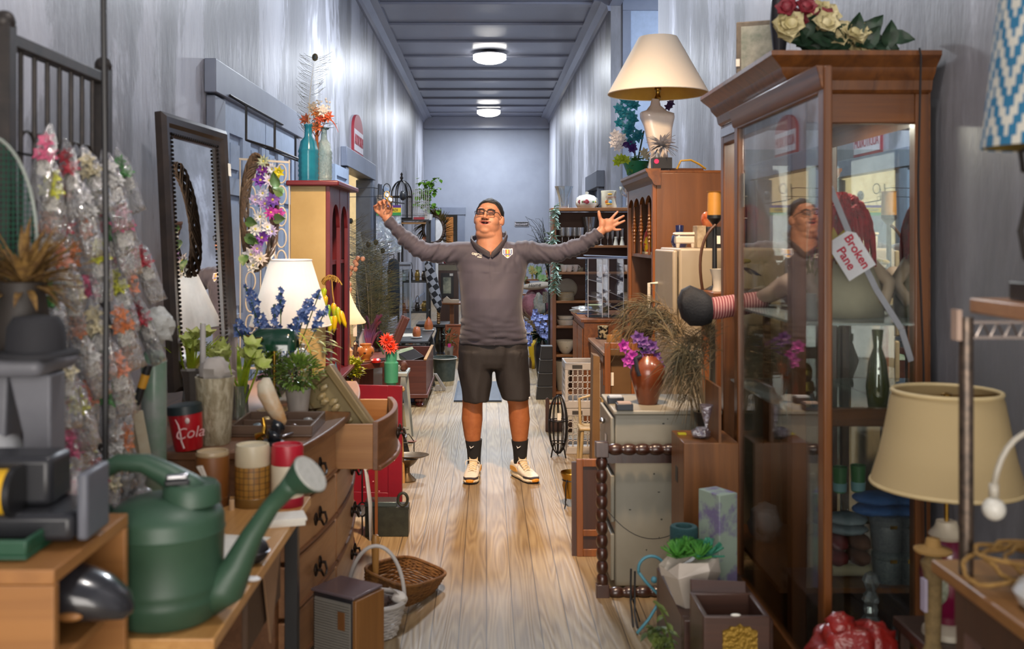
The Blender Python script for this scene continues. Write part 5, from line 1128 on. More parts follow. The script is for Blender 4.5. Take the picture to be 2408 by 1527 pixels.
tag(B(M_black).tube([(1.40, 3.30, 2.115), (1.405, 3.30, 2.09), (1.40, 3.31, 1.7), (1.41, 3.33, 1.5), (1.43, 3.34, 1.1), (1.44, 3.34, .3)], .0035, 6).build('power_cord'), 'thin dark cord hanging down the near side of the display cabinet', 'cord')
# seated doll
t = thing('stuffed_doll', 'life like doll with a shaggy red wig sitting inside the display cabinet', 'doll', (1.25, 3.92, 1.216)); sk = mat('#b89c86', .6)
DT = Matrix.Translation((.04, -.22, 0)) @ Matrix.Scale(1.22, 4); b = B(mat('#a89c84', .7)); b.T = DT; b.loft([ell_ring((0, 0, z), rx, ry, 20) for z, rx, ry in ((0.0, .12, .09), (.06, .12, .085), (.13, .10, .07), (.19, .07, .05), (.21, .04, .04))]); b.build('dress', t, sm=180)
b = B(sk); b.T = DT; b.ball((0, 0, .27), (.055, .06, .07), 18, 14).cyl((0, 0, .19), (0, 0, .23), .025).build('head', t)
b = B(mat('#7c1020', .8, c2='#b01428', sc=30)); b.T = DT; r_ = random.Random(9)
for k in range(420):
    a = r_.uniform(0, 2 * pi); e = r_.uniform(-.2, 1.5); d = Vector((cos(a) * cos(e), sin(a) * cos(e), sin(e))); p = Vector((0, .005, .28)) + Vector((d.x * .06, d.y * .065, d.z * .075)); q = p + Vector((d.x * .035, d.y * .035, -.03 - .09 * (1 - max(0, sin(e)))))
    b.tube(bez(p, p + d * .035, q, 3), [.006, .002], 4)
b.build('wig', t)
b = B(mat('#c8a41c', .6)); b.T = DT; b.flower((-.05, -.09, .21), .055, 16, (-.2, -1, .2), .3, .2, mat('#3a2a18', .8), .35); b.build('sunflower', t)
def limb(pts, rr, nm, m): b = B(m); b.T = DT if nm == 'arm' else Matrix(); b.tube(pts, rr, 16).build(nm, t, sm=180)
limb([(.04, -.18, .06), (-.04, .18, .10), (-.08, .24, .06), (-.14, .27, .03)], [.05, .042, .034, .028], 'leg', sk)
limb([(.08, -.16, .05), (.02, .2, .13), (-.04, .28, .09), (-.10, .29, .045)], [.05, .04, .032, .027], 'leg', sk)
limb([(.07, .0, .17), (.13, -.03, .10), (.10, -.06, .04)], [.022, .02, .016], 'arm', sk); limb([(-.07, 0, .17), (-.11, -.02, .10), (-.07, -.05, .05)], [.022, .02, .016], 'arm', sk)
def stripes():
    m, nt, bb = _new('striped_sock'); tc = nt.nodes.new('ShaderNodeTexCoord'); w_ = nt.nodes.new('ShaderNodeTexWave'); w_.inputs['Scale'].default_value = 28; nt.links.new(tc.outputs['Object'], w_.inputs[0])
    r = _ramp(nt, [(.45, col('#b98a84')), (.55, col('#7c2c34'))]); nt.links.new(w_.outputs[0], r.inputs[0]); nt.links.new(r.outputs[0], bb.inputs[0]); bb.inputs['Roughness'].default_value = .8; return m
limb([(-.10, .265, .035), (-.17, .285, .015), (-.30, .29, -.005), (-.34, .29, -.01)], [.034, .044, .046, .044], 'striped_sock', stripes())
b = B(mat('#16161a', .7, bump=.3, bsc=100)); b.loft([ell_ring((0, 0, 0), .04, .04, 3)] and [[(x, .29 + .05 * cos(a), z0_ + h_ * sin(a)) for a in [2 * pi * i / 18 for i in range(18)]] for x, h_, z0_ in ((-.325, .055, -.012), (-.36, .075, -.005), (-.41, .085, .005), (-.445, .06, .012), (-.455, .02, .02))]); b.build('boot', t, sm=180)
# things in the cabinet
t = thing('white_jug', 'small white enamel jug on the glass shelf beside the doll', 'jug', (1.12, 3.55, 1.216)); B(mat('#a9ada8', .3)).lathe([(.001, 0), (.03, 0), (.032, .01), (.024, .08), (.027, .09), (.022, .09), (.001, .02)], 20).build('body', t); B(mat('#a9ada8', .3)).tube(arc((.025, 0, .05), .02, -pi / 2, pi / 2, 8), .003, 6).build('handle', t)
t = thing('dried_flowers', 'yellow green dried stems hanging by the doll', 'dried flowers', (1.17, 3.68, 1.216)); b = B(mat('#7c7628', .7)); [b.tube(bez((0, 0, 0), (rnd.uniform(-.03, .03), 0, .1), (rnd.uniform(-.05, .05), rnd.uniform(-.03, .03), rnd.uniform(.16, .24))), .003, 4) for _ in range(26)]; b.build('stems', t); B(M_dark).lathe([(.001, 0), (.02, 0), (.024, .05), (.001, .05)], 12).build('bud_vase', t)
t = thing('gold_bust', 'brassy gold bust ornament on the middle glass shelf', 'ornament', (1.13, 3.62, .901)); B(mat('#8c7430', .3, .9)).ball((0, 0, .12), (.026, .028, .036), 14, 10, .2, 1).lathe([(.001, 0), (.025, 0), (.02, .02), (.012, .04), (.034, .06), (.03, .09), (.001, .1)], 16).build('bust', t)
t = thing('green_glass_vase', 'tall amber green glass vase on the middle glass shelf', 'vase', (1.36, 3.55, .901)); B(glass('#6c7434', .3, .05, .4)).lathe([(.001, 0), (.03, 0), (.04, .08), (.03, .17), (.014, .22), (.02, .28)], 22).build('vase_body', t)
t = thing('glass_funnel_lamp', 'pale teal glass shade upside down on the lower shelf of the cabinet', 'glass shade', (1.14, 3.55, .901)); t.location = (1.15, 3.75, .901); B(glass('#8fb0ac', .3, .06, .35)).lathe([(.06, 0), (.05, .03), (.028, .09), (.034, .1), (.034, .13)], 24).build('shade_glass', t)
ym = 3.68
def pile(nm, lab, cat, px0, px1, py0, py1, m, kind, y=ym, dep=.14, grp=None):
    x0_, x1_, za, zb_ = X(px0, y), X(px1, y), Z(py1, y), Z(py0, y); t = thing(nm, lab, cat, ((x0_ + x1_) / 2, y, za), group=grp); w_, h_ = (x1_ - x0_) / 2, zb_ - za
    if kind == 'roll': b = B(m).tube([(-w_, 0, h_ / 2), (-w_ * .9, 0, h_ / 2), (w_ * .9, 0, h_ / 2), (w_, 0, h_ / 2)], [h_ * .42, h_ * .5, h_ * .5, h_ * .42], 18); b.build('rolled_cloth', t, sm=60)
    elif kind == 'fold':
        b = B(m); n = 2
        for k in range(n): b.ball((0, 0, h_ * (k + .5) / n), (w_ * 1.08, dep / 2, h_ / n * .56), 22, 10, .12, k)
        b.build('folded_cloth', t, sm=180)
    elif kind == 'crock': b = B(m).lathe([(.001, 0), (w_ * .85, 0), (w_ * .9, .006), (w_, h_ * .7), (w_ * .98, h_ * .74), (w_ * 1.04, h_ * .78), (w_ * 1.04, h_ * .9), (w_ * .8, h_), (.001, h_)], 28); b.build('crock_body', t); B(M_gold).box(-.012, .012, -w_ * 1.06, -w_ * 1.0, h_ * .72, h_ * .82).build('clasp', t)
    elif kind == 'cup': B(m).lathe([(.001, 0), (w_ * .8, 0), (w_, h_), (w_ * .9, h_), (w_ * .7, h_ * .1), (.001, h_ * .1)], 20).build('tumbler', t); B(mat('#6e9aa0', .6)).lathe([(w_ * .84, .005), (w_ * .92, h_ * .38), (w_ * .95, h_ * .38), (w_ * .88, .005)], 20).build('paper_band', t)
    return t
pile('rolled_towel', 'cream rolled towel at the bottom of the cloth pile in the cabinet', 'towel', 1955, 2050, 1328, 1356, mat('#a89c80', .8), 'roll'); bpy.data.objects['rolled_towel'].location.z = .281
pile('folded_cloth', 'brown folded cloth above the cream rolled towel', 'cloth', 1995, 2042, 1255, 1325, mat('#5a3828', .85), 'fold'); pile('folded_blanket', 'dark red folded cloth above the cream rolled towel', 'cloth', 1940, 1990, 1255, 1325, mat('#6a2424', .85), 'fold')
pile('wrapped_linen', 'pale blue grey linen in the cabinet pile', 'linen', 1945, 2035, 1208, 1254, mat('#76828a', .7, bump=.5, bsc=40), 'fold')
pile('blue_garment', 'bright blue crumpled garment near the top of the cabinet pile', 'garment', 2010, 2118, 1158, 1212, mat('#2f5a96', .8, bump=.6, bsc=30), 'fold')
pile('green_tumbler', 'green tumbler with a paper band, beside the cabinet post', 'tumbler', 1958, 1992, 1098, 1158, mat('#2c6a34', .4), 'cup', 3.72, grp='green tumblers in the display cabinet'); pile('green_tumbler', 'green tumbler with a paper band, above the blue garment', 'tumbler', 2000, 2036, 1094, 1156, mat('#2c6a34', .4), 'cup', 3.72, grp='green tumblers in the display cabinet')
pile('lidded_crock', 'speckled grey lidded crock, upper of the stacked pair', 'crock', 2048, 2124, 1212, 1292, mat('#52555a', .5, c2='#686b70', sc=120), 'crock', 3.63, grp='stacked grey crocks in the cabinet'); pile('lidded_crock', 'speckled grey lidded crock, lower of the stacked pair', 'crock', 2052, 2122, 1292, 1372, mat('#4a5054', .5, c2='#626a6c', sc=120), 'crock', 3.63, grp='stacked grey crocks in the cabinet')
t = thing('plastic_parcel', 'clear plastic wrapped lump on the lower cabinet shelf', 'parcel', (1.12, 4.1, .281)); B(mat('#5c5850', .6)).ball((0, 0, .07), (.055, .05, .06), 14, 10, .3, 2).build('contents', t); B(M_film).ball((0, 0, .075), (.065, .06, .075), 16, 10, .3, 3).build('wrapping', t)
# low stand, red bag, decanter
t = thing('low_stand', 'dark low stand in front of the display cabinet', 'stand', (0, 0, 0)); B(M_dark).box(.86, 1.115, 2.68, 2.93, .21, .24).build('stand_top', t, bev=.004)
for x_, y_ in ((.87, 2.69), (1.08, 2.69), (.87, 2.89), (1.08, 2.89)): B(M_dark).box(x_, x_ + .03, y_, y_ + .03, 0, .21).build('leg', t)
t = thing('red_sack', 'bulging glossy red plastic sack in front of the display cabinet', 'sack', (X(2005, 2.8), 2.81, .241)); B(mat('#6c1410', .3, c2='#8a201a', sc=10, bump=.8, bsc=22)).ball((0, 0, .10), (.115, .10, .10), 30, 20, .35, 4, 3).ball((.06, -.02, .13), (.06, .06, .075), 18, 12, .4, 6, 3).ball((-.03, 0, .19), (.04, .035, .035), 14, 10, .4, 9, 3).build('sack_body', t, sm=180)
t = thing('cut_glass_decanter', 'tall clear cut glass decanter behind the red sack', 'decanter', (1.307, 3.47, .076)); t.scale = (1.1, 1.1, 1.28); B(M_crystal).lathe([(.001, 0), (.05, 0), (.055, .04), (.04, .08), (.018, .11), (.022, .125), (.018, .14), (.026, .15), (.02, .165), (.012, .175), (.026, .20), (.016, .22), (.001, .228)], 14, flute=.08, fl_n=7).build('decanter_body', t, sm=20)
t = thing('salt_jar', 'small clear jar with a silver lid right of the red sack', 'jar', (1.40, 3.46, .076)); B(M_crystal).lathe([(.001, 0), (.028, 0), (.03, .06), (.024, .08)], 18).build('jar_body', t); B(M_silver).lathe([(.026, .08), (.026, .11), (.02, .12), (.001, .12)], 18).build('lid', t)
# cream lamp with magenta base
t = thing('side_stand', 'dark narrow stand under the lamp with the cream shade', 'stand', (0, 0, 0)); B(M_dark).box(1.13, 1.42, 2.50, 2.84, .42, .45).build('stand_top', t, bev=.004)
for x_, y_ in ((1.14, 2.51), (1.39, 2.51), (1.14, 2.81), (1.39, 2.81)): B(M_dark).box(x_, x_ + .025, y_, y_ + .02, 0, .42).build('leg', t)
LC = (X(2226, 2.7), 2.7, .451); t = thing('table_lamp', 'unlit lamp with a cream empire shade on a magenta china base', 'lamp', LC); zt, zb = Z(922, 2.7) - .451, Z(1140, 2.7) - .451
B(lampshade('#cdb88a', .35)).lathe([(.186, zb), (.19, zb + .004), (.165, zb + .09), (.14, zt - .02), (.133, zt), (.131, zt), (.138, zt - .02), (.184, zb + .004)], 56).build('lamp_shade', t, sm=60)
[B(mat('#c8b486', .5)).ring((0, 0, q), r, .006, 46, 8).build('shade_trim', t) for q, r in ((zt, .134), (zb, .188))]
B(M_brass).bar((-.13, 0, zt - .01), (.13, 0, zt - .01), .004).lathe([(.001, zt), (.014, zt - .005), (.014, zt - .03), (.001, zt - .035)], 12).build('spider', t); B(M_brass).cyl((0, 0, .3), (0, 0, zt - .01), .006).build('stem', t)
B(mat('#701038', .2, c2='#5a0c2c', sc=8, coat=.6)).lathe([(.03, .03), (.035, .05), (.062, .10), (.068, .16), (.055, .23), (.036, .26)], 30).build('china_body', t); B(mat('#b9b09c', .4)).lathe([(.001, 0), (.062, 0), (.06, .015), (.04, .03), (.03, .035), (.001, .035)], 30).build('china_foot', t); B(mat('#b9b09c', .4)).lathe([(.04, .255), (.046, .265), (.03, .285), (.026, .3), (.001, .3)], 30).build('china_trim', t)
B(mat('#b8b8a8', .4, c2='#6a7c60', sc=40)).ball((-.035, -.045, .15), (.026, .02, .055), 18, 12).ball((.03, -.048, .15), (.022, .02, .05), 18, 12).build('medallion', t)
t = thing('straw_figurine', 'small straw hatted figurine hanging under the cream lamp shade', 'figurine', (X(2198, 2.55), 2.56, .451)); zf = .30
B(mat('#6c5a38', .8, c2='#8a744c', sc=40)).lathe([(.001, 0), (.03, 0), (.018, .03), (.022, .2), (.03, .235), (.012, .26)], 14).build('straw_body', t); B(mat('#a07e48', .8)).lathe([(.045, .262), (.046, .268), (.02, .276), (.016, .295), (.001, .298)], 22).build('hat', t); B(mat('#a8a0b4', .7)).box(-.034, -.026, -.03, -.006, .12, .2).build('paper_tag', t)
# wooden table, lower right corner
tw = wood('#6a4420', '#8c6030', 'y', 4, .45); t = thing('corner_table', 'brown wooden table in the lower right corner carrying twine', 'table', (0, 0, 0)); B(tw).box(.913, 1.45, 1.45, 2.1, .812, .84).build('table_top', t, bev=.006, seg=3); B(M_dark).box(.945, 1.42, 1.50, 2.06, .72, .811).build('apron', t)
for x_, y_ in ((.95, 1.5), (1.38, 1.5), (.95, 2.03), (1.38, 2.03)): B(M_dark).box(x_, x_ + .035, y_, y_ + .035, 0, .72).build('leg', t)
t = thing('twine_coil', 'loose coil of thick tan rope on the corner table', 'rope', (1.02, 1.93, .841)); b = B(mat('#7c5c2c', .9, c2='#9a7840', sc=80, bump=.6, bsc=200)); pts = []
for i in range(115):
    a = i * .21; r = .075 + .028 * sin(i * .13) ; pts.append((.02 + r * cos(a) * 1.2 + .02 * sin(i * .05), r * sin(a) * .7, .008 + .05 * abs(sin(i * .117)) + .012 * (i % 7) / 7))
b.tube(pts, .0045, 7); b.tube(bez((.05, -.03, .02), (.17, -.05, .14), (.10, -.04, .012)), .006, 7); b.build('rope', t, sm=180)
t = thing('milk_glass_lamp', 'white milk glass lamp font at the front of the corner table', 'lamp', (1.0, 1.86, .841)); t.location = (1.005, 1.80, .841); B(mat('#b4b4b0', .12, coat=.8)).lathe([(.001, 0), (.05, 0), (.065, .015), (.07, .03), (.058, .05), (.025, .075), (.02, .12), (.03, .14), (.001, .145)], 28).build('font', t)
# chrome and wood shelf rack above the table
t = thing('wire_shelf_rack', 'tarnished metal rack with a wooden top shelf standing on the corner table', 'rack', (0, 0, 0)); rm = mat('#4a423c', .35, .7, c2='#6a5c50', sc=60)
for x_, y_ in ((.94, 2.0), (1.40, 2.0), (.94, 1.72), (1.40, 1.72)):
    if y_ < 1.9 and x_ < 1: continue
    B(rm).cyl((x_, y_, .841), (x_, y_, 1.345), .0135, n=16).build('post', t)
B(wood('#8c6244', '#a87c58', 'x', 4)).box(.955, 1.44, 1.70, 2.02, 1.352, 1.382).build('wooden_shelf', t, bev=.004)
b = B(mat('#948880', .25, .8)); b.bar((.92, 2.0, 1.335), (1.44, 2.0, 1.335), .006).bar((.92, 2.0, 1.305), (1.44, 2.0, 1.305), .006).bar((1.42, 1.70, 1.335), (1.42, 2.0, 1.335), .006)
for i in range(18): x_ = .93 + i * .028; b.tube([(x_, 2.0, 1.305), (x_ + .014, 2.0, 1.335), (x_ + .028, 2.0, 1.305)], .0025, 5)
b.build('lattice_rail', t); B(mat('#a89080', .4)).box(.915, .925, 1.985, 2.01, 1.30, 1.36).build('corner_clip', t)
t = thing('gooseneck_lamp', 'slim white curved arm ending in a white ball, beside the metal rack', 'lamp', (0, 0, 0)); b = B(mat('#a8a294', .35)); b.tube(bez((1.30, 1.93, 1.05), (1.0, 1.95, 1.24), (.9695, 1.95, 1.025), 14), [.004, .006], 8).cyl((.9695, 1.95, 1.03), (.9695, 1.95, 1.005), .009); b.build('curved_arm', t, sm=180); B(mat('#c8c6bc', .4)).ball((.9695, 1.95, .982), (.0215, .0215, .022), 18, 12).build('ball_end', t); B(mat('#a8a294', .35)).cyl((1.30, 1.93, .842), (1.30, 1.93, 1.05), .006).cyl((1.30, 1.93, .841), (1.30, 1.93, .852), .05, n=24).build('lamp_base', t)
# chevron lamp
LV = (1.045, 1.88, 1.383); t = thing('chevron_lamp', 'lamp with a blue and white chevron shade on a scrolled iron base', 'lamp', LV); b = B(mat('#c9c6ba', .8)); h_ = .285; zb = .285; n1, n2 = 90, 54; wv = mat('#b9b7ac', .8); bl = mat('#1f6488', .8)
vs_ = [((.092 + .030 * (1 - j / n2)) * cos(2 * pi * i / n1), (.092 + .030 * (1 - j / n2)) * sin(2 * pi * i / n1), zb + h_ * j / n2) for j in range(n2 + 1) for i in range(n1)]
for j in range(n2):
    for i in range(n1):
        u = (i / n1 * 9) % 1; ph = (j / n2 * 4 + 2.6 * abs(u - .5)) % 1; b.mat(bl if ph < .5 else wv); b.f.append((j * n1 + i, j * n1 + (i + 1) % n1, (j + 1) * n1 + (i + 1) % n1, (j + 1) * n1 + i)); b.mi.append(b.cur)
b.v = [Vector(v) for v in vs_]; b.build('lamp_shade', t, sm=180)
B(mat('#6c5a20', .6)).lathe([(.120, zb + .002), (.0905, zb + h_), (.0895, zb + h_), (.119, zb + .002)], 50).build('shade_lining', t)
im = mat('#2e2a26', .4, .5); B(im).cyl((0, 0, .02), (0, 0, .36), .006).box(-.055, .055, -.055, .055, 0, .035).build('base', t, bev=.003); b = B(im)
for k in range(4):
    a = pi / 2 * k + .5; f_ = lambda r, z: (r * cos(a), r * sin(a), z)
    b.tube([f_(.02, .04), f_(.055, .08), f_(.065, .13), f_(.05, .19), f_(.02, .25), f_(.012, .28)], .006, 8); b.tube([f_(.03, .235), f_(.06, .245), f_(.065, .28), f_(.045, .29), f_(.04, .275)], .005, 8)
b.build('scrolled_stem', t)
# on top of the curio cabinet
ZC = 2.112; t = thing('silk_arrangement', 'cream and dark red silk roses with green leaves on the display cabinet', 'flowers', (1.22, 3.55, ZC)); r_ = random.Random(12)
b = B(M_dgreen)
for k in range(70): a = r_.uniform(-pi, pi); b.leaf((r_.uniform(-.17, .17), r_.uniform(-.09, 0), r_.uniform(.02, .08)), (cos(a), -.3, .6 * sin(a)), .09, .06, up=(0, -1, .3), bend=.2)
b.build('leaves', t); B(M_dark).box(-.12, .12, -.05, .05, 0, .03).build('base_tray', t)
for k in range(24):
    f = k / 23; px = 1835 + 190 * f + r_.uniform(-20, 20); py = 75 - 70 * sin(pi * min(1, f * 1.2 + .1)) + r_.uniform(0, 42); red = px < 1900 and r_.random() < .6 or (k in (11, 12)); p = P(px, py, 3.46 + r_.uniform(-.03, .07)) - Vector((1.22, 3.55, ZC))
    b = B(mat('#5c101c' if red else '#c6bb92', .6, c2='#7a1826' if red else '#a89c6c', sc=20)); b.flower(p, .042 if red else .05, 6, (r_.uniform(-.6, .4), -1, r_.uniform(0, .7)), 1.1, .45, layers=3); b.ball(p, .024, 10, 7); b.build('rose', t)
t = thing('framed_print', 'weathered framed print standing on the far end of the display cabinet', 'picture', (X(1800, 4.1), 4.08, ZC), R(-20)); B(mat('#6c6254', .5, c2='#4c463c', sc=20)).box(-.12, .05, 0, .02, 0, .26).build('frame', t, bev=.004); B(mat('#6a7468', .6, c2='#a4a498', sc=14)).box(-.10, .03, -.003, 0, .02, .24).build('print', t); B(M_tagm).box(-.12, -.105, -.005, -.003, .08, .11).build('price_tag', t)
t = thing('tall_black_vase', 'tall black vase holding dusky purple leaves on the display cabinet', 'vase', (X(1838, 3.85), 3.88, ZC)); B(mat('#1c1a1e', .3)).lathe([(.001, 0), (.03, 0), (.022, .08), (.035, .2), (.03, .3), (.02, .34)], 20).build('vase_body', t); b = B(mat('#6c5262', .6))
for k in range(16): b.tube(bez((0, 0, .3), (-.1, 0, .5), (-.2 + k * .02, -.05, .36 + .02 * (k % 3))), .002, 4); b.leaf((-.2 + k * .02, -.05, .36 + .02 * (k % 3)), (r_.uniform(-.5, .5), 0, -1), .05, .018)
b.build('hanging_leaves', t)
# ---- brown hutch behind with lamp
t = thing('display_hutch', 'brown wooden hutch with scalloped gallery and twisted spindles', 'hutch', (0, 0, 0)); hx, hy0, hy1, hz = .957, 5.8, 6.85, 1.87; hw_ = wood('#55331a', '#754a28', 'z', 3, .4, .2)
B(hw_).box(hx + .01, 1.47, hy0, hy0 + .025, 0, hz).build('side_panel', t, bev=.002); B(hw_).box(hx + .01, 1.47, hy1 - .025, hy1, 0, hz).build('side_panel', t, bev=.002); B(hw_).box(1.45, 1.47, hy0 + .025, hy1 - .025, 0, hz).build('back_panel', t)
for z_ in (hz - .02, 1.40, .98, .8): B(cwy).box(hx + .01, 1.45, hy0 + .025, hy1 - .025, z_ - .02, z_).build('shelf', t)
for y_ in (hy0, hy1 - .05): B(M_oak).box(hx - .012, hx + .01, y_, y_ + .05, 0, hz).build('stile', t, bev=.003)
b = B(cwy); pts = [(hy0 + .05, 1.86), (hy1 - .05, 1.86)]; n = 48
for i in range(n + 1): y_ = hy1 - .05 - (hy1 - hy0 - .1) * i / n; pts.append((y_, 1.70 + .05 * abs(sin(i / n * 4 * pi)) ** .6))
b.prism(pts, hx - .01, hx + .008, 'yz'); b.build('scalloped_valance', t, sm=20)
for y_ in (6.0, 6.32, 6.6):
    b = B(cw_); b.lathe([(.007 + .004 * (1 if i % 2 else 0) * (1 if 5 < i < 22 else .2) + .006 * exp_, 1.40 + .011 * i) for i, exp_ in [(i, math.exp(-((i - 14) / 3) ** 2)) for i in range(29)]], 12, c=(hx + .0, y_, 0), twist=.35); b.build('twisted_spindle', t)
B(cwy).box(hx - .02, 1.44, hy0 - .01, hy1, .74, .80).build('counter', t, bev=.006); B(M_oaky).box(hx, hx + .02, hy0 + .06, hy1 - .06, .05, .73).build('door', t, bev=.004)
prof = [(0, 1.80), (.012, 1.81), (.02, 1.83), (.04, 1.85), (.045, 1.87), (.055, 1.88), (.055, 1.895), (-.03, 1.895), (-.03, 1.80)]
B(cwy).loft([[(hx - a, hy0 - .02, z) for a, z in prof], [(hx - a, hy1 + .02, z) for a, z in prof]]).box(hx + .02, 1.47, hy0, hy1, 1.871, 1.885).build('cornice', t, sm=25)
B(cwx).box(1.10, 1.32, 6.2, 6.24, 1.886, 1.925).build('pediment', t, bev=.004)
for k, y_ in enumerate((6.12, 6.5)):
    t = thing('toy_parrot', 'yellow and red painted bird ornament, %s inside the hutch gallery' % ('nearer one' if k == 0 else 'farther one'), 'ornament', (1.03, y_, 1.401), group='painted birds in the hutch gallery'); B(mat('#c8a818', .4, c2='#b8301c', sc=16, lo=.45, hi=.5)).lathe([(.001, 0), (.02, .0), (.03, .03), (.034, .07), (.024, .12), (.018, .14), (.001, .165)], 18).build('bird_body', t); B(mat('#c4bca0', .5)).box(-.04, .04, -.03, .03, -.0, .012).build('plinth', t); B(M_black).ball((-.025, 0, .14), (.012, .004, .004), 8, 6).build('beak', t)
TH = hz + .026
t = thing('table_lamp', 'tall white ceramic lamp with a wide cream cone shade on the hutch', 'lamp', (X(1547, 5.98), 5.98, TH)); zt, zb = Z(88, 5.98) - TH, Z(222, 5.98) - TH
B(lampshade('#f4eee2', .3)).lathe([(.291, zb), (.294, zb + .004), (.114, zt - .003), (.112, zt), (.111, zt), (.291, zb + .002)], 64).build('lamp_shade', t, sm=60); B(mat('#c09838', .45, c2='#d2aa48', sc=5)).lathe([(.2895, zb + .004), (.110, zt - .002), (.1095, zt - .002), (.289, zb + .004)], 64).build('gold_lining', t, sm=60)
B(M_brass).cyl((0, 0, zb - .04), (0, 0, zt - .02), .005).ball((0, 0, zb + .03), (.02, .02, .022), 14, 10).lathe([(.008, zb - .05), (.02, zb - .02), (.012, zb), (.016, zb + .015)], 16).bar((-.112, 0, zt - .005), (.112, 0, zt - .005), .003).build('socket', t)
cm_ = mat('#cfc8bc', .25, c2='#c4b4ac', sc=6, coat=.4); b = B(cm_); rg = []
for z_, w1, w2, tw_ in ((0, .055, .05, 0), (.02, .058, .05, .1), (.10, .048, .042, .35), (.18, .065, .05, .7), (.26, .085, .06, 1.0), (.32, .105, .066, 1.2), (.345, .10, .06, 1.25), (.36, .06, .045, 1.3), (.39, .03, .03, 1.4), (.43, .022, .022, 1.5)):
    rg.append([(w1 * math.copysign(abs(cos(a)) ** .6, cos(a)) * 1.0 + .01 * sin(tw_ * 3), w2 * math.copysign(abs(sin(a)) ** .6, sin(a)), z_ * .97) for a in [2 * pi * i / 24 for i in range(24)]])
b.loft(rg); wob(b, .014, 3, 9); b.build('ceramic_base', t, sm=60)
t = thing('tinsel_star', 'shiny silver tinsel bouquet on a black box beside the big lamp', 'ornament', (X(1556, 5.86), 5.87, TH)); B(M_black).box(-.055, .055, -.04, .04, 0, .065).build('black_box', t, bev=.002); B(mat('#c02060', .5)).cyl((-.035, -.0405, .042), (-.035, -.043, .042), .014, n=16).build('pink_dot', t); b = B(mat('#c4c4ca', .25, .35))
for k in range(60): a = rnd.uniform(-1, 4); e = rnd.uniform(-.6, 1.4); b.leaf((0, -.01, .13), (cos(a) * cos(e), -abs(sin(a)) * .6, sin(e)), rnd.uniform(.06, .1), .02, bend=.4)
b.build('tinsel', t); t.rotation_euler.z = 0
tag(B(mat('#b08c28', .5)).tube([(0, 0, .004), (.02, -.01, .05), (.08, 0, .055), (.13, 0, .03), (.17, .02, .005)], .006, 7).build('electrical_cable', loc=(X(1592, 5.9), 5.9, TH)), 'yellow electrical cord looping on top of the hutch', 'cord')
# flower pot on the hutch
t = thing('teal_flower_pot', 'green pot of teal, white, purple and lime artificial flowers on the hutch', 'flowers', (.97, 6.62, TH)); B(mat('#2c7a58', .3)).lathe([(.001, 0), (.05, 0), (.085, .09), (.09, .1), (.08, .1), (.001, .06)], 24).build('pot', t); B(M_dgreen).tube([(0, 0, .05), (-.02, 0, .3), (-.03, 0, .42)], .006, 5).tube([(0, 0, .05), (.05, 0, .3)], .006, 5).build('stems', t)
for k in range(34):
    if k < 16: px, py, c, r = 1474 + rnd.uniform(-20, 20) + (k > 9) * 12, 235 + k * 6.2 + rnd.uniform(-4, 4), '#1a7488', .042
    elif k < 22: px, py, c, r = 1455 + rnd.uniform(-15, 14), 320 + rnd.uniform(-12, 28), '#cfcfd4', .04
    elif k < 26: px, py, c, r = 1478 + rnd.uniform(-12, 12), 345 + rnd.uniform(-14, 16), '#3c2068', .036
    elif k < 30: px, py, c, r = 1462 + rnd.uniform(-14, 14), 372 + rnd.uniform(-10, 16), '#9ab02c', .036
    elif k < 32: px, py, c, r = 1512 + rnd.uniform(-8, 10), 352 + rnd.uniform(-14, 14), '#cfcab0', .036
    else: px, py, c, r = 1572 + rnd.uniform(-6, 8), 243 + (k - 32) * 8, '#3c1c48', .03
    p = P(px, py, 6.55) - Vector((.97, 6.62, TH)); b = B(mat(c, .55)); b.flower(p, r, 6, (rnd.uniform(-.6, .3), -1, rnd.uniform(-.2, .5)), .6, .35, layers=2); b.build('bloom', t)
b = B(mat('#4c7a3c', .5))
for k in range(20): b.leaf((rnd.uniform(-.08, .06), -.03, rnd.uniform(.06, .14)), (rnd.uniform(-1, 1), -.5, rnd.uniform(-.6, .4)), .07, .03)
b.build('leaves', t)
# beige refrigerator-like cabinet
bg = mat('#9a8e7c', .45, c2='#92866f', sc=3); t = thing('beige_refrigerator', 'tall beige metal refrigerator between the brown hutch and grey cabinet', 'refrigerator', (0, 0, 0)); B(bg).box(.935, 1.45, 4.95, 5.5, .02, 1.45).build('body', t, bev=.012, seg=3); B(bg).box(.905, .93, 4.96, 5.49, .05, 1.0).build('lower_door', t, bev=.01, seg=3); B(bg).box(.905, .93, 4.96, 5.49, 1.02, 1.44).build('upper_door', t, bev=.01, seg=3); B(mat('#c8c4b8', .3)).tube([(.905, 5.4, 1.26), (.86, 5.4, 1.26), (.86, 5.4, 1.05), (.905, 5.4, 1.05)], .009, 8).build('handle', t)
FZ = 1.451
t = thing('footed_tureen', 'small white footed china box with a blue jar behind it', 'tureen', (X(1610, 5.15), 5.15, FZ)); B(mat('#c4bcae', .25)).box(-.05, .05, -.03, .03, .02, .06).box(-.055, .055, -.034, .034, .062, .078).build('china_box', t, bev=.01, seg=3)
for sx in (-.038, .038): B(mat('#c4bcae', .25)).cyl((sx, -.02, 0), (sx, -.02, .022), .008, .012).build('foot', t)
t = thing('blue_jar', 'cobalt blue and white lidded jar on the beige refrigerator', 'jar', (X(1598, 5.32), 5.32, FZ)); B(mat('#1c2450', .2, coat=.6)).lathe([(.001, 0), (.035, 0), (.045, .03), (.04, .06), (.02, .08), (.022, .115), (.001, .12)], 24).build('jar_body', t)
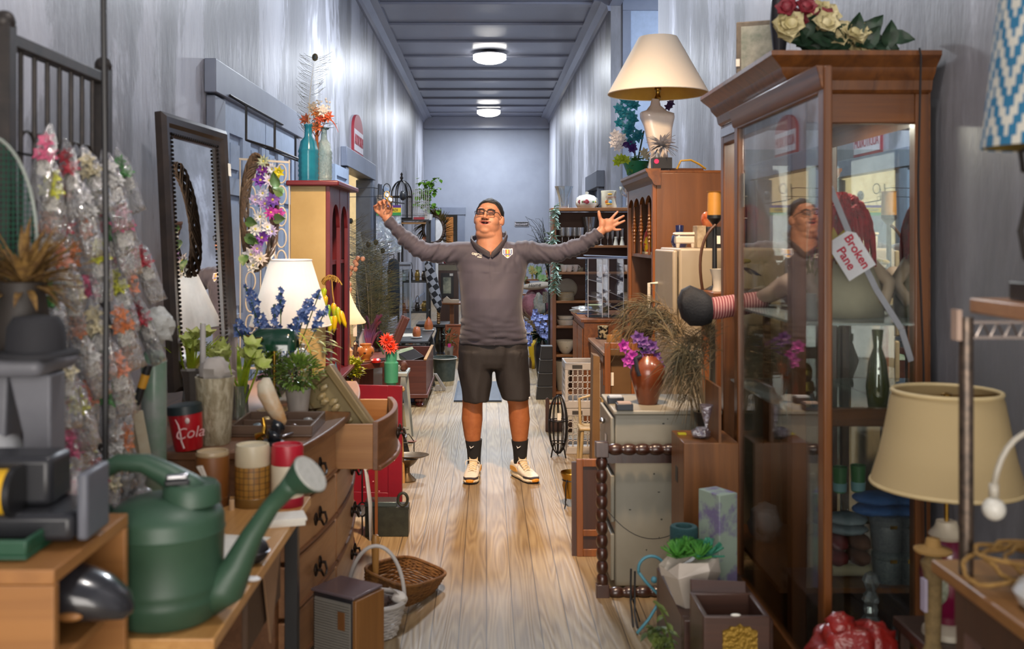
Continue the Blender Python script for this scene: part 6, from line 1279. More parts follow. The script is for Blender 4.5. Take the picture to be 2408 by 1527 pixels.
t = thing('cream_book', 'cream and brown hardback book standing on the beige refrigerator', 'book', (X(1645, 5.1), 5.1, FZ)); B(mat('#a89a80', .6, c2='#7c6a50', sc=20)).box(-.022, .022, -.05, .06, 0, .11).build('book_block', t, bev=.002)
t = thing('black_box', 'plain black box beside the cream book on the refrigerator', 'box', (X(1674, 5.1), 5.1, FZ)); B(M_black).box(-.035, .035, -.05, .05, 0, .105).build('box_body', t, bev=.002); B(M_tagm).box(.01, .03, -.055, -.051, .02, .06).build('price_tag', t)
t = thing('orange_glass_jar', 'amber orange patterned jar on top of the black box', 'jar', (X(1672, 5.12), 5.13, FZ + .106)); B(mat('#8a3c1c', .25, c2='#c07a50', sc=14)).lathe([(.001, 0), (.04, 0), (.05, .03), (.045, .06), (.03, .075), (.001, .08)], 22).build('jar_body', t)
# stand between refrigerator and cabinet with candle, mugs
t = thing('plant_stand', 'narrow wooden stand holding mugs beside the cabinet post', 'stand', (0, 0, 0)); B(M_oakx).box(1.0, 1.36, 4.5, 4.86, 1.235, 1.26).build('stand_top', t, bev=.004)
for x_, y_ in ((1.02, 4.52), (1.31, 4.52), (1.02, 4.81), (1.31, 4.81)): B(M_oak).box(x_, x_ + .03, y_, y_ + .03, 0, 1.235).build('leg', t)
t = thing('white_pitcher', 'white footed pitcher on the narrow wooden stand', 'pitcher', (1.04, 4.58, 1.261)); B(mat('#c8c0b0', .3)).lathe([(.001, 0), (.028, 0), (.022, .02), (.026, .06), (.038, .10), (.034, .10), (.001, .03)], 20).build('body', t)
t = thing('striped_mug', 'red striped mug beside the white pitcher', 'mug', (1.11, 4.6, 1.261)); B(mat('#a05c50', .4, c2='#b8a490', sc=30, st=(3, 3, .1))).lathe([(.001, 0), (.034, 0), (.036, .09), (.031, .09), (.03, .01), (.001, .01)], 20).build('mug_body', t)
t = thing('candle_stand', 'amber candle on a black holder with a curved brown arm', 'candle holder', (1.055, 4.72, 1.261)); B(M_black).lathe([(.001, 0), (.05, 0), (.012, .02), (.010, .30), (.035, .33), (.034, .345), (.001, .34)], 20).build('holder', t); B(mat('#b88438', .4, sub=.2)).lathe([(.034, .345), (.032, .45), (.036, .455), (.001, .44)], 20).build('candle', t); B(mat('#4a2c18', .4)).tube(bez((-.06, -.02, .0), (-.10, -.03, .22), (.0, -.02, .3)), .007, 8).build('curved_arm', t)
t = thing('dried_leaf_bowl', 'brown dried leaves with small yellow gourds above the pitcher', 'dried leaves', (1.06, 4.68, 1.261)); t.location = (1.18, 4.7, 1.261); b = B(mat('#3c2418', .7, c2='#5c3c20', sc=20))
for k in range(24): a = rnd.uniform(0, 2 * pi); b.leaf((-.05, -.1, .10), (cos(a), sin(a) * .6, .15), .1, .04, bend=.5)
b.tube([(0, 0, 0), (-.05, -.1, .1)], .008, 6); b.build('dried_leaves', t); B(mat('#c09c20', .4)).ball((-.02, -.11, .135), (.03, .014, .012), 12, 8).build('gourd', t); B(mat('#c09c20', .4)).ball((-.06, -.10, .13), (.022, .014, .012), 12, 8).build('gourd', t)
# grey green steel cabinet
gg = mat('#908d80', .42, c2='#858274', sc=3, bump=.05); t = thing('steel_cabinet', 'chipped grey green steel file cabinet carrying the terracotta jug', 'file cabinet', (0, 0, 0)); B(gg).box(.55, 1.0, 4.36, 4.80, .01, .745).build('body', t, bev=.006); B(gg).box(.54, 1.005, 4.345, 4.81, .745, .765).build('top', t, bev=.006)
for z_ in (.03, .28, .53):
    d_ = B(gg).box(.532, .549, 4.375, 4.785, z_, z_ + .2).build('drawer', t, bev=.004); B(M_silver).ball((.52, 4.58, z_ + .15), .014, 10, 8).build('knob', d_); B(M_silver).box(.529, .531, 4.5, 4.56, z_ + .06, z_ + .1).build('label_holder', d_)
b = B(mat('#3a3a34', .7)); [b.ball((.56 + rnd.uniform(0, .3), 4.3595, rnd.uniform(.1, .74)), (rnd.uniform(.002, .007), .001, rnd.uniform(.002, .004)), 6, 4) for _ in range(10)]; b.build('chips', t)
SZ = .766
t = thing('terracotta_jug', 'brown glazed terracotta jug holding purple flowers on the steel cabinet', 'jug', (X(1523, 4.52), 4.52, SZ)); jm_ = mat('#7a3c1e', .3, c2='#5a2a16', sc=5, coat=.5); B(jm_).lathe([(.001, 0), (.042, 0), (.045, .01), (.062, .07), (.078, .13), (.074, .17), (.05, .20), (.036, .215), (.04, .225), (.034, .225), (.03, .21), (.001, .1)], 32).build('jug_body', t)
B(mat('#23262e', .25, coat=.5)).tube([(-.035, -.03, .215), (-.06, -.04, .205), (-.055, -.055, .16), (-.045, -.062, .13)], .010, 8).build('handle', t)
b = B(M_green); tips = [P(px, py, 4.5) - t.location for px, py in ((1465, 815), (1478, 850), (1488, 838), (1512, 805), (1520, 830), (1532, 815), (1540, 840), (1500, 795), (1547, 860), (1505, 850))]; flowers_stem(b, (0, 0, .1), tips, M_green, .0025)
[b.leaf((0, 0, .2), (rnd.uniform(-1, 1), -.4, .8), .07, .016) for _ in range(14)]; b.build('stems', t)
for k, q in enumerate(tips): b = B(mat('#9c2c8c' if k < 3 else '#5c3474', .55)); b.flower(q, .034, 6, (rnd.uniform(-.5, .5), -1, .2), .7, .4, layers=2); b.build('bloom', t)
for k, (px, py, nm) in enumerate(((1449, 950, 'farther'), (1470, 966, 'nearer'))):
    p = on(px, py, SZ); t = thing('trinket_box', '%s of the two small navy boxes on the steel cabinet' % nm, 'box', p + Vector((0, .03, 0)), group='small navy boxes on the steel cabinet'); B(mat('#1c2430', .4)).box(-.035, .035, -.03, .03, 0, .026).build('box_body', t, bev=.002); B(mat('#b8c0c8' if k == 0 else '#b8a090', .4)).box(-.028, .028, -.024, .024, .026, .032).build('inlay', t)
# plumes
def plume(t, p0, p1, p2, L, w_, c, seed):
    r_ = random.Random(seed); pts = bez(p0, p1, p2, 16); B(mat('#6a5a40', .6)).tube(pts, [.003, .001], 5).build('stalk', t); b = B(c)
    for i in range(120):
        f = .35 + .65 * i / 120; k = f * 16; j = min(15, int(k)); p = pts[j].lerp(pts[j + 1], k - j); td = (pts[j + 1] - pts[j]).normalized(); d = Vector((r_.uniform(-1, 1), r_.uniform(-.6, .6), r_.uniform(-1, .7))).normalized(); e = w_ * (1.1 - abs(f - .7)) * r_.uniform(.6, 1.1)
        b.tube(bez(p, p + d * e * .5 + td * e * .3, p + d * e * .8 + td * e * .8 + Vector((0, 0, -e * .5)), 3), [.0018, .0007], 3)
    b.build('feathery_head', t)
VB = Vector((.905, 4.23, 0)); t = thing('floor_vase', 'tall dark vase of feathery grass behind the wooden cabinet', 'vase', VB); B(mat('#23211f', .35)).lathe([(.001, 0), (.04, 0), (.05, .2), (.055, .5), (.035, .72), (.045, .78), (.035, .78), (.001, .5)], 20).build('vase_body', t)
gm = mat('#6e5a3c', .8, c2='#4c4430', sc=20); gm2 = mat('#44463a', .8, c2='#5c5238', sc=20)
for k, (px, py, cx_, cy_) in enumerate(((1462, 735, 1560, 640), (1470, 760, 1580, 690), (1490, 720, 1600, 650), (1515, 745, 1600, 690), (1545, 745, 1620, 690), (1478, 780, 1560, 700), (1590, 850, 1620, 740), (1600, 900, 1620, 760), (1620, 940, 1650, 770), (1610, 860, 1640, 760), (1630, 800, 1660, 760), (1660, 770, 1680, 740))):
    g_ = thing('pampas_plume', 'brown feathery plume in the dark vase, arching %s' % ('farthest out over the purple flowers', 'low across the jug', 'high over the jug', 'above the jug handle', 'just right of the jug', 'low over the small boxes', 'down beside the jug', 'down toward the wooden cabinet', 'deepest onto the wooden cabinet', 'behind the cellophane bundle', 'short of the boot', 'under the boot of the doll')[k], 'dried plume', VB + Vector((0, 0, .70)), group='feathery plumes in the floor vase'); yy = 4.68 if px < 1570 else 4.15 + .012 * k
    plume(g_, (rnd.uniform(-.015, .015), rnd.uniform(-.015, .015), 0), P(cx_, cy_, yy) - g_.location, P(px, py, yy) - g_.location, 1, .10, gm if k % 3 else gm2, k)
# wooden speaker cabinet with its raised side, plastic parcel
kw = wood('#54300f', '#8a5626', 'z', 4, .45); t = thing('wooden_cabinet', 'upright brown wooden cabinet with a small slot handle in its side', 'cabinet', (0, 0, 0)); B(kw).box(.75, .96, 3.88, 4.14, 0, .72).build('body', t, bev=.003); B(M_black).box(.7485, .752, 4.0, 4.05, .54, .60).build('slot_handle', t, bev=.004); B(kw).box(.885, .895, 3.89, 4.13, .72, .93).build('upright_board', t)
t = thing('cellophane_parcel', 'violet tinted cellophane bundle on top of the wooden cabinet', 'parcel', (.835, 3.97, .721)); B(mat('#6a6078', .5)).ball((0, 0, .02), (.028, .025, .018), 12, 8, .3, 3).build('contents', t); B(glass('#d8d0e4', .35, .08, .1, 50)).ball((0, 0, .022), (.035, .03, .022), 14, 9, .4, 5).lathe([(.012, .03), (.006, .05), (.02, .1), (.028, .13)], 10, c=(.02, 0, 0)).build('wrapper', t)
tag(B(mat('#b8b018', .6)).box(-.016, .016, -.012, .012, 0, .006).build('yellow_sticker', loc=(.775, 4.05, .7205)), 'small yellow sticker on the wooden cabinet top', 'sticker')
# spool turned frame leaning on the steel cabinet
sp_ = wood('#2e1a14', '#47281c', 'z', 8, .3, .5); t = thing('spool_frame', 'dark turned wood frame leaning against the steel cabinet', 'frame', (.485, 4.27, 0), rot=(R(-3), 0, 0)); W_, H_ = .46, .62
def spool(p0, p1, n): 
    b = B(sp_); p0, p1 = Vector(p0), Vector(p1); m_ = n * 6; pts = [p0.lerp(p1, i / m_) for i in range(m_ + 1)]; rr = [.0165 + .0085 * abs(sin(pi * i / 6)) ** .6 for i in range(m_ + 1)]; return b.tube(pts, rr, 14)
spool((0, 0, .04), (0, 0, H_ - .04), 10).build('side_rail', t, sm=60); spool((W_, 0, .04), (W_, 0, H_ - .04), 10).build('side_rail', t, sm=60); spool((.03, 0, .015), (W_ - .03, 0, .025), 7).build('bottom_rail', t, sm=60); spool((.03, 0, H_ - .01), (W_ - .03, 0, H_ - .01), 7).build('top_rail', t, sm=60)
for x_, z_ in ((0, .02), (W_, .02), (0, H_ - .01), (W_, H_ - .01)): B(sp_).cbox((x_, 0, z_), (.055, .045, .065)).build('corner_block', t, bev=.003)
B(sp_).box(.02, W_ - .02, .01, .018, H_ - .07, H_ - .02).build('inner_rail', t)
B(M_black).tube(bez((.02, -.005, .36), (.2, -.02, .12), (.43, -.005, .36), 16), .0018, 5).build('hanging_wire', t)
b = B(mat('#b8b4a4', .7)).tube([(.30, -.015, .24), (.305, -.015, .18), (.30, -.01, .06)], [.006, .005, .001], 6); b.build('string', t)
# leaning cabinet door
t = thing('cabinet_door', 'brown panelled cabinet door leaning left of the spool frame', 'cabinet door', (.425, 4.80, 0), rot=(R(-2), 0, R(0))); b = B(M_oak); b.box(0, .03, 0, .022, 0, .455).box(.14, .17, 0, .022, 0, .455).box(.03, .14, 0, .022, .42, .455).box(.03, .14, 0, .022, 0, .035).box(.03, .14, 0, .022, .095, .125).build('door_frame', t, bev=.002); B(M_dark).box(.03, .14, .008, .018, .035, .42).build('recessed_panel', t); B(M_dark).box(-.022, .0, .01, .035, 0, .44).build('edge_board', t)
# brass planter on black stand
t = thing('brass_planter', 'shiny brass bowl in a black wire stand behind the leaning door', 'planter', (X(1345, 5.7), 5.7, 0)); B(M_brass).lathe([(.001, .04), (.04, .05), (.055, .12), (.05, .15), (.065, .19), (.062, .195), (.045, .155), (.05, .12), (.001, .05)], 28).build('bowl', t); b = B(M_black)
for k in range(3): a = 2 * pi * k / 3 - 2.2; b.tube([(.05 * cos(a), .05 * sin(a), .16), (.065 * cos(a), .065 * sin(a), .13), (.07 * cos(a), .07 * sin(a), .02), (.08 * cos(a), .08 * sin(a), .004)], .004, 6)
b.ring((0, 0, .15), .054, .003); b.build('wire_stand', t)
# floor clutter right front
t = thing('low_crate', 'dark low crate under the green foam ring and planter', 'crate', (0, 0, 0)); B(M_darkx).box(.62, .90, 3.2, 3.24, 0, .30).box(.62, .90, 3.68, 3.72, 0, .30).box(.62, .66, 3.24, 3.68, 0, .30).box(.86, .90, 3.24, 3.68, 0, .30).box(.66, .86, 3.24, 3.68, .28, .30).build('crate_body', t, bev=.003)
t = thing('foam_ring', 'dark teal foam cylinder with a round hollow top', 'foam ring', (X(1607, 3.6), 3.59, .301)); B(mat('#23484a', .9, bump=.5, bsc=80)).lathe([(.049, 0), (.049, .18), (.045, .186), (.030, .186), (.027, .18), (.027, .1), (.001, .1)], 32).build('foam', t)
t = thing('wrapped_box', 'upright box covered in violet and pale green floral paper', 'box', (.80, 3.53, .301), R(28)); B(mat('#8a9a8c', .7, c2='#6c6484', sc=9, lo=.46, hi=.56)).box(-.04, .04, -.055, .055, 0, .325).build('box_body', t, bev=.003)
t = thing('succulent_planter', 'faceted white planter full of green succulents', 'planter', (X(1625, 3.32), 3.34, .301)); t.scale = (1.3,) * 3; b = B(mat('#bcb2a6', .5)); b.loft([[(.035 * cos(a), .035 * sin(a), 0) for a in [2 * pi * i / 6 for i in range(6)]], [(.078 * cos(a), .06 * sin(a), .08 + .02 * (i % 2)) for i, a in enumerate([2 * pi * i / 6 for i in range(6)])], [(.072 * cos(a), .054 * sin(a), .118 - .045 * (i == 3)) for i, a in enumerate([2 * pi * i / 6 for i in range(6)])]]); b.build('faceted_pot', t, sm=0)
b = B(mat('#2c6a34', .5, c2='#48923c', sc=20)); r_ = random.Random(5)
for q, cc in (((-.03, 0), 0), ((.02, -.01), 0), ((.045, .01), 1), ((-.005, .02), 0)):
    b.mat(mat('#3c8a70', .5) if cc else mat('#2f7034', .5, c2='#5a9a3c', sc=25))
    for k in range(46): a = r_.uniform(0, 2 * pi); e = r_.uniform(.1, 1.4); b.leaf((q[0], q[1], .115), (cos(a) * cos(e), sin(a) * cos(e), sin(e)), .05, .014, bend=-.1, fold=.3)
b.build('succulents', t)
t = thing('plant_trellis', 'pale blue curled metal plant stand on the floorboards', 'plant stand', (X(1535, 3.85), 3.88, 0)); b = B(mat('#5a9cae', .4))
b.tube(arc((.0, 0, .24), .05, -.3, pi + .3, 14), .006, 8); b.tube([(-.05, 0, .23), (-.02, 0, .19), (.03, 0, .14), (.02, 0, .10)], .006, 8); b.tube([(.02, 0, .1), (-.01, .0, .05), (-.06, -.03, .008)], .006, 8); b.tube([(.02, 0, .1), (.05, .04, .008)], .006, 8); b.tube([(.03, 0, .14), (.07, 0, .07), (.06, -.05, .008)], .006, 8); b.tube([(.05, 0, .23), (.08, 0, .18), (.12, 0, .16)], .006, 8); b.ball((.01, 0, .2), .013, 10, 8); b.build('curled_frame', t, sm=180)
t = thing('wire_easel', 'little black wire easel left of the pale blue plant stand', 'easel', (X(1490, 3.95), 3.95, 0)); b = B(M_black); b.tube([(-.01, 0, .22), (-.012, 0, .1), (-.004, -.02, .0)], .004, 6).tube([(.005, 0, .21), (.004, 0, .05), (.012, -.03, .0)], .004, 6).tube([(-.01, 0, .12), (.03, .04, 0)], .003, 5).tube([(-.012, 0, .1), (.006, 0, .1)], .003, 5); b.build('wire', t)
t = thing('trailing_ivy', 'trailing leafy vine in a clay pot behind the brown lidded box', 'potted plant', (X(1590, 3.28), 3.30, 0)); B(mat('#8a7a60', .7)).lathe([(.001, 0), (.032, 0), (.045, .08), (.05, .085), (.05, .1), (.04, .1), (.001, .08)], 22).build('pot', t); b = B(mat('#3a4a28', .6, c2='#6a7a34', sc=20))
for k in range(7):
    pts = bez((0, 0, .1), (rnd.uniform(-.08, .02), -.02, .30), (rnd.uniform(-.11, .0), rnd.uniform(-.05, .02), rnd.uniform(.1, .36)), 8); b.tube(pts, .002, 4)
    for p in pts[2:]: b.leaf(p, (rnd.uniform(-1, 1), -.5, rnd.uniform(-.6, .5)), .034, .022)
b.build('vine', t)
t = thing('clay_pot', 'small stacked clay pots at the bottom edge beside the lidded box', 'pot', (X(1572, 3.16), 3.14, 0)); cp = mat('#8c7454', .7, c2='#6c5840', sc=20); B(cp).lathe([(.001, 0), (.03, 0), (.045, .09), (.05, .095), (.05, .115), (.04, .115), (.001, .09)], 22).build('pot_body', t)
t = thing('lidded_box', 'dark brown wooden box with a brass plaque, lid propped open', 'box', (0, 0, 0)); b = B(M_darkx); b.box(.628, .82, 2.95, 2.965, 0, .405).box(.628, .82, 3.14, 3.155, 0, .405).box(.628, .643, 2.965, 3.14, 0, .405).box(.805, .82, 2.965, 3.14, 0, .405).box(.643, .805, 2.965, 3.14, 0, .015).build('box_body', t, bev=.003)
b = B(M_brass if 0 else mat('#8a6c24', .4, .6, bump=.8, bsc=70)); b.prism([(.682, .28), (.782, .28), (.782, .365), (.765, .37), (.76, .378), (.745, .376), (.732, .386), (.719, .376), (.704, .378), (.699, .37), (.682, .365)], 2.945, 2.9495).build('brass_plaque', t); B(M_darkx).cbox((.72, 3.172, .41), (.17, .012, .05), (R(-35), 0, R(-8))).build('lid', t, bev=.003); B(M_tagm).ball((.722, 2.957, .407), (.015, .007, .004), 10, 6).build('white_tag', t)
# ================================================================ middle of the hall, left of the man
t = thing('metal_box', 'dark green metal box with a ring handle under the open maroon door', 'metal box', (X(925, 5.15), 5.17, 0)); mb = mat('#2e322c', .4, .4, c2='#3c4038', sc=20); B(mb).box(-.14, .078, -.05, .05, 0, .15).build('box_body', t, bev=.003); B(mat('#4c5a5c', .35, .5)).box(-.142, .02, -.052, .052, .15, .175).build('lid', t, bev=.003)
b = B(mb); b.loft([[(.03, -.052, .14), (.082, -.052, .14), (.082, -.046, .14), (.03, -.046, .14)], [(.032, -.052, .15), (.08, -.052, .15), (.08, -.046, .15), (.032, -.046, .15)]]); b.ring((.05, -.05, .188), .024, .0075, 24, 8, 'y', .032); b.build('ring_handle', t)
t = thing('broom', 'hand broom with a varnished wooden handle and brown bristles, standing handle up', 'broom', (X(884, 4.15), 4.13, 0)); B(wood('#9a6c34', '#b88c50', 'z', 6)).lathe([(.001, .3), (.012, .297), (.017, .28), (.0155, .24), (.014, .18), (.012, .12)], 16).build('handle', t); b = B(mat('#4c2f14', .9, c2='#7c5224', sc=60))
for k in range(260): a = rnd.uniform(0, 2 * pi); q = rnd.random() ** .5; b.tube([(q * .012 * cos(a), q * .012 * sin(a), .12), (q * .045 * cos(a), q * .035 * sin(a), .06), (q * .05 * cos(a) + rnd.uniform(-.006, .006), q * .04 * sin(a), rnd.uniform(.001, .02))], .0016, 4)
b.build('bristles', t)
# wicker helpers
def wicker(b, rings, r=.004, weave=6):
    """rods woven round a stack of rim outlines"""
    for k in range(len(rings) - 1):
        A, C = rings[k], rings[k + 1]
        for w_ in range(weave):
            f = w_ / weave; n = len(A); b.tube([Vector(A[i]).lerp(Vector(C[i]), f) + ((Vector(A[i]) - sum((Vector(q) for q in A), Vector()) / n).normalized() * (.003 if (i + w_) % 2 else -.002)) for i in range(n)], r, 5, closed=True)
wk = mat('#5c3a18', .7, c2='#8a5e2c', sc=30, bump=.5, bsc=120)
t = thing('wicker_tray', 'brown wicker basket tipped on its side behind the white basket', 'basket', (X(942, 4.25), 4.22, .03), rot=(R(-10), R(14), R(-24))); t.scale = (.8, .8, .9)
def rrect(w_, d_, z, n=32): return [(w_ * math.copysign(abs(cos(a)) ** .5, cos(a)), d_ * math.copysign(abs(sin(a)) ** .5, sin(a)), z) for a in [2 * pi * i / n for i in range(n)]]
b = B(wk); wicker(b, [rrect(.11, .24, 0), rrect(.13, .27, .06), rrect(.14, .28, .10)], .0055, 6); b.build('woven_wall', t); b = B(wk); [b.bar((-.105, y_ / 100, .0), (.105, y_ / 100, .0), .011, .006) for y_ in range(-21, 22, 2)]; b.build('woven_floor', t); b = B(wk); b.tube([Vector(q) for q in rrect(.142, .283, .105)], .009, 8, closed=True); b.build('rim', t)
t = thing('white_basket', 'small white wicker basket with a tall arched handle', 'basket', (X(880, 3.8), 3.86, 0)); ww = mat('#b8b4b0', .5); ci = lambda r, z, n=28: [(r * cos(2 * pi * i / n), r * sin(2 * pi * i / n), z) for i in range(n)]
b = B(ww); wicker(b, [ci(.075, .008), ci(.095, .07), ci(.108, .125)], .006, 5); [b.tube([(.075 * cos(a), .075 * sin(a), .004), (.108 * cos(a), .108 * sin(a), .13)], .004, 5) for a in [2 * pi * i / 14 for i in range(14)]]; b.build('woven_wall', t); B(ww).lathe([(.001, .004), (.075, .004), (.075, .01), (.001, .01)], 24).build('base', t); B(ww).ring((0, 0, .13), .11, .010, 32, 8).build('rim', t)
B(ww).tube(arc((0, 0, .13), .108, 0, pi, 24, 'xz', .205), .0075, 8).tube(arc((0, .014, .13), .106, 0, pi, 24, 'xz', .2), .006, 8).build('handle', t); b = B(mat('#cfcac4', .5)); b.ball((.09, -.03, .15), (.03, .02, .022), 10, 8, .4, 2); b.leaf((.09, -.03, .15), (-.5, -.3, 1), .06, .03); b.build('ribbon_bow', t)
b = B(mat('#3a2418', .8)); b.ball((.0, 0, .11), (.07, .07, .04), 16, 10, .4, 3); b.build('contents', t)
# slanted case with grille
t = thing('speaker_case', 'black topped case with a silver grey ribbed grille and brown label', 'case', (X(772, 3.42), 3.40, -.0), R(-32)); B(mat('#1e1e22', .25, c2='#2c2a2e', sc=6, coat=.4)).box(-.06, .115, -.005, .14, 0, .315).build('body', t, bev=.006); B(mat('#5c5054', .25, coat=.5)).box(-.065, .12, -.01, .145, .315, .325).build('top_panel', t, bev=.003)
b = B(mat('#8c8880', .4, .3)); [b.cbox((.027, -.008, .03 + i * .0088), (.15, .006, .005)) for i in range(31)]; b.box(-.05, .105, -.0055, -.005, .02, .30); b.build('ribbed_grille', t); B(mat('#6a4422', .5)).box(.055, .085, -.0135, -.011, .21, .27).build('label_plate', t, bev=.001); B(wood('#6a4420', '#8a5e30', 'z')).box(.1155, .13, -.01, .14, 0, .314).build('wooden_side', t, bev=.002)
t = thing('curved_slat', 'long white curved slat leaning against the dresser by the drawer pulls', 'slat', (0, 0, 0)); pts = [P(828, 1078, 4.98) + Vector((.0, 0, 0)), P(848, 1120, 4.97), P(858, 1200, 4.96), P(862, 1300, 4.95)]; pts = [Vector((p.x + .012, p.y + .12, p.z)) for p in pts] + [Vector((X(866, 5.05) + .01, 5.08, .004))]; B(mat('#a8aeb6', .4)).tube(pts, [.014, .02, .022, .022, .02], 10, sq=.35).build('slat', t, sm=180)
t = thing('wooden_stake', 'thin brown wooden stake standing behind the white curved slat', 'stake', (X(885, 5.1), 5.10, 0)); B(M_oak).box(-.007, .007, -.007, .007, 0, .62).build('stake', t); B(mat('#6a4024', .6)).bar((-.06, -.01, .33), (-.0, -.01, .37), .02, .006).build('leather_strap', t)
t = thing('iron_ring_tool', 'black iron ring and scissor shaped tool hanging beside the stake', 'tool', (X(850, 5.12), 5.15, 0)); B(M_black).ring((0, 0, .13), .022, .004, 20, 6, 'y', .035).tube([(0, 0, .17), (0, 0, .5)], .004, 6).tube([(0, 0, .095), (.0, 0, .0)], .004, 6).build('iron_rod', t)
# brass scale bowl
t = thing('brass_pedestal_bowl', 'old brass pedestal with a tilted oval scoop on top', 'pedestal bowl', (X(957, 6.3), 6.3, 0)); pb = mat('#5c4c38', .35, .7, c2='#76644a', sc=20); B(pb).lathe([(.001, 0), (.055, 0), (.058, .008), (.03, .035), (.018, .05), (.018, .085), (.05, .11), (.072, .14), (.070, .142), (.001, .12)], 30).build('pedestal', t); B(pb).lathe([(.001, .135), (.07, .142), (.1, .155), (.102, .158), (.068, .148), (.001, .142)], 30, c=(.025, 0, .005), sq=(1.1, .8)).build('scoop', t)
t = thing('fire_screen', 'black slanted metal panel in a wire frame behind the brass pedestal', 'metal stand', (X(952, 7.0), 7.0, 0)); B(M_black).prism([(-.09, 0), (.04, 0), (-.03, .27), (-.10, .27)], .0, .012).build('panel', t); B(M_black).tube([(-.09, -.03, .16), (.03, -.03, .16), (.065, -.03, .11), (.065, -.03, 0)], .004, 6).tube([(-.09, -.03, .1), (.06, -.03, .1)], .004, 6).tube([(-.09, -.03, .16), (-.09, -.03, 0)], .004, 6).build('wire_frame', t); B(mat('#8a5a44', .5)).lathe([(.001, .107), (.03, .107), (.034, .112), (.001, .112)], 16, c=(.05, -.02, 0)).build('copper_dish', t)
t = thing('green_cabbage', 'small green and yellow leafy bundle on the floor behind the brass pedestal', 'plant', (X(945, 6.55), 6.55, 0)); b = B(M_green); [b.leaf((0, 0, .03), (rnd.uniform(-1, 1), rnd.uniform(-1, 1), rnd.uniform(.1, 1)), .07, .04) for _ in range(16)]; b.build('leaves', t)
# table with the jar, lamp
t = thing('side_table', 'dark brown octagonal edged side table behind the maroon hutch', 'table', (0, 0, 0)); B(M_mahogx).prism([(-1.35, 6.45), (-.80, 6.45), (-.66, 6.62), (-.66, 7.3), (-.80, 7.5), (-1.35, 7.5)], .66, .70, 'xy').build('table_top', t, bev=.006); B(M_mahog).prism([(-1.28, 6.55), (-.86, 6.55), (-.74, 6.68), (-.74, 7.25), (-.86, 7.4), (-1.28, 7.4)], .04, .66, 'xy').build('cabinet_body', t, bev=.004); B(M_silver).prism([(-.80, 6.46), (-.657, 6.63), (-.657, 6.8), (-.72, 6.7)], .7, .706, 'xy').build('scalloped_edge', t)
t = thing('table_lamp', 'lit amber bell shade lamp partly hidden by the maroon hutch', 'lamp', (X(800, 6.85), 6.85, .701)); zt, zb = Z(640, 6.85) - .701, Z(760, 6.85) - .701; bell = [(.17, zb), (.172, zb + .006)] + [(.045 + .125 * (1 - f) ** 2.0, zb + .006 + (zt - zb - .006) * f) for f in (.12, .25, .4, .55, .7, .85, 1)]
B(lampshade('#faeedc', .55)).lathe(bell + [(r - .0015, z) for r, z in bell[::-1]], 48).build('lamp_shade', t, sm=60); B(mat('#5c7a9a', .3)).lathe([(.001, 0), (.05, 0), (.03, .03), (.045, .1), (.02, .2), (.008, .22)], 20).build('ceramic_base', t); B(M_tagm).box(.10, .125, -.10, -.098, zb - .08, zb).build('price_tag', t); B(mat('#ffdca0', .4, em=5)).ball((0, 0, zb + .12), (.022, .022, .03), 12, 8).build('bulb', t)
light('amber_lamp_light', 'POINT', (X(800, 6.85), 6.85, .701 + zb + .10), 9, (1, .80, .55), .04)
JZ = .701
t = thing('pierced_jar', 'round orange pottery jar with pierced holes', 'jar', on(860, 846, JZ)); oj = mat('#a8642c', .35, c2='#b87434', sc=8, coat=.3); B(oj).lathe([(.001, 0), (.03, 0), (.032, .012), (.05, .03), (.058, .055), (.05, .08), (.036, .09), (.038, .1), (.04, .104), (.032, .104), (.001, .05)], 30).build('jar_body', t); b = B(mat('#3a2012', .7)); [b.ball((.054 * sin(a), -.054 * cos(a), .05), (.010, .004, .009), 10, 7) for a in (-.9, 0, .9)]; [b.ball((.045 * sin(a), -.045 * cos(a), .083), .003, 6, 4) for a in (-1, -.6, -.2, .2, .6, 1)]; b.build('pierced_hole', t)
t = thing('brass_ewer', 'tall dark brass ewer with a long neck', 'ewer', on(888, 826, JZ)); B(mat('#4a3c34', .35, .7)).lathe([(.001, 0), (.03, 0), (.02, .02), (.045, .06), (.05, .09), (.035, .13), (.016, .16), (.013, .20), (.024, .225), (.02, .225), (.001, .2)], 26).build('ewer_body', t); B(mat('#4a3c34', .35, .7)).tube(bez((-.02, 0, .2), (-.075, 0, .18), (-.045, 0, .1)), .005, 7).build('handle', t)
t = thing('stoneware_stein', 'grey brown stoneware stein beside the brass ewer', 'stein', on(868, 818, JZ)); t.location.z = JZ; B(mat('#5c4c42', .4)).lathe([(.001, 0), (.035, 0), (.04, .05), (.034, .11), (.028, .13), (.001, .13)], 22).build('stein_body', t); B(mat('#6a5a50', .4)).tube(arc((.035, -.01, .07), .026, -pi / 2, pi / 2, 8, 'xz', .036), .005, 6).build('handle', t)
t = thing('white_goose', 'slender white ceramic goose behind the pierced orange jar', 'figurine', on(852, 824, JZ)); B(mat('#b8b4b8', .3)).tube([(0, 0, 0), (0, 0, .04), (-.005, 0, .08), (.0, 0, .12), (.012, 0, .14), (.002, -.01, .15)], [.02, .026, .02, .010, .011, .005], 12).build('goose_body', t)
t = thing('copper_kettle', 'small coppery figure by the side of the orange jar', 'ornament', on(836, 838, JZ)); B(mat('#5a4030', .35, .5)).lathe([(.001, 0), (.02, 0), (.024, .03), (.012, .06), (.016, .08), (.001, .1)], 14).build('ornament_body', t)
t = thing('glazed_figurine', 'cream and orange glazed figurine at the edge of the hutch', 'figurine', (X(822, 6.5), 6.52, JZ)); B(mat('#c08a5a', .3, c2='#d8ccb4', sc=20)).lathe([(.001, 0), (.028, 0), (.03, .03), (.016, .06), (.02, .08), (.001, .1)], 16).build('figure', t)
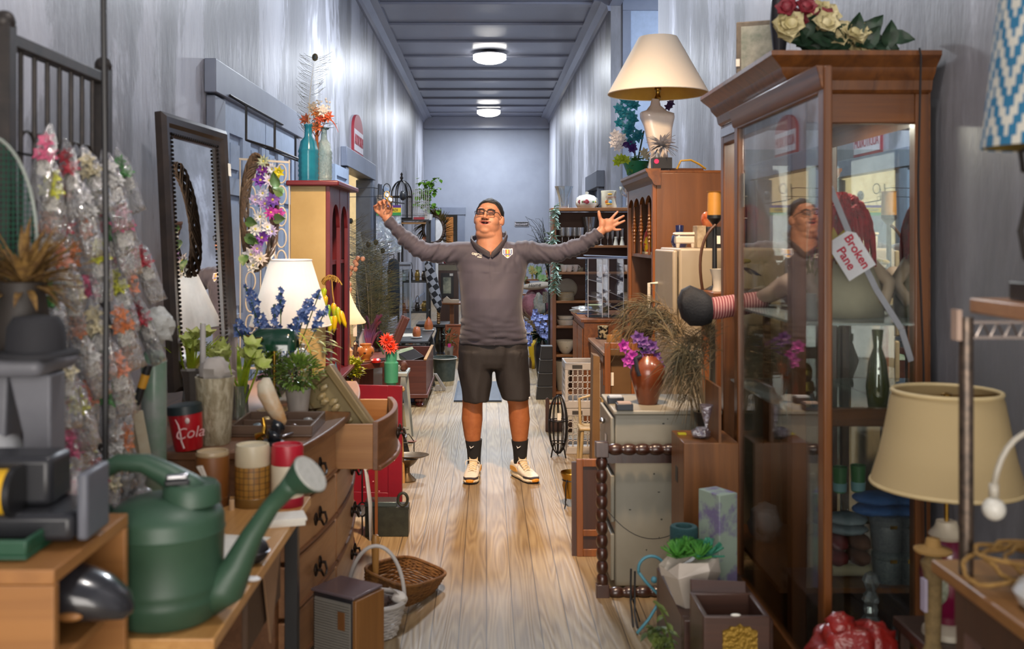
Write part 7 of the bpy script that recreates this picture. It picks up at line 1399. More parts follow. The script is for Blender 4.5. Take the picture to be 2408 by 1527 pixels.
t = thing('ribbon_spray', 'purple and dark red ribbons standing behind the ewer', 'ribbons', (X(868, 7.1), 7.12, JZ)); b = B(mat('#3c1c50', .4, c2='#5c1828', sc=12)); [b.tube(bez((0, 0, 0), (rnd.uniform(-.05, .05), 0, .15), (rnd.uniform(-.07, .09), rnd.uniform(-.02, .02), rnd.uniform(.12, .3))), [.004, .009], 6, sq=.2) for _ in range(12)]; b.build('ribbons', t)
t = thing('yellow_foliage', 'bright yellow green artificial foliage in front of the side table', 'plant', (X(830, 6.36), 6.36, .35)); b = B(mat('#9aa01c', .5, c2='#c8c832', sc=25)); zz = Z(885, 6.36) - .35
for k in range(120): b.leaf((rnd.uniform(-.03, .05), rnd.uniform(-.03, .02), zz + rnd.uniform(-.02, .10)), (rnd.uniform(-.6, 1), rnd.uniform(-1, .3), rnd.uniform(-.1, 1)), .05, .02)
b.build('foliage', t); B(M_dark).lathe([(.001, -.35), (.05, -.35), (.03, -.1), (.04, zz)], 14).build('pot', t)
t = thing('small_stool', 'small wooden stool behind the maroon door', 'stool', (X(918, 6.25), 6.25, 0)); B(M_pinex).lathe([(.001, .56), (.085, .56), (.09, .57), (.085, .585), (.001, .585)], 24).build('seat', t)
for k in range(3): a = 2 * pi * k / 3; B(M_pinex).cyl((.08 * cos(a), .08 * sin(a), 0), (.05 * cos(a), .05 * sin(a), .56), .012).build('leg', t)
t = thing('green_vase', 'matt sea green vase holding red gerbera flowers', 'vase', (X(920, 6.25), 6.25, .586)); B(mat('#3f9070', .5)).lathe([(.001, .03), (.042, .03), (.044, .15), (.034, .16), (.034, .22), (.03, .22), (.001, .1)], 28).lathe([(.001, 0), (.03, 0), (.03, .03), (.001, .03)], 20).build('vase_body', t)
b = B(mat('#c01c10', .5, c2='#e03c14', sc=20)); [b.flower((dx, -.03, dz), .05, 16, (dx * 4, -1, .5), .3, .3, mat('#7c1410', .6), .25, 2) for dx, dz in ((-.025, .29), (.0, .25))]; b.build('gerbera', t); b = B(mat('#5c9c1c', .5)); b.leaf((-.05, 0, .2), (-.3, 0, 1), .09, .035); b.leaf((.01, 0, .2), (.6, 0, .6), .05, .03); b.build('leaves', t)
t = thing('red_tomato_dish', 'little red lidded dish on the edge of the maroon base', 'dish', (-.93, 5.62, .721)); t.location = (X(871, 6.40), 6.40, .701); B(mat('#b01c14', .3)).lathe([(.001, 0), (.03, 0), (.034, .015), (.02, .025), (.001, .028)], 20).build('dish_body', t); t.location = (-.66 - .05, 6.55, .701)
# cotton stems and feathers
t = thing('cotton_stems', 'curling stem of pinkish cotton bolls beside the hutch', 'dried stems', (X(826, 7.0), 7.0, .701)); pts = [P(818, 720, 7.0) - t.location, P(816, 680, 7.0) - t.location, P(826, 640, 7.0) - t.location, P(848, 605, 7.0) - t.location]; B(mat('#6a4020', .6)).tube([(0, 0, 0)] + pts, .004, 6).build('stem', t); b = B(mat('#a8745a', .6, c2='#c89a80', sc=20))
for k in range(18): f = k / 17 * 2.99; i = int(f); p = pts[i].lerp(pts[i + 1], f - i); b.ball(p + Vector((rnd.uniform(-.03, .03), rnd.uniform(-.02, .02), rnd.uniform(-.01, .01))), (.017, .015, .018), 8, 6)
b.build('cotton_bolls', t)
pv = Vector((X(872, 7.7), 7.7, 0)); t = thing('floor_urn', 'dark floor urn holding peacock feathers near the auditorium door', 'urn', pv); B(mat('#2c2420', .4)).lathe([(.001, 0), (.08, 0), (.1, .2), (.08, .4), (.05, .5), (.06, .52), (.05, .52), (.001, .3)], 24).build('urn_body', t)
fs = [(825, 520, 840), (848, 545, 855), (866, 575, 866), (884, 570, 876), (900, 590, 884), (916, 640, 890), (842, 590, 850), (895, 640, 880), (870, 620, 866), (912, 700, 884)]
for k, (px, py, mx) in enumerate(fs):
    g_ = thing('peacock_plume', 'peacock feather in the dark floor urn, %s from the maroon hutch' % ('first', 'second', 'fourth', 'sixth', 'eighth', 'tenth', 'third', 'seventh', 'fifth', 'ninth')[k], 'feather', pv + Vector((0, 0, .45)), group='peacock feathers in the floor urn'); yy = 7.6 + .02 * k; feather(g_, (rnd.uniform(-.02, .02), 0, 0), P(px, py, yy) - g_.location, 1, eye=k not in (1, 6), c=('#2a2c24', '#3c3828', '#1e3c34')[k % 3], bl=.12, n=120, seed=20 + k, droop=rnd.uniform(-.06, .06))
# plank and glass door of the rack
t = thing('carved_plank', 'reddish wooden board leaning at an angle', 'board', (X(913, 8.3), 8.32, .52), rot=(0, R(24), R(20))); B(wood('#5c3028', '#7c4a3c', 'z')).box(-.035, .035, -.02, .02, 0, .34).build('board', t, bev=.004); B(wood('#5c3028', '#7c4a3c', 'z')).box(-.02, .02, -.028, -.02, .01, .33).build('raised_moulding', t, bev=.003)
t.location = (X(915, 9.0), 9.0, .46); t.scale = (1.1,) * 3
t = thing('white_trestle', 'white painted trestle stand behind the maroon door', 'trestle', (X(950, 7.4), 7.45, 0)); wt = mat('#a8b0ac', .5); B(wt).bar((.045, -.04, 0), (-.01, 0, .5), .03, .02).build('leg', t); B(wt).bar((-.05, -.04, 0), (-.01, 0, .5), .03, .02).build('leg', t); B(wt).bar((.03, .28, 0), (-.01, .25, .5), .03, .02).build('leg', t); B(wt).box(-.14, .02, -.02, .3, .49, .515).build('top', t, bev=.003); B(wt).bar((-.04, -.04, .12), (.035, -.04, .12), .02, .012).build('crossbar', t)
t = thing('china_bowls', 'white bowl with a brown basket on the white trestle', 'bowl', (X(935, 7.55), 7.55, .516)); B(mat('#a8a89c', .4)).lathe([(.001, 0), (.02, 0), (.04, .04), (.036, .04), (.001, .01)], 22).build('bowl', t); B(mat('#5c3424', .6)).ball((.045, .0, .035), (.03, .03, .04), 12, 9, .3, 2).build('brown_basket', t)
t = thing('cream_bucket', 'tall cream enamel bucket beside the white trestle', 'bucket', (X(953, 8.15), 8.15, 0)); B(mat('#a8a48e', .4)).lathe([(.001, 0), (.03, 0), (.043, .16), (.046, .16), (.046, .172), (.04, .172), (.028, .01), (.001, .01)], 26).build('bucket_body', t)
# blanket chest
t = thing('blanket_chest', 'open mahogany chest on bulbous feet, filled with papers', 'chest', (0, 0, 0)); x0_, x1_, ya_, yb_ = -1.2, -.535, 9.05, 10.25
B(M_mahogx).box(x0_, x1_, ya_, ya_ + .02, .10, .415).build('end_panel', t, bev=.002); B(M_mahogx).box(x0_, x1_, yb_ - .02, yb_, .10, .415).build('end_panel', t, bev=.002); B(wood('#47201a', '#6d3526', 'y')).box(x1_ - .02, x1_, ya_ + .02, yb_ - .02, .10, .415).build('front_panel', t); B(wood('#47201a', '#6d3526', 'y')).box(x0_, x0_ + .02, ya_ + .02, yb_ - .02, .10, .415).build('back_panel', t); B(M_mahog).box(x0_ + .02, x1_ - .02, ya_ + .02, yb_ - .02, .10, .12).build('bottom', t)
B(M_mahogx).box(x0_ - .015, x1_ + .015, ya_ - .015, ya_ + .0, .08, .115).box(x1_, x1_ + .015, ya_, yb_, .08, .115).build('plinth_moulding', t, bev=.004); B(M_pine).box(x1_ - .022, x1_ + .004, ya_ - .004, yb_, .415, .428).build('rim', t, bev=.002)
for x_, y_ in ((x1_ - .06, ya_ + .05), (x1_ - .06, yb_ - .06), (x0_ + .06, ya_ + .05), (x0_ + .06, yb_ - .06)): B(mat('#4a1a16', .2, coat=.6)).lathe([(.001, 0), (.03, 0), (.04, .018), (.028, .035), (.05, .05), (.052, .07), (.03, .08)], 22, c=(x_, y_, 0)).build('bun_foot', t)
t = thing('paper_bundle', 'crumpled printed papers sticking out of the mahogany chest', 'papers', (-.82, 9.5, .121)); B(mat('#a8a084', .7, c2='#7c8a64', sc=12)).cbox((0, 0, .26), (.34, .4, .02), (R(12), R(-12), .2)).cbox((-.02, -.05, .14), (.4, .6, .2)).build('papers', t, bev=.002)
t = thing('leather_album', 'black leather album lying in the mahogany chest', 'album', (-.66, 9.25, .262)); t.location = (-.68, 9.28, .365); B(mat('#1e1816', .4)).cbox((0, 0, .05), (.16, .2, .05), (R(15), R(-14), .5)).build('album', t, bev=.004)
t = thing('blue_crate', 'low blue plastic crate on the floor under the mahogany chest', 'crate', (0, 0, 0)); B(mat('#1c2c58', .45)).box(-.95, -.66, 9.3, 9.7, .001, .07).build('crate_body', t, bev=.004)
# low table with salt lamps
dg_ = mat('#3c3e40', .45, c2='#2e2f32', sc=6); t = thing('drop_leaf_table', 'dark grey low table on splayed legs carrying two salt lamps', 'table', (0, 0, 0)); B(dg_).box(-1.35, -.60, 10.4, 11.9, .425, .45).build('table_top', t, bev=.004)
for x_, y_, dx in ((-.66, 10.45, .1), (-.66, 11.8, .1), (-1.3, 10.45, 0), (-1.3, 11.8, 0)): B(dg_).bar((x_ + dx, y_, 0), (x_, y_, .425), .035, .03).build('leg', t)
for px, py, w_, h_, tp, nm in ((980, 795, .09, .12, 0, 'squat round topped salt lamp nearer the camera on the dark table'), (1008, 778, .105, .16, 1, 'tall teardrop shaped salt lamp at the far edge of the dark table')):
    p = on(px, py, .45); t = thing('salt_lamp', nm, 'salt lamp', p + Vector((0, 0, .001)), group='salt lamps on the dark table'); r = w_ / 2; sm_ = mat('#a0512c', .4, c2='#b8703e', sc=10, sub=.3, bump=.5, bsc=30)
    B(sm_).lathe([(.001, .012), (r * .8, .012), (r, h_ * .3), (r * (.95 if not tp else .8), h_ * .6), (r * (.7 if not tp else .35), h_ * .85 if tp else h_ * .93), (.001, h_)], 18).build('salt_block', t, sm=60); B(mat('#b4b4b0', .5)).lathe([(.001, 0), (r * 1.1, 0), (r * 1.35, .008), (r * 1.2, .012), (.001, .012)], 24).build('dish', t)
tag(B(M_paper).box(-.18, .18, -.16, .16, 0, .003).build('paper_sheet', loc=(-.93, 11.0, .4505), rot=(0, 0, .3)), 'white sheet of paper lying on the dark low table', 'paper')
t = thing('plant_bin', 'ribbed grey metal bin on the floor beside the low table', 'bin', (X(1045, 10.75), 10.75, 0)); B(mat('#3c443e', .5, .3, c2='#4a524a', sc=20)).lathe([(.001, 0), (.105, 0), (.125, .235), (.13, .235), (.13, .25), (.118, .25), (.1, .01), (.001, .01)], 28).build('bin_body', t); B(mat('#b0aca0', .5)).ring((0, 0, .235), .132, .006, 28, 6).build('rope_rim', t)
t = thing('wheeled_support', 'white plastic wheeled foot on the floor by the grey bin', 'plastic foot', (X(1033, 9.9), 10.0, 0)); wq = mat('#98948e', .4); B(wq).prism([(-.06, .17), (-.03, .17), (.045, .05), (.06, .02), (.05, .0), (.03, .0), (.02, .03)], 0, .03).build('foot_bracket', t, bev=.004); B(wq).cyl((-.02, -.01, .03), (-.02, .02, .03), .03, n=20).build('wheel', t)
t = thing('prop_board', 'dark narrow board leaning from the chest to the floor', 'board', (X(1020, 10.35), 10.32, 0), rot=(0, R(-14), 0)); B(mat('#2c2a2a', .5)).box(-.02, .02, -.012, .012, .004, .44).build('board', t)
# etagere
et = M_black; t = thing('metal_etagere', 'tall black metal shelf rack with bird cages on top', 'shelf rack', (0, 0, 0)); ex0, ex1, ey0, ey1 = -1.04, -.70, 12.1, 12.6; ez = 1.72
for x_, y_ in ((ex0, ey0), (ex1, ey0), (ex0, ey1), (ex1, ey1)): B(et).box(x_ - .014, x_ + .014, y_ - .014, y_ + .014, 0, ez).build('post', t)
EZ = [1.71, 1.40, .98, .62, .22]
for z_ in EZ:
    b = B(et); [b.bar((ex0, ey0 + i * .1, z_), (ex1, ey0 + i * .1, z_), .007) for i in range(6)]; b.bar((ex0, ey0, z_), (ex0, ey1, z_), .012).bar((ex1, ey0, z_), (ex1, ey1, z_), .012).bar((ex0, ey0, z_), (ex1, ey0, z_), .02).bar((ex0, ey0, z_ + .06), (ex1, ey0, z_ + .06), .006); b.build('wire_shelf', t)
B(M_pinex).box(ex0 + .02, ex1 - .02, ey0 + .02, ey1 - .02, ez - .05, ez - .03).build('wooden_insert', t)
def cage(nm, lab, x, y, z, r, h, m, domed, grp='bird cages on the black metal rack'):
    t = thing(nm, lab, 'bird cage', (x, y, z), group=grp)
    if domed:
        b = B(m); [b.tube([(r * cos(a), r * sin(a), .01), (r * cos(a), r * sin(a), h * .5)] + [(r * cos(a) * cos(e), r * sin(a) * cos(e), h * .5 + h * .32 * sin(e)) for e in (.3, .6, .9, 1.2, 1.5)], .008 if k % 3 == 0 else .0025, 5) for k, a in enumerate([2 * pi * i / 18 for i in range(18)])]; b.build('cage_bars', t)
        B(m).ring((0, 0, h * .48), r, .012, 24, 6).ring((0, 0, .012), r, .012, 24, 6).build('hoop', t); B(m).lathe([(.001, h * .8), (.03, h * .8), (.012, h * .84), (.022, h * .88), (.01, h * .92), (.016, h * .96), (.001, h)], 14).build('finial', t); B(m).lathe([(.001, 0), (r, 0), (r, .008), (.001, .008)], 24).build('base', t)
    else:
        b = B(m)
        for i in range(11): x_ = -r + 2 * r * i / 10; [b.tube([(x_, q * r * .7, .01), (x_, q * r * .7, h * .55)] , .003, 4) for q in (-1, 1)]; b.tube(arc((x_, 0, h * .55), r * .7, 0, pi, 8, 'yz', h * .4), .003, 4)
        for z_ in (h * .2, h * .4, h * .55): b.tube([(-r, -r * .7, z_), (r, -r * .7, z_)], .003, 4).tube([(-r, r * .7, z_), (r, r * .7, z_)], .003, 4)
        b.build('cage_bars', t); B(m).box(-r, r, -r * .7, r * .7, 0, .012).build('base', t); B(mat('#a02c34', .5)).box(-r * .5, r * .6, -r * .75, -r * .7, .0, .03).build('red_tray', t)
cage('bird_cage', 'black domed bird cage with a pointed finial', X(944, 12.25), 12.28, ez + .002, .125, .57, M_black, True); cage('bird_cage', 'white arched bird cage behind the black one', X(985, 12.4), 12.42, ez + .002, .12, .40, mat('#b8b4b4', .5), False)
t = thing('ivy_spray', 'bright green trailing ivy on top of the rack beside the cages', 'plant', (X(1008, 12.5), 12.56, ez + .002)); b = B(mat('#4c7c20', .5, c2='#7aa838', sc=20))
for k in range(9):
    e = P(rnd.uniform(978, 1030), rnd.uniform(425, 490), 12.5) - t.location; pts = bez((0, 0, .05), (e.x * .3, 0, max(e.z, .1) + .1), e, 6); b.tube(pts, .004, 4); [b.leaf(p + Vector((rnd.uniform(-.04, .04), 0, rnd.uniform(-.04, .04))), (rnd.uniform(-1, 1), -1, rnd.uniform(-1, .5)), .08, .06) for p in pts[2:] for _ in (0, 1)]
b.build('ivy', t); B(M_white).lathe([(.001, 0), (.04, 0), (.05, .07), (.001, .07)], 16).build('pot', t)
# goods on the shelves of the rack
gl = [('wire_basket', 'basket'), ('clay_cup', 'cup'), ('brass_pot', 'pot'), ('glass_dish', 'dish'), ('dark_urn', 'urn')]; r_ = random.Random(31)
cs = {'wire_basket': '#2c2826', 'clay_cup': '#8a5238', 'brass_pot': '#7a6430', 'glass_dish': '#8a9090', 'dark_urn': '#2a2422'}
wh = ('left end', 'left middle', 'right middle', 'right end'); sn = ('upper', 'second', 'third', 'lowest')
for si, z_ in enumerate(EZ[1:]):
    for k in range(4):
        nm, ct = gl[(k * 2 + si * 3) % 5]; x_ = ex0 + .05 + k * .082; y_ = ey0 + .09 + .04 * (k % 2); h_ = r_.uniform(.09, .17); w_ = r_.uniform(.028, .038)
        t = thing(nm, '%s at the %s of the %s shelf of the black rack' % (nm.replace('_', ' '), wh[k], sn[si]), ct, (x_, y_, z_ + .005), group='curios on the shelves of the black rack'); m_ = mat(cs[nm], .35, .5 if nm in ('brass_pot', 'wire_basket') else 0)
        B(m_).lathe([(.001, 0), (w_ * .7, 0), (w_, h_ * .4), (w_ * .9, h_ * .7), (w_ * .55, h_ * .85), (w_ * .7, h_), (w_ * .6, h_), (.001, h_ * .5)], 16).build('body', t)
        if nm == 'wire_basket': B(m_).tube(arc((0, 0, h_), w_ * .65, 0, pi, 10, 'xz', .08), .004, 5).build('handle', t)
t = thing('glazed_door_panel', 'grey framed glass cabinet door standing in front of the black rack', 'glass door', (X(952, 11.95), 12.0, .0), R(8)); gy = mat('#7c8088', .45); b = B(gy); x0_, x1_ = -.065, .07; b.box(x0_, x0_ + .035, 0, .025, .46, 1.2).box(x1_ - .02, x1_, 0, .025, .46, 1.2).box(x0_ + .035, x1_ - .02, 0, .025, .46, .56).box(x0_ + .035, x1_ - .02, 0, .025, 1.14, 1.2).box(x0_, x1_, -.02, .045, 1.2, 1.23).build('door_frame', t, bev=.003); B(M_glass).box(x0_ + .035, x1_ - .02, .01, .014, .56, 1.14).build('pane', t); t.location = (X(952, 11.8), 11.82, -.008)
t = thing('heart_ornament', 'hanging pale bell and heart on a string beside the glass door', 'ornament', (X(934, 10.9), 10.9, 0)); t.location = (X(934, 13.3), 13.285, 0); b = B(mat('#9a8078', .5)); zb_ = Z(715, 13.2); b.ball((-.02, -.02, zb_), (.03, .015, .04), 12, 8).ball((.02, -.02, zb_), (.03, .015, .04), 12, 8).cyl((0, -.02, zb_ - .07), (0, -.02, zb_ - .01), .003, .04).lathe([(.04, zb_ + .18), (.03, zb_ + .22), (.015, zb_ + .27)], 12, c=(0, -.02, 0)).tube([(0, -.02, zb_ + .04), (0, -.02, zb_ + .6), (-.22, .1, zb_ + .6)], .003, 4); b.build('hearts', t)
t = thing('feather_wreath', 'round wreath of brown feathers at the far corner of the black rack', 'wreath', (X(1020, 12.7), 12.68, Z(540, 12.7))); b = B(mat('#3a2c1a', .8, c2='#6a5a24', sc=14))
for k in range(260): a = rnd.uniform(0, 2 * pi); q = rnd.uniform(.85, 1.1); d = Vector((cos(a + .7), rnd.uniform(-.5, .3), sin(a + .7))); b.leaf((.13 * q * cos(a), rnd.uniform(-.03, .03), .17 * q * sin(a)), d, rnd.uniform(.08, .16), .022, bend=.2)
b.build('feathers', t); B(M_dark).ring((0, 0, 0), .13, .02, 28, 6, 'y', .17).build('twig_ring', t)
def plaid2():
    m, nt, bb = _new('checked_cloth'); tc = nt.nodes.new('ShaderNodeTexCoord'); ck = nt.nodes.new('ShaderNodeTexChecker'); ck.inputs['Scale'].default_value = 16; ck.inputs[1].default_value = col('#1c1c20'); ck.inputs[2].default_value = col('#8a8c92'); mp = nt.nodes.new('ShaderNodeMapping'); mp.inputs['Rotation'].default_value = (0, R(35), 0); nt.links.new(tc.outputs['Object'], mp.inputs[0]); nt.links.new(mp.outputs[0], ck.inputs[0]); nt.links.new(ck.outputs[0], bb.inputs[0]); bb.inputs['Roughness'].default_value = .9; return m
t = thing('checked_scarf', 'black and white checked scarf hanging from the black rack', 'scarf', (X(1015, 12.1), 12.06, Z(735, 12.1))); b = B(plaid2()); b.loft([[(cx_ + w_ * cos(a), .02 * sin(a), z_) for a in [2 * pi * i / 14 for i in range(14)]] for cx_, w_, z_ in ((.09, .006, 0), (.07, .05, .10), (.04, .07, .25), (-.01, .065, .45), (-.04, .04, .58), (-.03, .02, .62))]); wob(b, .012, 4, 14); b.build('cloth', t, sm=180)
# dark table, orange panel, framed picture, items beyond
t = thing('black_pedestal_table', 'black table with a fat turned leg behind the salt lamps', 'table', (X(1035, 13.2), 13.2, 0)); B(M_black).box(-.3, .12, -.2, .3, .36, .40).build('table_top', t, bev=.005); B(mat('#141416', .2, coat=.5)).lathe([(.001, 0), (.07, 0), (.05, .03), (.075, .1), (.085, .2), (.05, .3), (.06, .34), (.05, .36)], 22).build('turned_leg', t)
t = thing('orange_cabinet', 'orange stained wooden drawer front standing on end by the plant', 'cabinet', (X(1066, 12.75), 12.78, 0)); ow = wood('#7c3c1c', '#9a5430', 'z'); B(ow).box(-.09, .12, 0, .25, .02, .40).build('body', t, bev=.003); b = B(ow); b.box(-.10, -.08, -.015, 0, .0, .42).box(.11, .13, -.015, 0, .0, .42).box(-.08, .11, -.015, 0, .40, .42).box(-.08, .11, -.015, 0, 0, .02); b.build('frame_moulding', t, bev=.002)
herb('palm_plant', 'small spiky green plant in front of the orange cabinet', (X(1056, 12.6), 12.6, .0), .10, .20, 70, mat('#2c4a2c', .5), 14, '#8c8478', .16, .02); tag(B(mat('#c02878', .5)).box(-.018, .018, -.003, .003, 0, .045).build('pink_tag', loc=(X(1057, 12.5), 12.46, .165)), 'tiny bright pink tag on the small spiky plant', 'tag')
t = thing('wooden_stool_table', 'wooden tray table holding a small model house', 'table', (X(1062, 14.2), 14.3, 0)); B(M_oakx).lathe([(.001, .58), (.24, .58), (.25, .60), (.001, .60)], 26).build('table_top', t); B(M_oak).box(-.03, .03, -.03, .03, 0, .58).build('post', t)
t = thing('model_house', 'tiny cream model house on the wooden tray table', 'model', (X(1062, 14.2), 14.25, .601)); B(mat('#b8a890', .6)).box(-.12, .1, -.05, .05, 0, .04).prism([(-.12, .04), (-.02, .04), (-.07, .085)], -.05, .05).build('house', t)
t = thing('picture_cabinet', 'dark framed cabinet showing a small print, against the left wall', 'cabinet', (X(1052, 15.0), 15.1, 0)); B(M_dark).box(-.14, .16, 0, .3, 0, 1.12).build('body', t, bev=.004); B(M_black).box(-.10, .09, -.015, -.001, .62, .98).build('picture_frame', t); B(mat('#a8a890', .6, c2='#5c6458', sc=9)).box(-.065, .05, -.02, -.015, .68, .92).build('print', t); B(M_tagm).box(.03, .08, -.022, -.016, .94, .975).build('price_tag', t); B(mat('#7c7460', .6)).box(-.14, .14, -.01, 0, 1.02, 1.10).build('pale_rail', t)
t = thing('red_bag', 'red and white bag on the cabinet with the small print', 'bag', (X(1053, 15.0), 15.15, 1.121)); B(mat('#8a2c3c', .5)).box(-.07, .12, -.05, .08, 0, .17).build('bag_body', t, bev=.02); B(M_tagm).box(.04, .1, -.055, -.05, .05, .1).build('white_label', t); B(mat('#a8a0a4', .4)).ball((-.12, 0, .06), (.04, .04, .10), 12, 8, .2, 2).build('white_flap', t)
t = thing('twisted_candlestick', 'twisted gold and brown column at the foot of the scarf', 'candlestick', (X(1030, 12.9), 13.05, .401)); b = B(mat('#6a4420', .35, .3, c2='#8a6a2c', sc=20)); b.lathe([(.018 + .007 * (i % 2), .015 * i) for i in range(14)], 12); b.build('twisted_column', t)
# holographic bag and wire rack on the folded-back door leaf
t = thing('foil_tote', 'shiny blue and violet foil gift bag with a yellow and green header', 'gift bag', (WL + .36, 9.62, 1.12)); t.location = (X(912, 10.2), 10.2, 0)
def foil():
    m, nt, bb = _new('crinkled_foil'); n = _noise(nt, 22, (1, 1, 1), 3); r = _ramp(nt, [(.35, col('#1c3c8a')), (.5, col('#7cb4cc')), (.65, col('#6a3c9a'))]); nt.links.new(n.outputs[0], r.inputs[0]); nt.links.new(r.outputs[0], bb.inputs[0]); bb.inputs['Metallic'].default_value = .8; bb.inputs['Roughness'].default_value = .15; n2 = _noise(nt, 35, (1, 1, 1), 3); _bump(nt, bb, n2.outputs[0], 1, .03); return m
yT = 10.2; tx0, tx1 = X(886, yT) - t.location.x, X(943, yT) - t.location.x; za, zb_ = Z(594, yT), Z(506, yT)
B(foil()).cbox(((tx0 + tx1) / 2, 0, (za + zb_) / 2), (tx1 - tx0, .03, zb_ - za)).build('foil_body', t, bev=.012); B(glass('#e8f0f4', .3, .08, .1, 60)).cbox(((tx0 + tx1) / 2, -.02, (za + zb_) / 2), (tx1 - tx0 + .01, .012, zb_ - za)).build('film', t)
for za2, zb2, c in ((507, 500, '#2c7a3c'), (500, 489, '#c8a818'), (489, 483, '#4a2468')): B(mat(c, .5)).box(tx0, tx1, -.03, .004, Z(za2, yT), Z(zb2, yT)).build('header_card', t)
lettering('MARDI', .035, M_black, t, (tx0 + .16, -.031, Z(494.5, yT)), (R(90), 0, 0)); B(M_black).tube([((tx0 + tx1) / 2, 0, Z(483, yT)), ((tx0 + tx1) / 2 - .02, 0, Z(462, yT)), (-.43, .2, Z(462, yT))], .003, 5).build('hook', t)
t = thing('wire_easel_rack', 'black wire holder hung above the shiny foil bag', 'rack', (X(905, 10.25), 10.25, Z(472, 10.25))); b = B(M_black); b.tube([(-.06, 0, .17), (-.07, 0, .02), (.0, 0, .0), (.12, 0, -.02), (.2, 0, -.03)], .006, 6).tube([(-.02, 0, .12), (-.02, 0, .0)], .005, 6).ring((.02, 0, .12), .035, .005, 18, 6, 'y', .05).tube([(-.41, .15, .13), (-.12, .0, .13), (-.06, 0, .12)], .004, 5).ball((.18, 0, .05), (.035, .03, .05), 12, 8); b.build('wire', t)
t = thing('dark_coat', 'dark clothes hanging beside the door with green leaves poking out', 'clothes', (X(925, 10.9), 10.95, Z(745, 10.9))); b = B(mat('#141a20', .9)); b.loft([ell_ring((0, 0, z), rx, .03, 16) for z, rx in ((0, .05), (.2, .06), (.45, .065), (.58, .05), (.62, .02))]); b.mat(M_black).tube([(0, 0, .6), (0, 0, .66), (-.52, -.5, .66)], .005, 5); wob(b, .02, 8, 10); b.build('cloth', t, sm=180); b = B(mat('#3c8a7a', .6)); [b.leaf((-.04, -.03, .3 + .04 * k), (-1, -.4, rnd.uniform(-.5, .5)), .07, .02) for k in range(6)]; b.build('leaves', t)
# ================================================================ right of the man
bk = wood('#6a4020', '#94602e', 'x', 4, .45); bkz = wood('#553018', '#7c4a28', 'z', 4, .45)
t = thing('bookcase', 'brown open bookcase full of glassware and china', 'bookcase', (0, 0, 0)); bx0, bx1, by0, by1 = .62, 1.44, 9.6, 9.92
B(bkz).box(bx0, bx0 + .035, by0, by1, 0, 1.78).build('side_panel', t, bev=.003); B(bkz).box(bx1 - .035, bx1, by0, by1, 0, 1.78).build('side_panel', t, bev=.003); B(mat('#50301c', .6)).box(bx0 + .035, bx1 - .035, by1 - .012, by1, .03, 1.75).build('back_panel', t)
BZ = [.05, .40, .672, .908, 1.18, 1.43]
for z_ in BZ: B(bk).box(bx0 + .035, bx1 - .035, by0 + .01, by1 - .012, z_ - .022, z_).build('shelf', t, bev=.002)
B(bk).box(bx0 - .01, bx1 + .01, by0 - .01, by1, 1.755, 1.785).build('top', t, bev=.003)
def put(px, z, dy=.12): y = by0 + dy; return (X(px, y), y, z + .001)
gob = thing('wine_goblet', 'tall clear goblet at the garland end of the glass shelf', 'glass', put(1322, 1.43), group='clear goblets on the glass shelf'); B(glass('#f4f6f8', .3, .03, .2)).lathe([(.001, 0), (.034, 0), (.034, .004), (.005, .01), (.005, .075), (.03, .09), (.037, .17), (.034, .17), (.028, .095), (.001, .085)], 22).build('goblet_body', gob)
for k, px in enumerate((1337, 1351, 1365)): dup(gob, put(px, 1.43, .10 + .05 * (k % 2)), 0, ('clear goblet with a small white label', 'clear goblet third along the glass shelf', 'clear goblet closest to the hurricane vase')[k])
g2 = thing('champagne_flute', 'first slim flute just below the open hand', 'glass', put(1413, 1.43, .06), group='slim flutes on the glass shelf'); B(glass('#f4f6f8', .35, .03, .22)).lathe([(.001, 0), (.028, 0), (.004, .008), (.004, .05), (.014, .07), (.020, .16), (.018, .16), (.001, .075)], 18, flute=.06, fl_n=6).build('flute_body', g2)
for k, px in enumerate((1429, 1440, 1452, 1463)): dup(g2, put(px, 1.43, .2), 0, ('second slim flute from the open hand', 'third slim flute from the open hand', 'fourth slim flute, behind the white candlesticks', 'last slim flute beside the hutch post')[k])
c1 = thing('candlestick', 'white flared candlestick nearer the open hand', 'candlestick', put(1448, 1.43, .05), group='white candlesticks on the glass shelf'); B(mat('#b8b4a4', .3)).lathe([(.001, 0), (.024, 0), (.02, .02), (.011, .06), (.014, .075), (.009, .08), (.001, .075)], 20).build('candlestick_body', c1); dup(c1, put(1463, 1.43, .05), 0, 'white flared candlestick nearer the hutch post')
t = thing('hurricane_vase', 'large smoky clear glass vase in the middle of the glass shelf', 'vase', put(1387, 1.43, .16)); B(glass('#c8c0b8', .25, .06, .15)).lathe([(.001, 0), (.05, 0), (.062, .05), (.055, .15), (.078, .27), (.074, .27), (.05, .15), (.001, .01)], 26).build('glass_body', t); B(mat('#a8a090', .5)).lathe([(.001, .01), (.03, .01), (.026, .06), (.01, .1), (.008, .18), (.001, .2)], 14).build('white_insert', t)
cup = thing('china_cup', 'white cup at the garland end of the cup shelf', 'cup', put(1326, 1.18, .06), group='white cups on the cup shelf'); B(mat('#d6d2cc', .25)).lathe([(.001, 0), (.022, 0), (.028, .012), (.036, .065), (.033, .065), (.001, .01)], 22).build('cup_body', cup); B(mat('#d6d2cc', .25)).tube(arc((.032, 0, .038), .018, -pi / 2, pi / 2, 8), .003, 6).build('handle', cup)
for k, px in enumerate((1338, 1352, 1418, 1466, 1476)): dup(cup, put(px, 1.18, .07 + .05 * (k % 2)), 0, ('second white cup from the garland', 'third white cup from the garland', 'white cup seen through the acrylic case', 'fifth white cup beside the hutch post', 'last white cup, half behind the hutch post')[k])
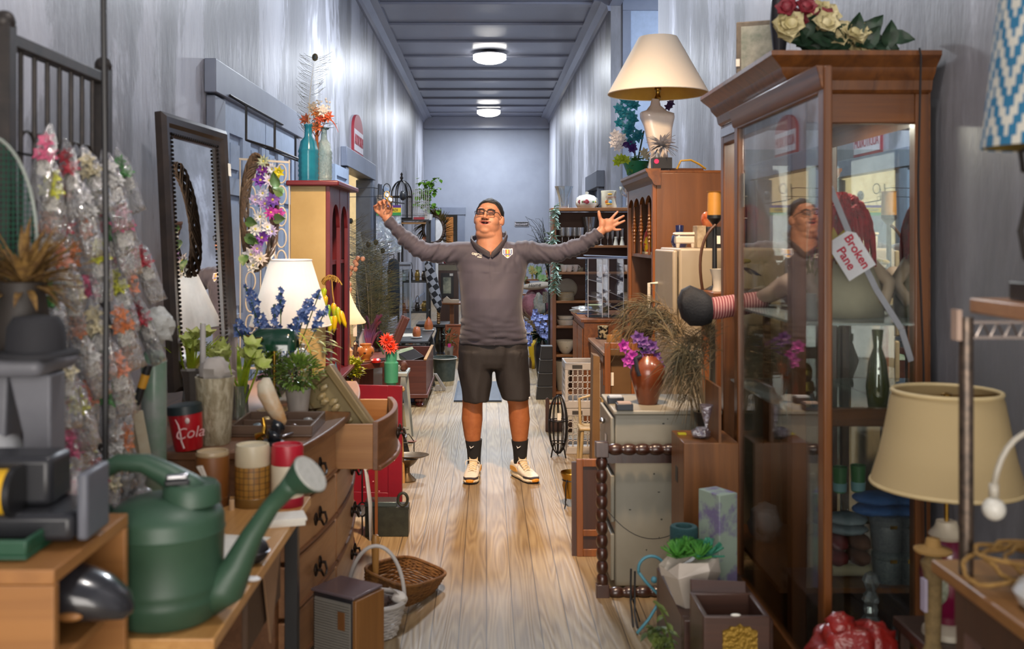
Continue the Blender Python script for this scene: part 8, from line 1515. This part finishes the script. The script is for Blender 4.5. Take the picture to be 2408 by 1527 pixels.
pl = thing('plate_stack', 'stack of gold rimmed plates at the garland end', 'plates', put(1330, .908, .14), group='stacked plates in the bookcase'); B(mat('#a89870', .3, c2='#b8b0a0', sc=90, st=(.02, .02, 1))).lathe([(.001, 0)] + [(.085 - .006 * (i % 2), .0065 * i) for i in range(13)] + [(.001, .08)], 30).build('plates', pl); dup(pl, put(1410, .908, .14), 0, 'stack of gold rimmed plates seen through the acrylic case')
dup(pl, put(1362, 1.18, .2), 0, 'low stack of saucers beside the cups', None, None, .5); dup(pl, put(1472, .908, .14), 0, 'stack of gold rimmed plates beside the hutch post')
dp = thing('display_plate', 'glass plate standing upright behind the gold rimmed plate stack', 'plate', (X(1333, 9.86), 9.87, .909), group='upright display plates in the bookcase'); B(mat('#8a7c6c', .2, c2='#98907c', sc=6)).cyl((0, .0, .1), (0, .012, .1), .10, .098, 32).ring((0, -.002, .1), .098, .004, 32, 6, 'y').build('plate', dp); dup(dp, (X(1470, 9.86), 9.87, .909), 0, 'upright plate with a white sticker beside the hutch post')
for z_, px, w_, h_, nm in ((.672, 1330, .085, .05, 'oval white china dish, lower one of two'), (.724, 1330, .08, .035, 'oval white china dish, stacked on top')): t = thing('china_dish', nm, 'dish', put(px, z_, .12), group='stacked oval dishes'); B(mat('#d0ccc0', .3)).lathe([(.001, 0), (w_ * .8, 0), (w_, h_), (w_ * .94, h_), (.001, .01)], 30, sq=(1, .8)).build('dish_body', t)
t = thing('flowered_bowl', 'white bowl with small flower sprays on the low shelf', 'bowl', put(1330, .40, .12)); B(mat('#ccc8b8', .3, c2='#9a9a7c', sc=26, lo=.6, hi=.7)).lathe([(.001, 0), (.035, 0), (.06, .03), (.088, .10), (.092, .125), (.086, .125), (.001, .015)], 32).build('bowl_body', t)
t = thing('white_planter', 'tall white ribbed planter at the foot of the bookcase', 'planter', put(1324, .05, .12)); B(mat('#a8a498', .4)).lathe([(.001, 0), (.05, 0), (.07, .2), (.075, .28), (.068, .28), (.001, .1)], 26, flute=.03, fl_n=12).build('planter_body', t)
TB = 1.786
t = thing('crystal_vase', 'flared crystal vase with a frilled rim on the bookcase top', 'vase', put(1326, TB)); B(M_crystal).lathe([(.001, 0), (.04, 0), (.042, .02), (.05, .1), (.07, .17), (.085, .205), (.078, .205), (.04, .1), (.001, .03)], 32, flute=.05, fl_n=8).build('vase_body', t, sm=30)
t = thing('rose_casserole', 'white lidded china dish painted with roses', 'covered dish', put(1380, TB)); B(mat('#c0bcb0', .2, coat=.4)).lathe([(.001, 0), (.09, 0), (.092, .006), (.107, .03), (.108, .06), (.1, .09), (.07, .115), (.03, .127), (.012, .13), (.018, .15), (.001, .155)], 40).build('dish_body', t)
for dx, c, r in ((-.075, '#7c2c34', .018), (-.05, '#5c6a3c', .010), (-.01, '#8a2c38', .022), (-.035, '#7c3c3c', .012), (.05, '#4c7a3c', .010), (.072, '#b8a02c', .009), (.078, '#6a8a9a', .009)): B(mat(c, .3)).ball((dx, -math.sqrt(max(0, .1075 ** 2 - dx * dx)), .055), (r, .004, r), 10, 7, .3, dx).build('painted_flower', t)
t = thing('stoneware_crock', 'cream crock printed with fruit and lettering on the bookcase top', 'crock', put(1432, TB)); B(mat('#c4bca4', .25, coat=.4)).lathe([(.001, 0), (.07, 0), (.074, .01), (.074, .14), (.077, .15), (.077, .162), (.07, .164), (.001, .1)], 34).build('crock_body', t)
for dx, z_, c, rx, rz in ((-.028, .055, '#b8641c', .018, .02), (.006, .055, '#5c8aa8', .014, .018), (-.01, .035, '#c89a1c', .035, .007), (.0, .128, '#c89a2c', .024, .007)): B(mat(c, .4)).ball((dx, -math.sqrt(.0745 ** 2 - dx * dx), z_), (rx, .003, rz), 12, 7).build('printed_fruit', t)
lettering('Country', .028, mat('#8a3c1c', .5), t, (.005, -.0765, .10), (R(90), 0, 0), shear=.3)
t = thing('glass_compote', 'clear glass footed bowl half behind the hutch cornice', 'bowl', put(1474, TB)); B(glass('#f4f6f8', .25, .03, .05)).lathe([(.001, 0), (.05, 0), (.01, .02), (.01, .1), (.06, .13), (.08, .2), (.076, .2), (.001, .125)], 26).build('compote_body', t)
t = thing('brown_sprig', 'small dried sprig between the rose dish and the crock', 'sprig', put(1405, TB)); b = B(mat('#4c4428', .7)); [b.leaf((0, 0, .005), (rnd.uniform(-1, 1), -.4, rnd.uniform(.1, .6)), .06, .01) for _ in range(12)]; b.build('leaves', t)
# eucalyptus garland
t = thing('leaf_garland', 'pale green eucalyptus leaf garland hanging down the bookcase side', 'garland', P(1304, 485, 9.5)); lm = mat('#b4ccc4', .6, c2='#8caa98', sc=12); pts = [P(px, py, 9.5) - t.location for px, py in ((1304, 485), (1306, 520), (1302, 560), (1306, 600), (1308, 640), (1303, 672), (1304, 690))]; B(M_green).tube(pts, .004, 6).tube([pts[0], pts[0] + Vector((.03, .08, .008)), pts[0] + Vector((.05, .14, .006))], .004, 6).build('stem', t); b = B(lm)
for k in range(150): f = rnd.uniform(0, 5.99); i = int(f); p = pts[i].lerp(pts[i + 1], f - i); b.leaf(p, (rnd.choice((-1, 1)) * rnd.uniform(.3, 1), rnd.uniform(-.8, .3), rnd.uniform(-.9, .4)), rnd.uniform(.05, .075), .030, bend=.1)
b.build('leaves', t)
# sideboard, desk, acrylic case
t = thing('sideboard', 'tall brown wooden sideboard end in front of the bookcase', 'sideboard', (0, 0, 0)); B(M_oaky).box(.77, 1.46, 8.05, 9.0, .05, .835).build('body', t, bev=.004); B(M_oaky).box(.745, 1.47, 8.03, 9.02, .835, .862).build('top', t, bev=.004)
for y_ in (8.1, 8.56): B(M_oaky).box(.758, .769, y_, y_ + .4, .12, .78).build('door', t, bev=.003)
t = thing('writing_desk', 'lower brown desk with a light edged top and carved drawer', 'desk', (0, 0, 0)); B(M_oaky).box(.82, 1.44, 7.0, 7.98, .05, .695).build('body', t, bev=.004); B(wood('#6a4630', '#8c6a50', 'y')).box(.795, 1.46, 6.94, 8.0, .695, .72).build('top', t, bev=.005); B(M_oaky).box(.806, .819, 7.05, 7.9, .48, .68).build('drawer', t, bev=.003)
for y_ in (7.25, 7.7): B(M_dark).ball((.80, y_, .58), (.014, .014, .014), 10, 8).build('pull', t)
AZ = .863; t = thing('acrylic_case', 'clear acrylic display case with slanted shelves', 'display case', (X(1422, 8.25), 8.28, AZ)); ac = glass('#dce8fa', .2, .05, .3); w2, d2, h2 = .145, .10, .47; b = B(glass('#e4ecfa', .05, .02, .04)); b.box(-w2, -w2 + .004, -d2, d2, 0, h2).box(w2 - .004, w2, -d2, d2, 0, h2).box(-.03, -.026, -d2, d2, 0, h2).box(.02, .024, -d2, d2, 0, h2).box(-w2, w2, d2 - .004, d2, 0, h2).build('wall', t, sm=0)
b = B(ac)
for z_ in (.06, .17, .30): b.cbox((-.085, 0, z_ - .01), (.12, .19, .006), (0, R(14), 0)).cbox((.085, 0, z_ + .01), (.13, .19, .006), (0, R(24), 0)).cbox((-.0, 0, z_ + .03), (.09, .19, .006), (0, R(-24), 0))
b.build('slanted_shelf', t, sm=0); b = B(mat('#c4ccd8', .2)); [b.box(q, q + .006, -d2 - .003, -d2 + .003, 0, h2) for q in (-w2, -.03, .02, w2 - .006)]; b.build('bright_edge', t); B(ac).box(-w2 - .07, w2 + .03, -d2 - .02, d2 + .02, h2, h2 + .008).cbox((.02, 0, h2 + .02), (.36, .2, .006), (0, R(2), 0)).build('top_plate', t, sm=0); B(mat('#2c3444', .3)).box(-w2, w2, -d2, d2, -.0, .006).build('base', t)
t = thing('zip_bag', 'clear zip bag with blue edge and a block of yellow sponge', 'bag', (X(1372, 8.6), 8.62, AZ)); B(M_film).ball((0, 0, .03), (.1, .09, .03), 16, 10, .4, 3).build('film', t); B(mat('#2c5a9a', .5)).box(-.06, .06, -.095, -.085, 0, .008).build('blue_edge', t); tag(B(mat('#b8b070', .8)).box(-.09, .09, -.06, .06, 0, .07).build('sponge_block', loc=(X(1405, 8.6), 8.7, AZ), bev=.004), 'pale yellow foam block behind the acrylic case', 'foam block')
t = thing('patterned_cup', 'black and cream patterned cup on a saucer', 'cup', on(1418, 797, .72)); B(mat('#1c1a18', .3, c2='#b8ae8c', sc=34, lo=.5, hi=.54)).lathe([(.001, .008), (.035, .008), (.04, .02), (.043, .1), (.04, .1), (.001, .02)], 24).build('cup_body', t); B(M_black).lathe([(.001, 0), (.05, 0), (.06, .006), (.001, .008)], 26).build('saucer', t)
for k, (px, py) in enumerate(((1438, 812), (1452, 800))): t = thing('wooden_mug', 'yellow brown wooden mug %s the patterned cup' % ('in front of' if k == 0 else 'behind'), 'mug', on(px, py, .72), group='wooden mugs on the writing desk'); B(wood('#9a6a30', '#b88a4c', 'z')).lathe([(.001, 0), (.034, 0), (.038, .03), (.034, .075), (.028, .075), (.001, .02)], 22).build('mug_body', t)
# leaning frame, cardboard, chair, crates
t = thing('frame_stand', 'empty tall brown wooden frame standing against the hutch side', 'frame', (.71, 6.12, 0)); b = B(M_oak); b.box(0, .035, 0, .03, 0, .87).box(.16, .195, 0, .03, 0, .87).box(.035, .16, 0, .03, .835, .87).box(.035, .16, 0, .03, 0, .04).build('frame', t, bev=.003)
t = thing('cardboard_sheet', 'brown cardboard panel with a white label behind the tall frame', 'cardboard', (.74, 6.22, 0)); B(mat('#5a4020', .7, c2='#664a28', sc=5)).box(0, .16, 0, .02, .0, .82).build('panel', t); B(M_tagm).box(.0, .035, -.003, 0, .60, .68).build('label', t)
t = thing('cardboard_box', 'flattened cardboard box edge standing left of the tall frame', 'cardboard', (.655, 6.35, 0)); B(mat('#6c5030', .7, c2='#7a5c38', sc=6)).prism([(0, 0), (.05, 0), (.05, .76), (.01, .77)], 0, .16).build('box_body', t)
t = thing('cane_chair', 'small pale bamboo style chair beside the white crates', 'chair', (X(1392, 6.6), 6.58, 0)); cb = mat('#b09a70', .45, c2='#a08a60', sc=20)
for x_, y_ in ((-.07, -.07), (.07, -.07), (-.07, .08), (.07, .08)): B(cb).tube([(x_ * 1.25, y_ * 1.2, 0), (x_, y_, .27)], .011, 8).build('leg', t)
B(cb).box(-.09, .09, -.09, .09, .27, .29).build('seat', t, bev=.008); B(cb).tube([(-.07, .08, .28), (-.075, .09, .45), (.0, .095, .47), (.075, .09, .45), (.07, .08, .28)], .010, 8).build('backrest', t); B(cb).tube([(-.085, -.08, .09), (.085, -.08, .09)], .007, 6).build('stretcher', t)
def crate(z, lab):
    t = thing('plastic_crate', lab, 'crate', (.545, 7.08, z), group='stacked white plastic crates'); m = mat('#b4b0ac', .45); w_, d_, h_ = .245, .30, .315
    b = B(m)
    for zz_ in (0, h_ - .05): b.box(0, w_, 0, .012, zz_, zz_ + .05).box(0, w_, d_ - .012, d_, zz_, zz_ + .05).box(0, .012, .012, d_ - .012, zz_, zz_ + .05).box(w_ - .012, w_, .012, d_ - .012, zz_, zz_ + .05)
    b.build('rim_band', t, bev=.003); b = B(m)
    for x_ in (0, w_ - .02): b.box(x_, x_ + .02, -.002, .018, .05, h_ - .05).box(x_, x_ + .02, d_ - .018, d_ + .002, .05, h_ - .05)
    b.build('corner_post', t, bev=.002); b = B(m)
    for i in range(6):
        for j in range(5):
            cx_, cz_ = .038 + i * .034, .07 + j * .044; b.ring((cx_, .006, cz_), .020, .0032, 12, 4, 'y', .023)
            if i < 6: b.ring((.006, .038 + i * .0375, cz_), .020, .0032, 12, 4, 'x', .023)
    b.build('lattice', t); B(m).box(.012, w_ - .012, .012, d_ - .012, .004, .012).build('crate_bottom', t); B(mat('#3a3836', .6)).box(.05, .12, -.0025, .0, h_ - .04, h_ - .015).build('hand_slot', t)
crate(.0, 'lower of the two stacked white plastic crates'); crate(.318, 'upper of the two stacked white plastic crates')
t = thing('iron_globe', 'black wire globe plant stand on the floor in front of the crates', 'wire stand', (X(1310, 7.1), 7.0, 0)); b = B(M_iron)
for k in range(6): a = pi * k / 6; b.tube([(.06 * sin(e) * cos(a) * 1.1, .06 * sin(e) * sin(a), .22 + .2 * cos(e)) for e in [2 * pi * i / 24 for i in range(24)]], .0035, 5, closed=True)
b.tube([(.03, -.02, .1), (.05, -.05, .0)], .005, 5).tube([(-.03, -.02, .1), (-.05, -.03, .0)], .005, 5).tube([(0, .04, .1), (.0, .06, .0)], .005, 5).ring((0, 0, .1), .05, .004).ring((0, 0, .25), .062, .004); b.build('wire_globe', t); B(M_tagm).box(-.01, .015, -.07, -.068, .26, .31).build('price_tag', t)
t = thing('wooden_crate', 'low wooden carrying crate behind the black wire globe', 'crate', (X(1292, 7.9), 7.9, 0)); B(M_dark).prism([(-.03, 0), (.0, 0), (.0, .25), (-.015, .265), (-.03, .25)], 0, .02).build('end_panel', t, bev=.003); B(M_darkx).box(.0, .18, .0, .02, 0, .09).build('side_panel', t); B(M_oakx).cyl((0, .01, .22), (.12, .01, .22), .012).build('handle_bar', t)
# stepped planters etc
for k in range(4):
    y_ = 9.52; z_ = k * .125; w_ = .15 - .012 * k; x_ = X(1258 + k * 3.6, y_); t = thing('stacking_planter', 'black stacking planter, %s of four' % ('lowest', 'second from the floor', 'third from the floor', 'topmost')[k], 'planter', (.46 + .013 * k, y_, z_), group='black stacked planters beside the bookcase'); B(M_black).prism([(.0, 0), (w_, 0), (w_, .115), (.012, .115)], -.06, .06).build('planter_body', t, bev=.004); B(mat('#5c5e60', .4)).box(.008, w_, -.062, .062, .115, .121).build('pale_lip', t)
t = thing('tall_floor_vase', 'tall black floor vase filled with blue hydrangeas', 'vase', (X(1275, 10.4), 10.4, 0)); B(mat('#1a1716', .3)).lathe([(.001, 0), (.04, 0), (.075, .25), (.085, .4), (.05, .47), (.05, .5), (.04, .5), (.001, .4)], 26).build('vase_body', t); b = B(M_dgreen); [b.leaf((0, 0, .5), (rnd.uniform(-1, .6), rnd.uniform(-1, 0), rnd.uniform(-.2, .8)), .13, .05) for _ in range(40)]; b.build('leaves', t)
for k in range(26): px, py = rnd.choice(((rnd.uniform(1250, 1296), rnd.uniform(737, 765)), (rnd.uniform(1262, 1290), rnd.uniform(765, 790)), (rnd.uniform(1226, 1250), rnd.uniform(750, 772)), (rnd.uniform(1232, 1246), rnd.uniform(790, 808)))); q = P(px, py, 10.3 + rnd.uniform(-.05, .05)) - t.location; b = B(mat('#5c70a8' if k % 5 else '#7c8cbc', .55, c2='#8a94c8', sc=30)); [b.flower(q + Vector((rnd.uniform(-.03, .03), rnd.uniform(-.03, 0), rnd.uniform(-.03, .03))), .028, 4, (rnd.uniform(-.5, .5), -1, rnd.uniform(-.3, .6)), .9, .3) for _ in range(5)]; b.build('hydrangea', t)
t = thing('yellow_boot', 'tall yellow rubber boot shaped stand on the floor behind the black vase', 'garden ornament', (X(1250, 11.7), 11.7, 0)); B(mat('#b89414', .4)).tube([(.02, 0, 0), (.02, 0, .08), (-.0, 0, .18), (.0, 0, .26), (.03, 0, .33)], [.02, .018, .03, .04, .03], 14).build('yellow_body', t, sm=180); B(mat('#8a6c14', .4)).tube([(.0, 0, .15), (-.03, 0, .13)], .02, 8).build('yellow_arm', t)
t = thing('pink_armchair', 'armchair draped with a pink throw and a patterned cushion', 'armchair', (X(1262, 12.2), 12.3, 0)); pkm = mat('#6c4048', .9, c2='#8a5a60', sc=14, bump=.5); b = B(pkm); b.ball((-.05, 0, .68), (.13, .12, .16), 18, 12, .15, 3).ball((.02, .1, .74), (.16, .1, .18), 18, 12, .15, 5); b.build('throw', t); B(M_dark).box(-.19, -.15, -.1, .2, 0, .62).build('leg', t); B(M_dark).box(.12, .16, -.1, .2, 0, .62).build('leg', t); B(M_dark).box(-.15, .12, -.08, .2, .4, .52).build('seat', t, bev=.02); B(mat('#9a9488', .9, c2='#4c544c', sc=9, bump=.6)).ball((.03, -.1, .70), (.08, .05, .13), 14, 10, .4, 6).build('knitted_throw', t)
t = thing('printed_pillow', 'long cream pillow with dark script on the pink armchair', 'pillow', (X(1264, 12.2), 12.26, .885)); B(mat('#a89c8c', .8)).ball((0, 0, .04), (.19, .08, .045), 22, 12, .06, 2, rot=(0, R(-6), 0)).build('pillow', t, sm=180); lettering('Home', .06, M_black, t, (-.04, -.082, .05), (R(90), R(-6), 0), shear=.3)
t = thing('mesh_lantern', 'small cylinder lantern with a woven metal shade on a thin stem', 'lantern', (X(1283, 11.0), 11.0, 0)); B(mat('#8c8474', .4, .4, c2='#4c463c', sc=70)).lathe([(.03, .80), (.032, .92), (.03, .92), (.028, .80)], 20).build('mesh_shade', t); B(M_iron).cyl((0, 0, .01), (0, 0, .80), .005).lathe([(.001, 0), (.05, 0), (.05, .01), (.001, .012)], 18).build('stem', t)
t = thing('dry_grass_bunch', 'tan dried grasses sprouting in front of the pink armchair', 'dried grass', (X(1258, 11.8), 11.8, 0)); b = B(mat('#7a6440', .8)); [b.tube(bez((0, 0, .25), (rnd.uniform(-.1, .12), 0, .5), (rnd.uniform(-.16, .2), rnd.uniform(-.06, .06), rnd.uniform(.5, .72)), 4), [.003, .001], 3) for _ in range(90)]; b.build('grass_blades', t); B(M_dark).lathe([(.001, 0), (.07, 0), (.06, .25), (.001, .25)], 16).build('pot', t)
t = thing('far_shelf', 'wooden shelf unit crowded with flowers and ornaments beyond the armchair', 'shelf', (X(1262, 13.2), 13.25, 0)); 
for x_ in (-.24, .26): B(M_oak).box(x_, x_ + .03, -.12, .15, 0, 1.42).build('side_panel', t)
for z_ in (.35, .78, .97, 1.2): B(M_oakx).box(-.21, .26, -.12, .15, z_ - .02, z_).build('shelf_board', t)
for k, (px, py, c, r) in enumerate(((1262, 640, '#5c8a4c', .06), (1275, 655, '#7aa868', .05), (1240, 665, '#8a3c28', .03), (1252, 635, '#a88a3c', .05), (1287, 640, '#b8502c', .025), (1233, 655, '#7c4a34', .04), (1288, 665, '#3c4a20', .04))):
    q = P(px, py, 13.12); t2 = thing('silk_flower_pot', '%s artificial flower cluster on the far shelf' % ('mid green', 'mint green', 'rusty red', 'mustard', 'orange', 'reddish brown', 'olive')[k], 'flowers', (q.x, 13.14 if k % 2 else 13.2, .971 if q.z < 1.1 else .971), group='flower clusters on the far shelf'); b = B(mat(c, .6, c2='#8aa06c', sc=20)); [b.flower((rnd.uniform(-.5, .5) * r, -.02, q.z - .971 + rnd.uniform(-.5, .5) * r), r, 6, (rnd.uniform(-.5, .5), -1, .3), .7) for _ in range(4)]; b.tube([(0, 0, 0), (0, 0, max(.03, q.z - .971))], .012, 6); b.build('cluster', t2)
t = thing('dark_palm', 'dark drooping grass leaves arching out beside the garland', 'plant', (X(1292, 10.1), 10.12, 0)); b = B(mat('#23241f', .6)); [b.tube(bez((0, 0, 1.1), (rnd.uniform(-.1, .0), 0, rnd.uniform(1.4, 1.75)), (rnd.uniform(-.28, -.04), rnd.uniform(-.05, .05), rnd.uniform(1.15, 1.72)), 6), [.004, .0012], 4) for _ in range(46)]; b.build('drooping_blades', t); B(M_black).cyl((0, 0, .0), (0, 0, 1.1), .012).build('stem', t); b = B(mat('#7c8c78', .6)); [b.leaf((.0, -.02, 1.2 + .012 * k), (rnd.uniform(-1, .4), -.5, rnd.uniform(-.3, .6)), .07, .03) for k in range(30)]; b.build('pale_leaves', t)
t = thing('floor_mat', 'pale blue grey framed panel lying on the floor behind the man', 'mat', (0, 0, 0)); B(mat('#5e6670', .6)).box(-.28, .12, 9.35, 10.6, 0, .012).build('mat_body', t); b = B(mat('#2c3c50', .5)); b.box(-.30, -.28, 9.33, 10.62, 0, .016).box(.12, .14, 9.33, 10.62, 0, .016).box(-.28, .12, 9.33, 9.35, 0, .016); b.build('border', t)
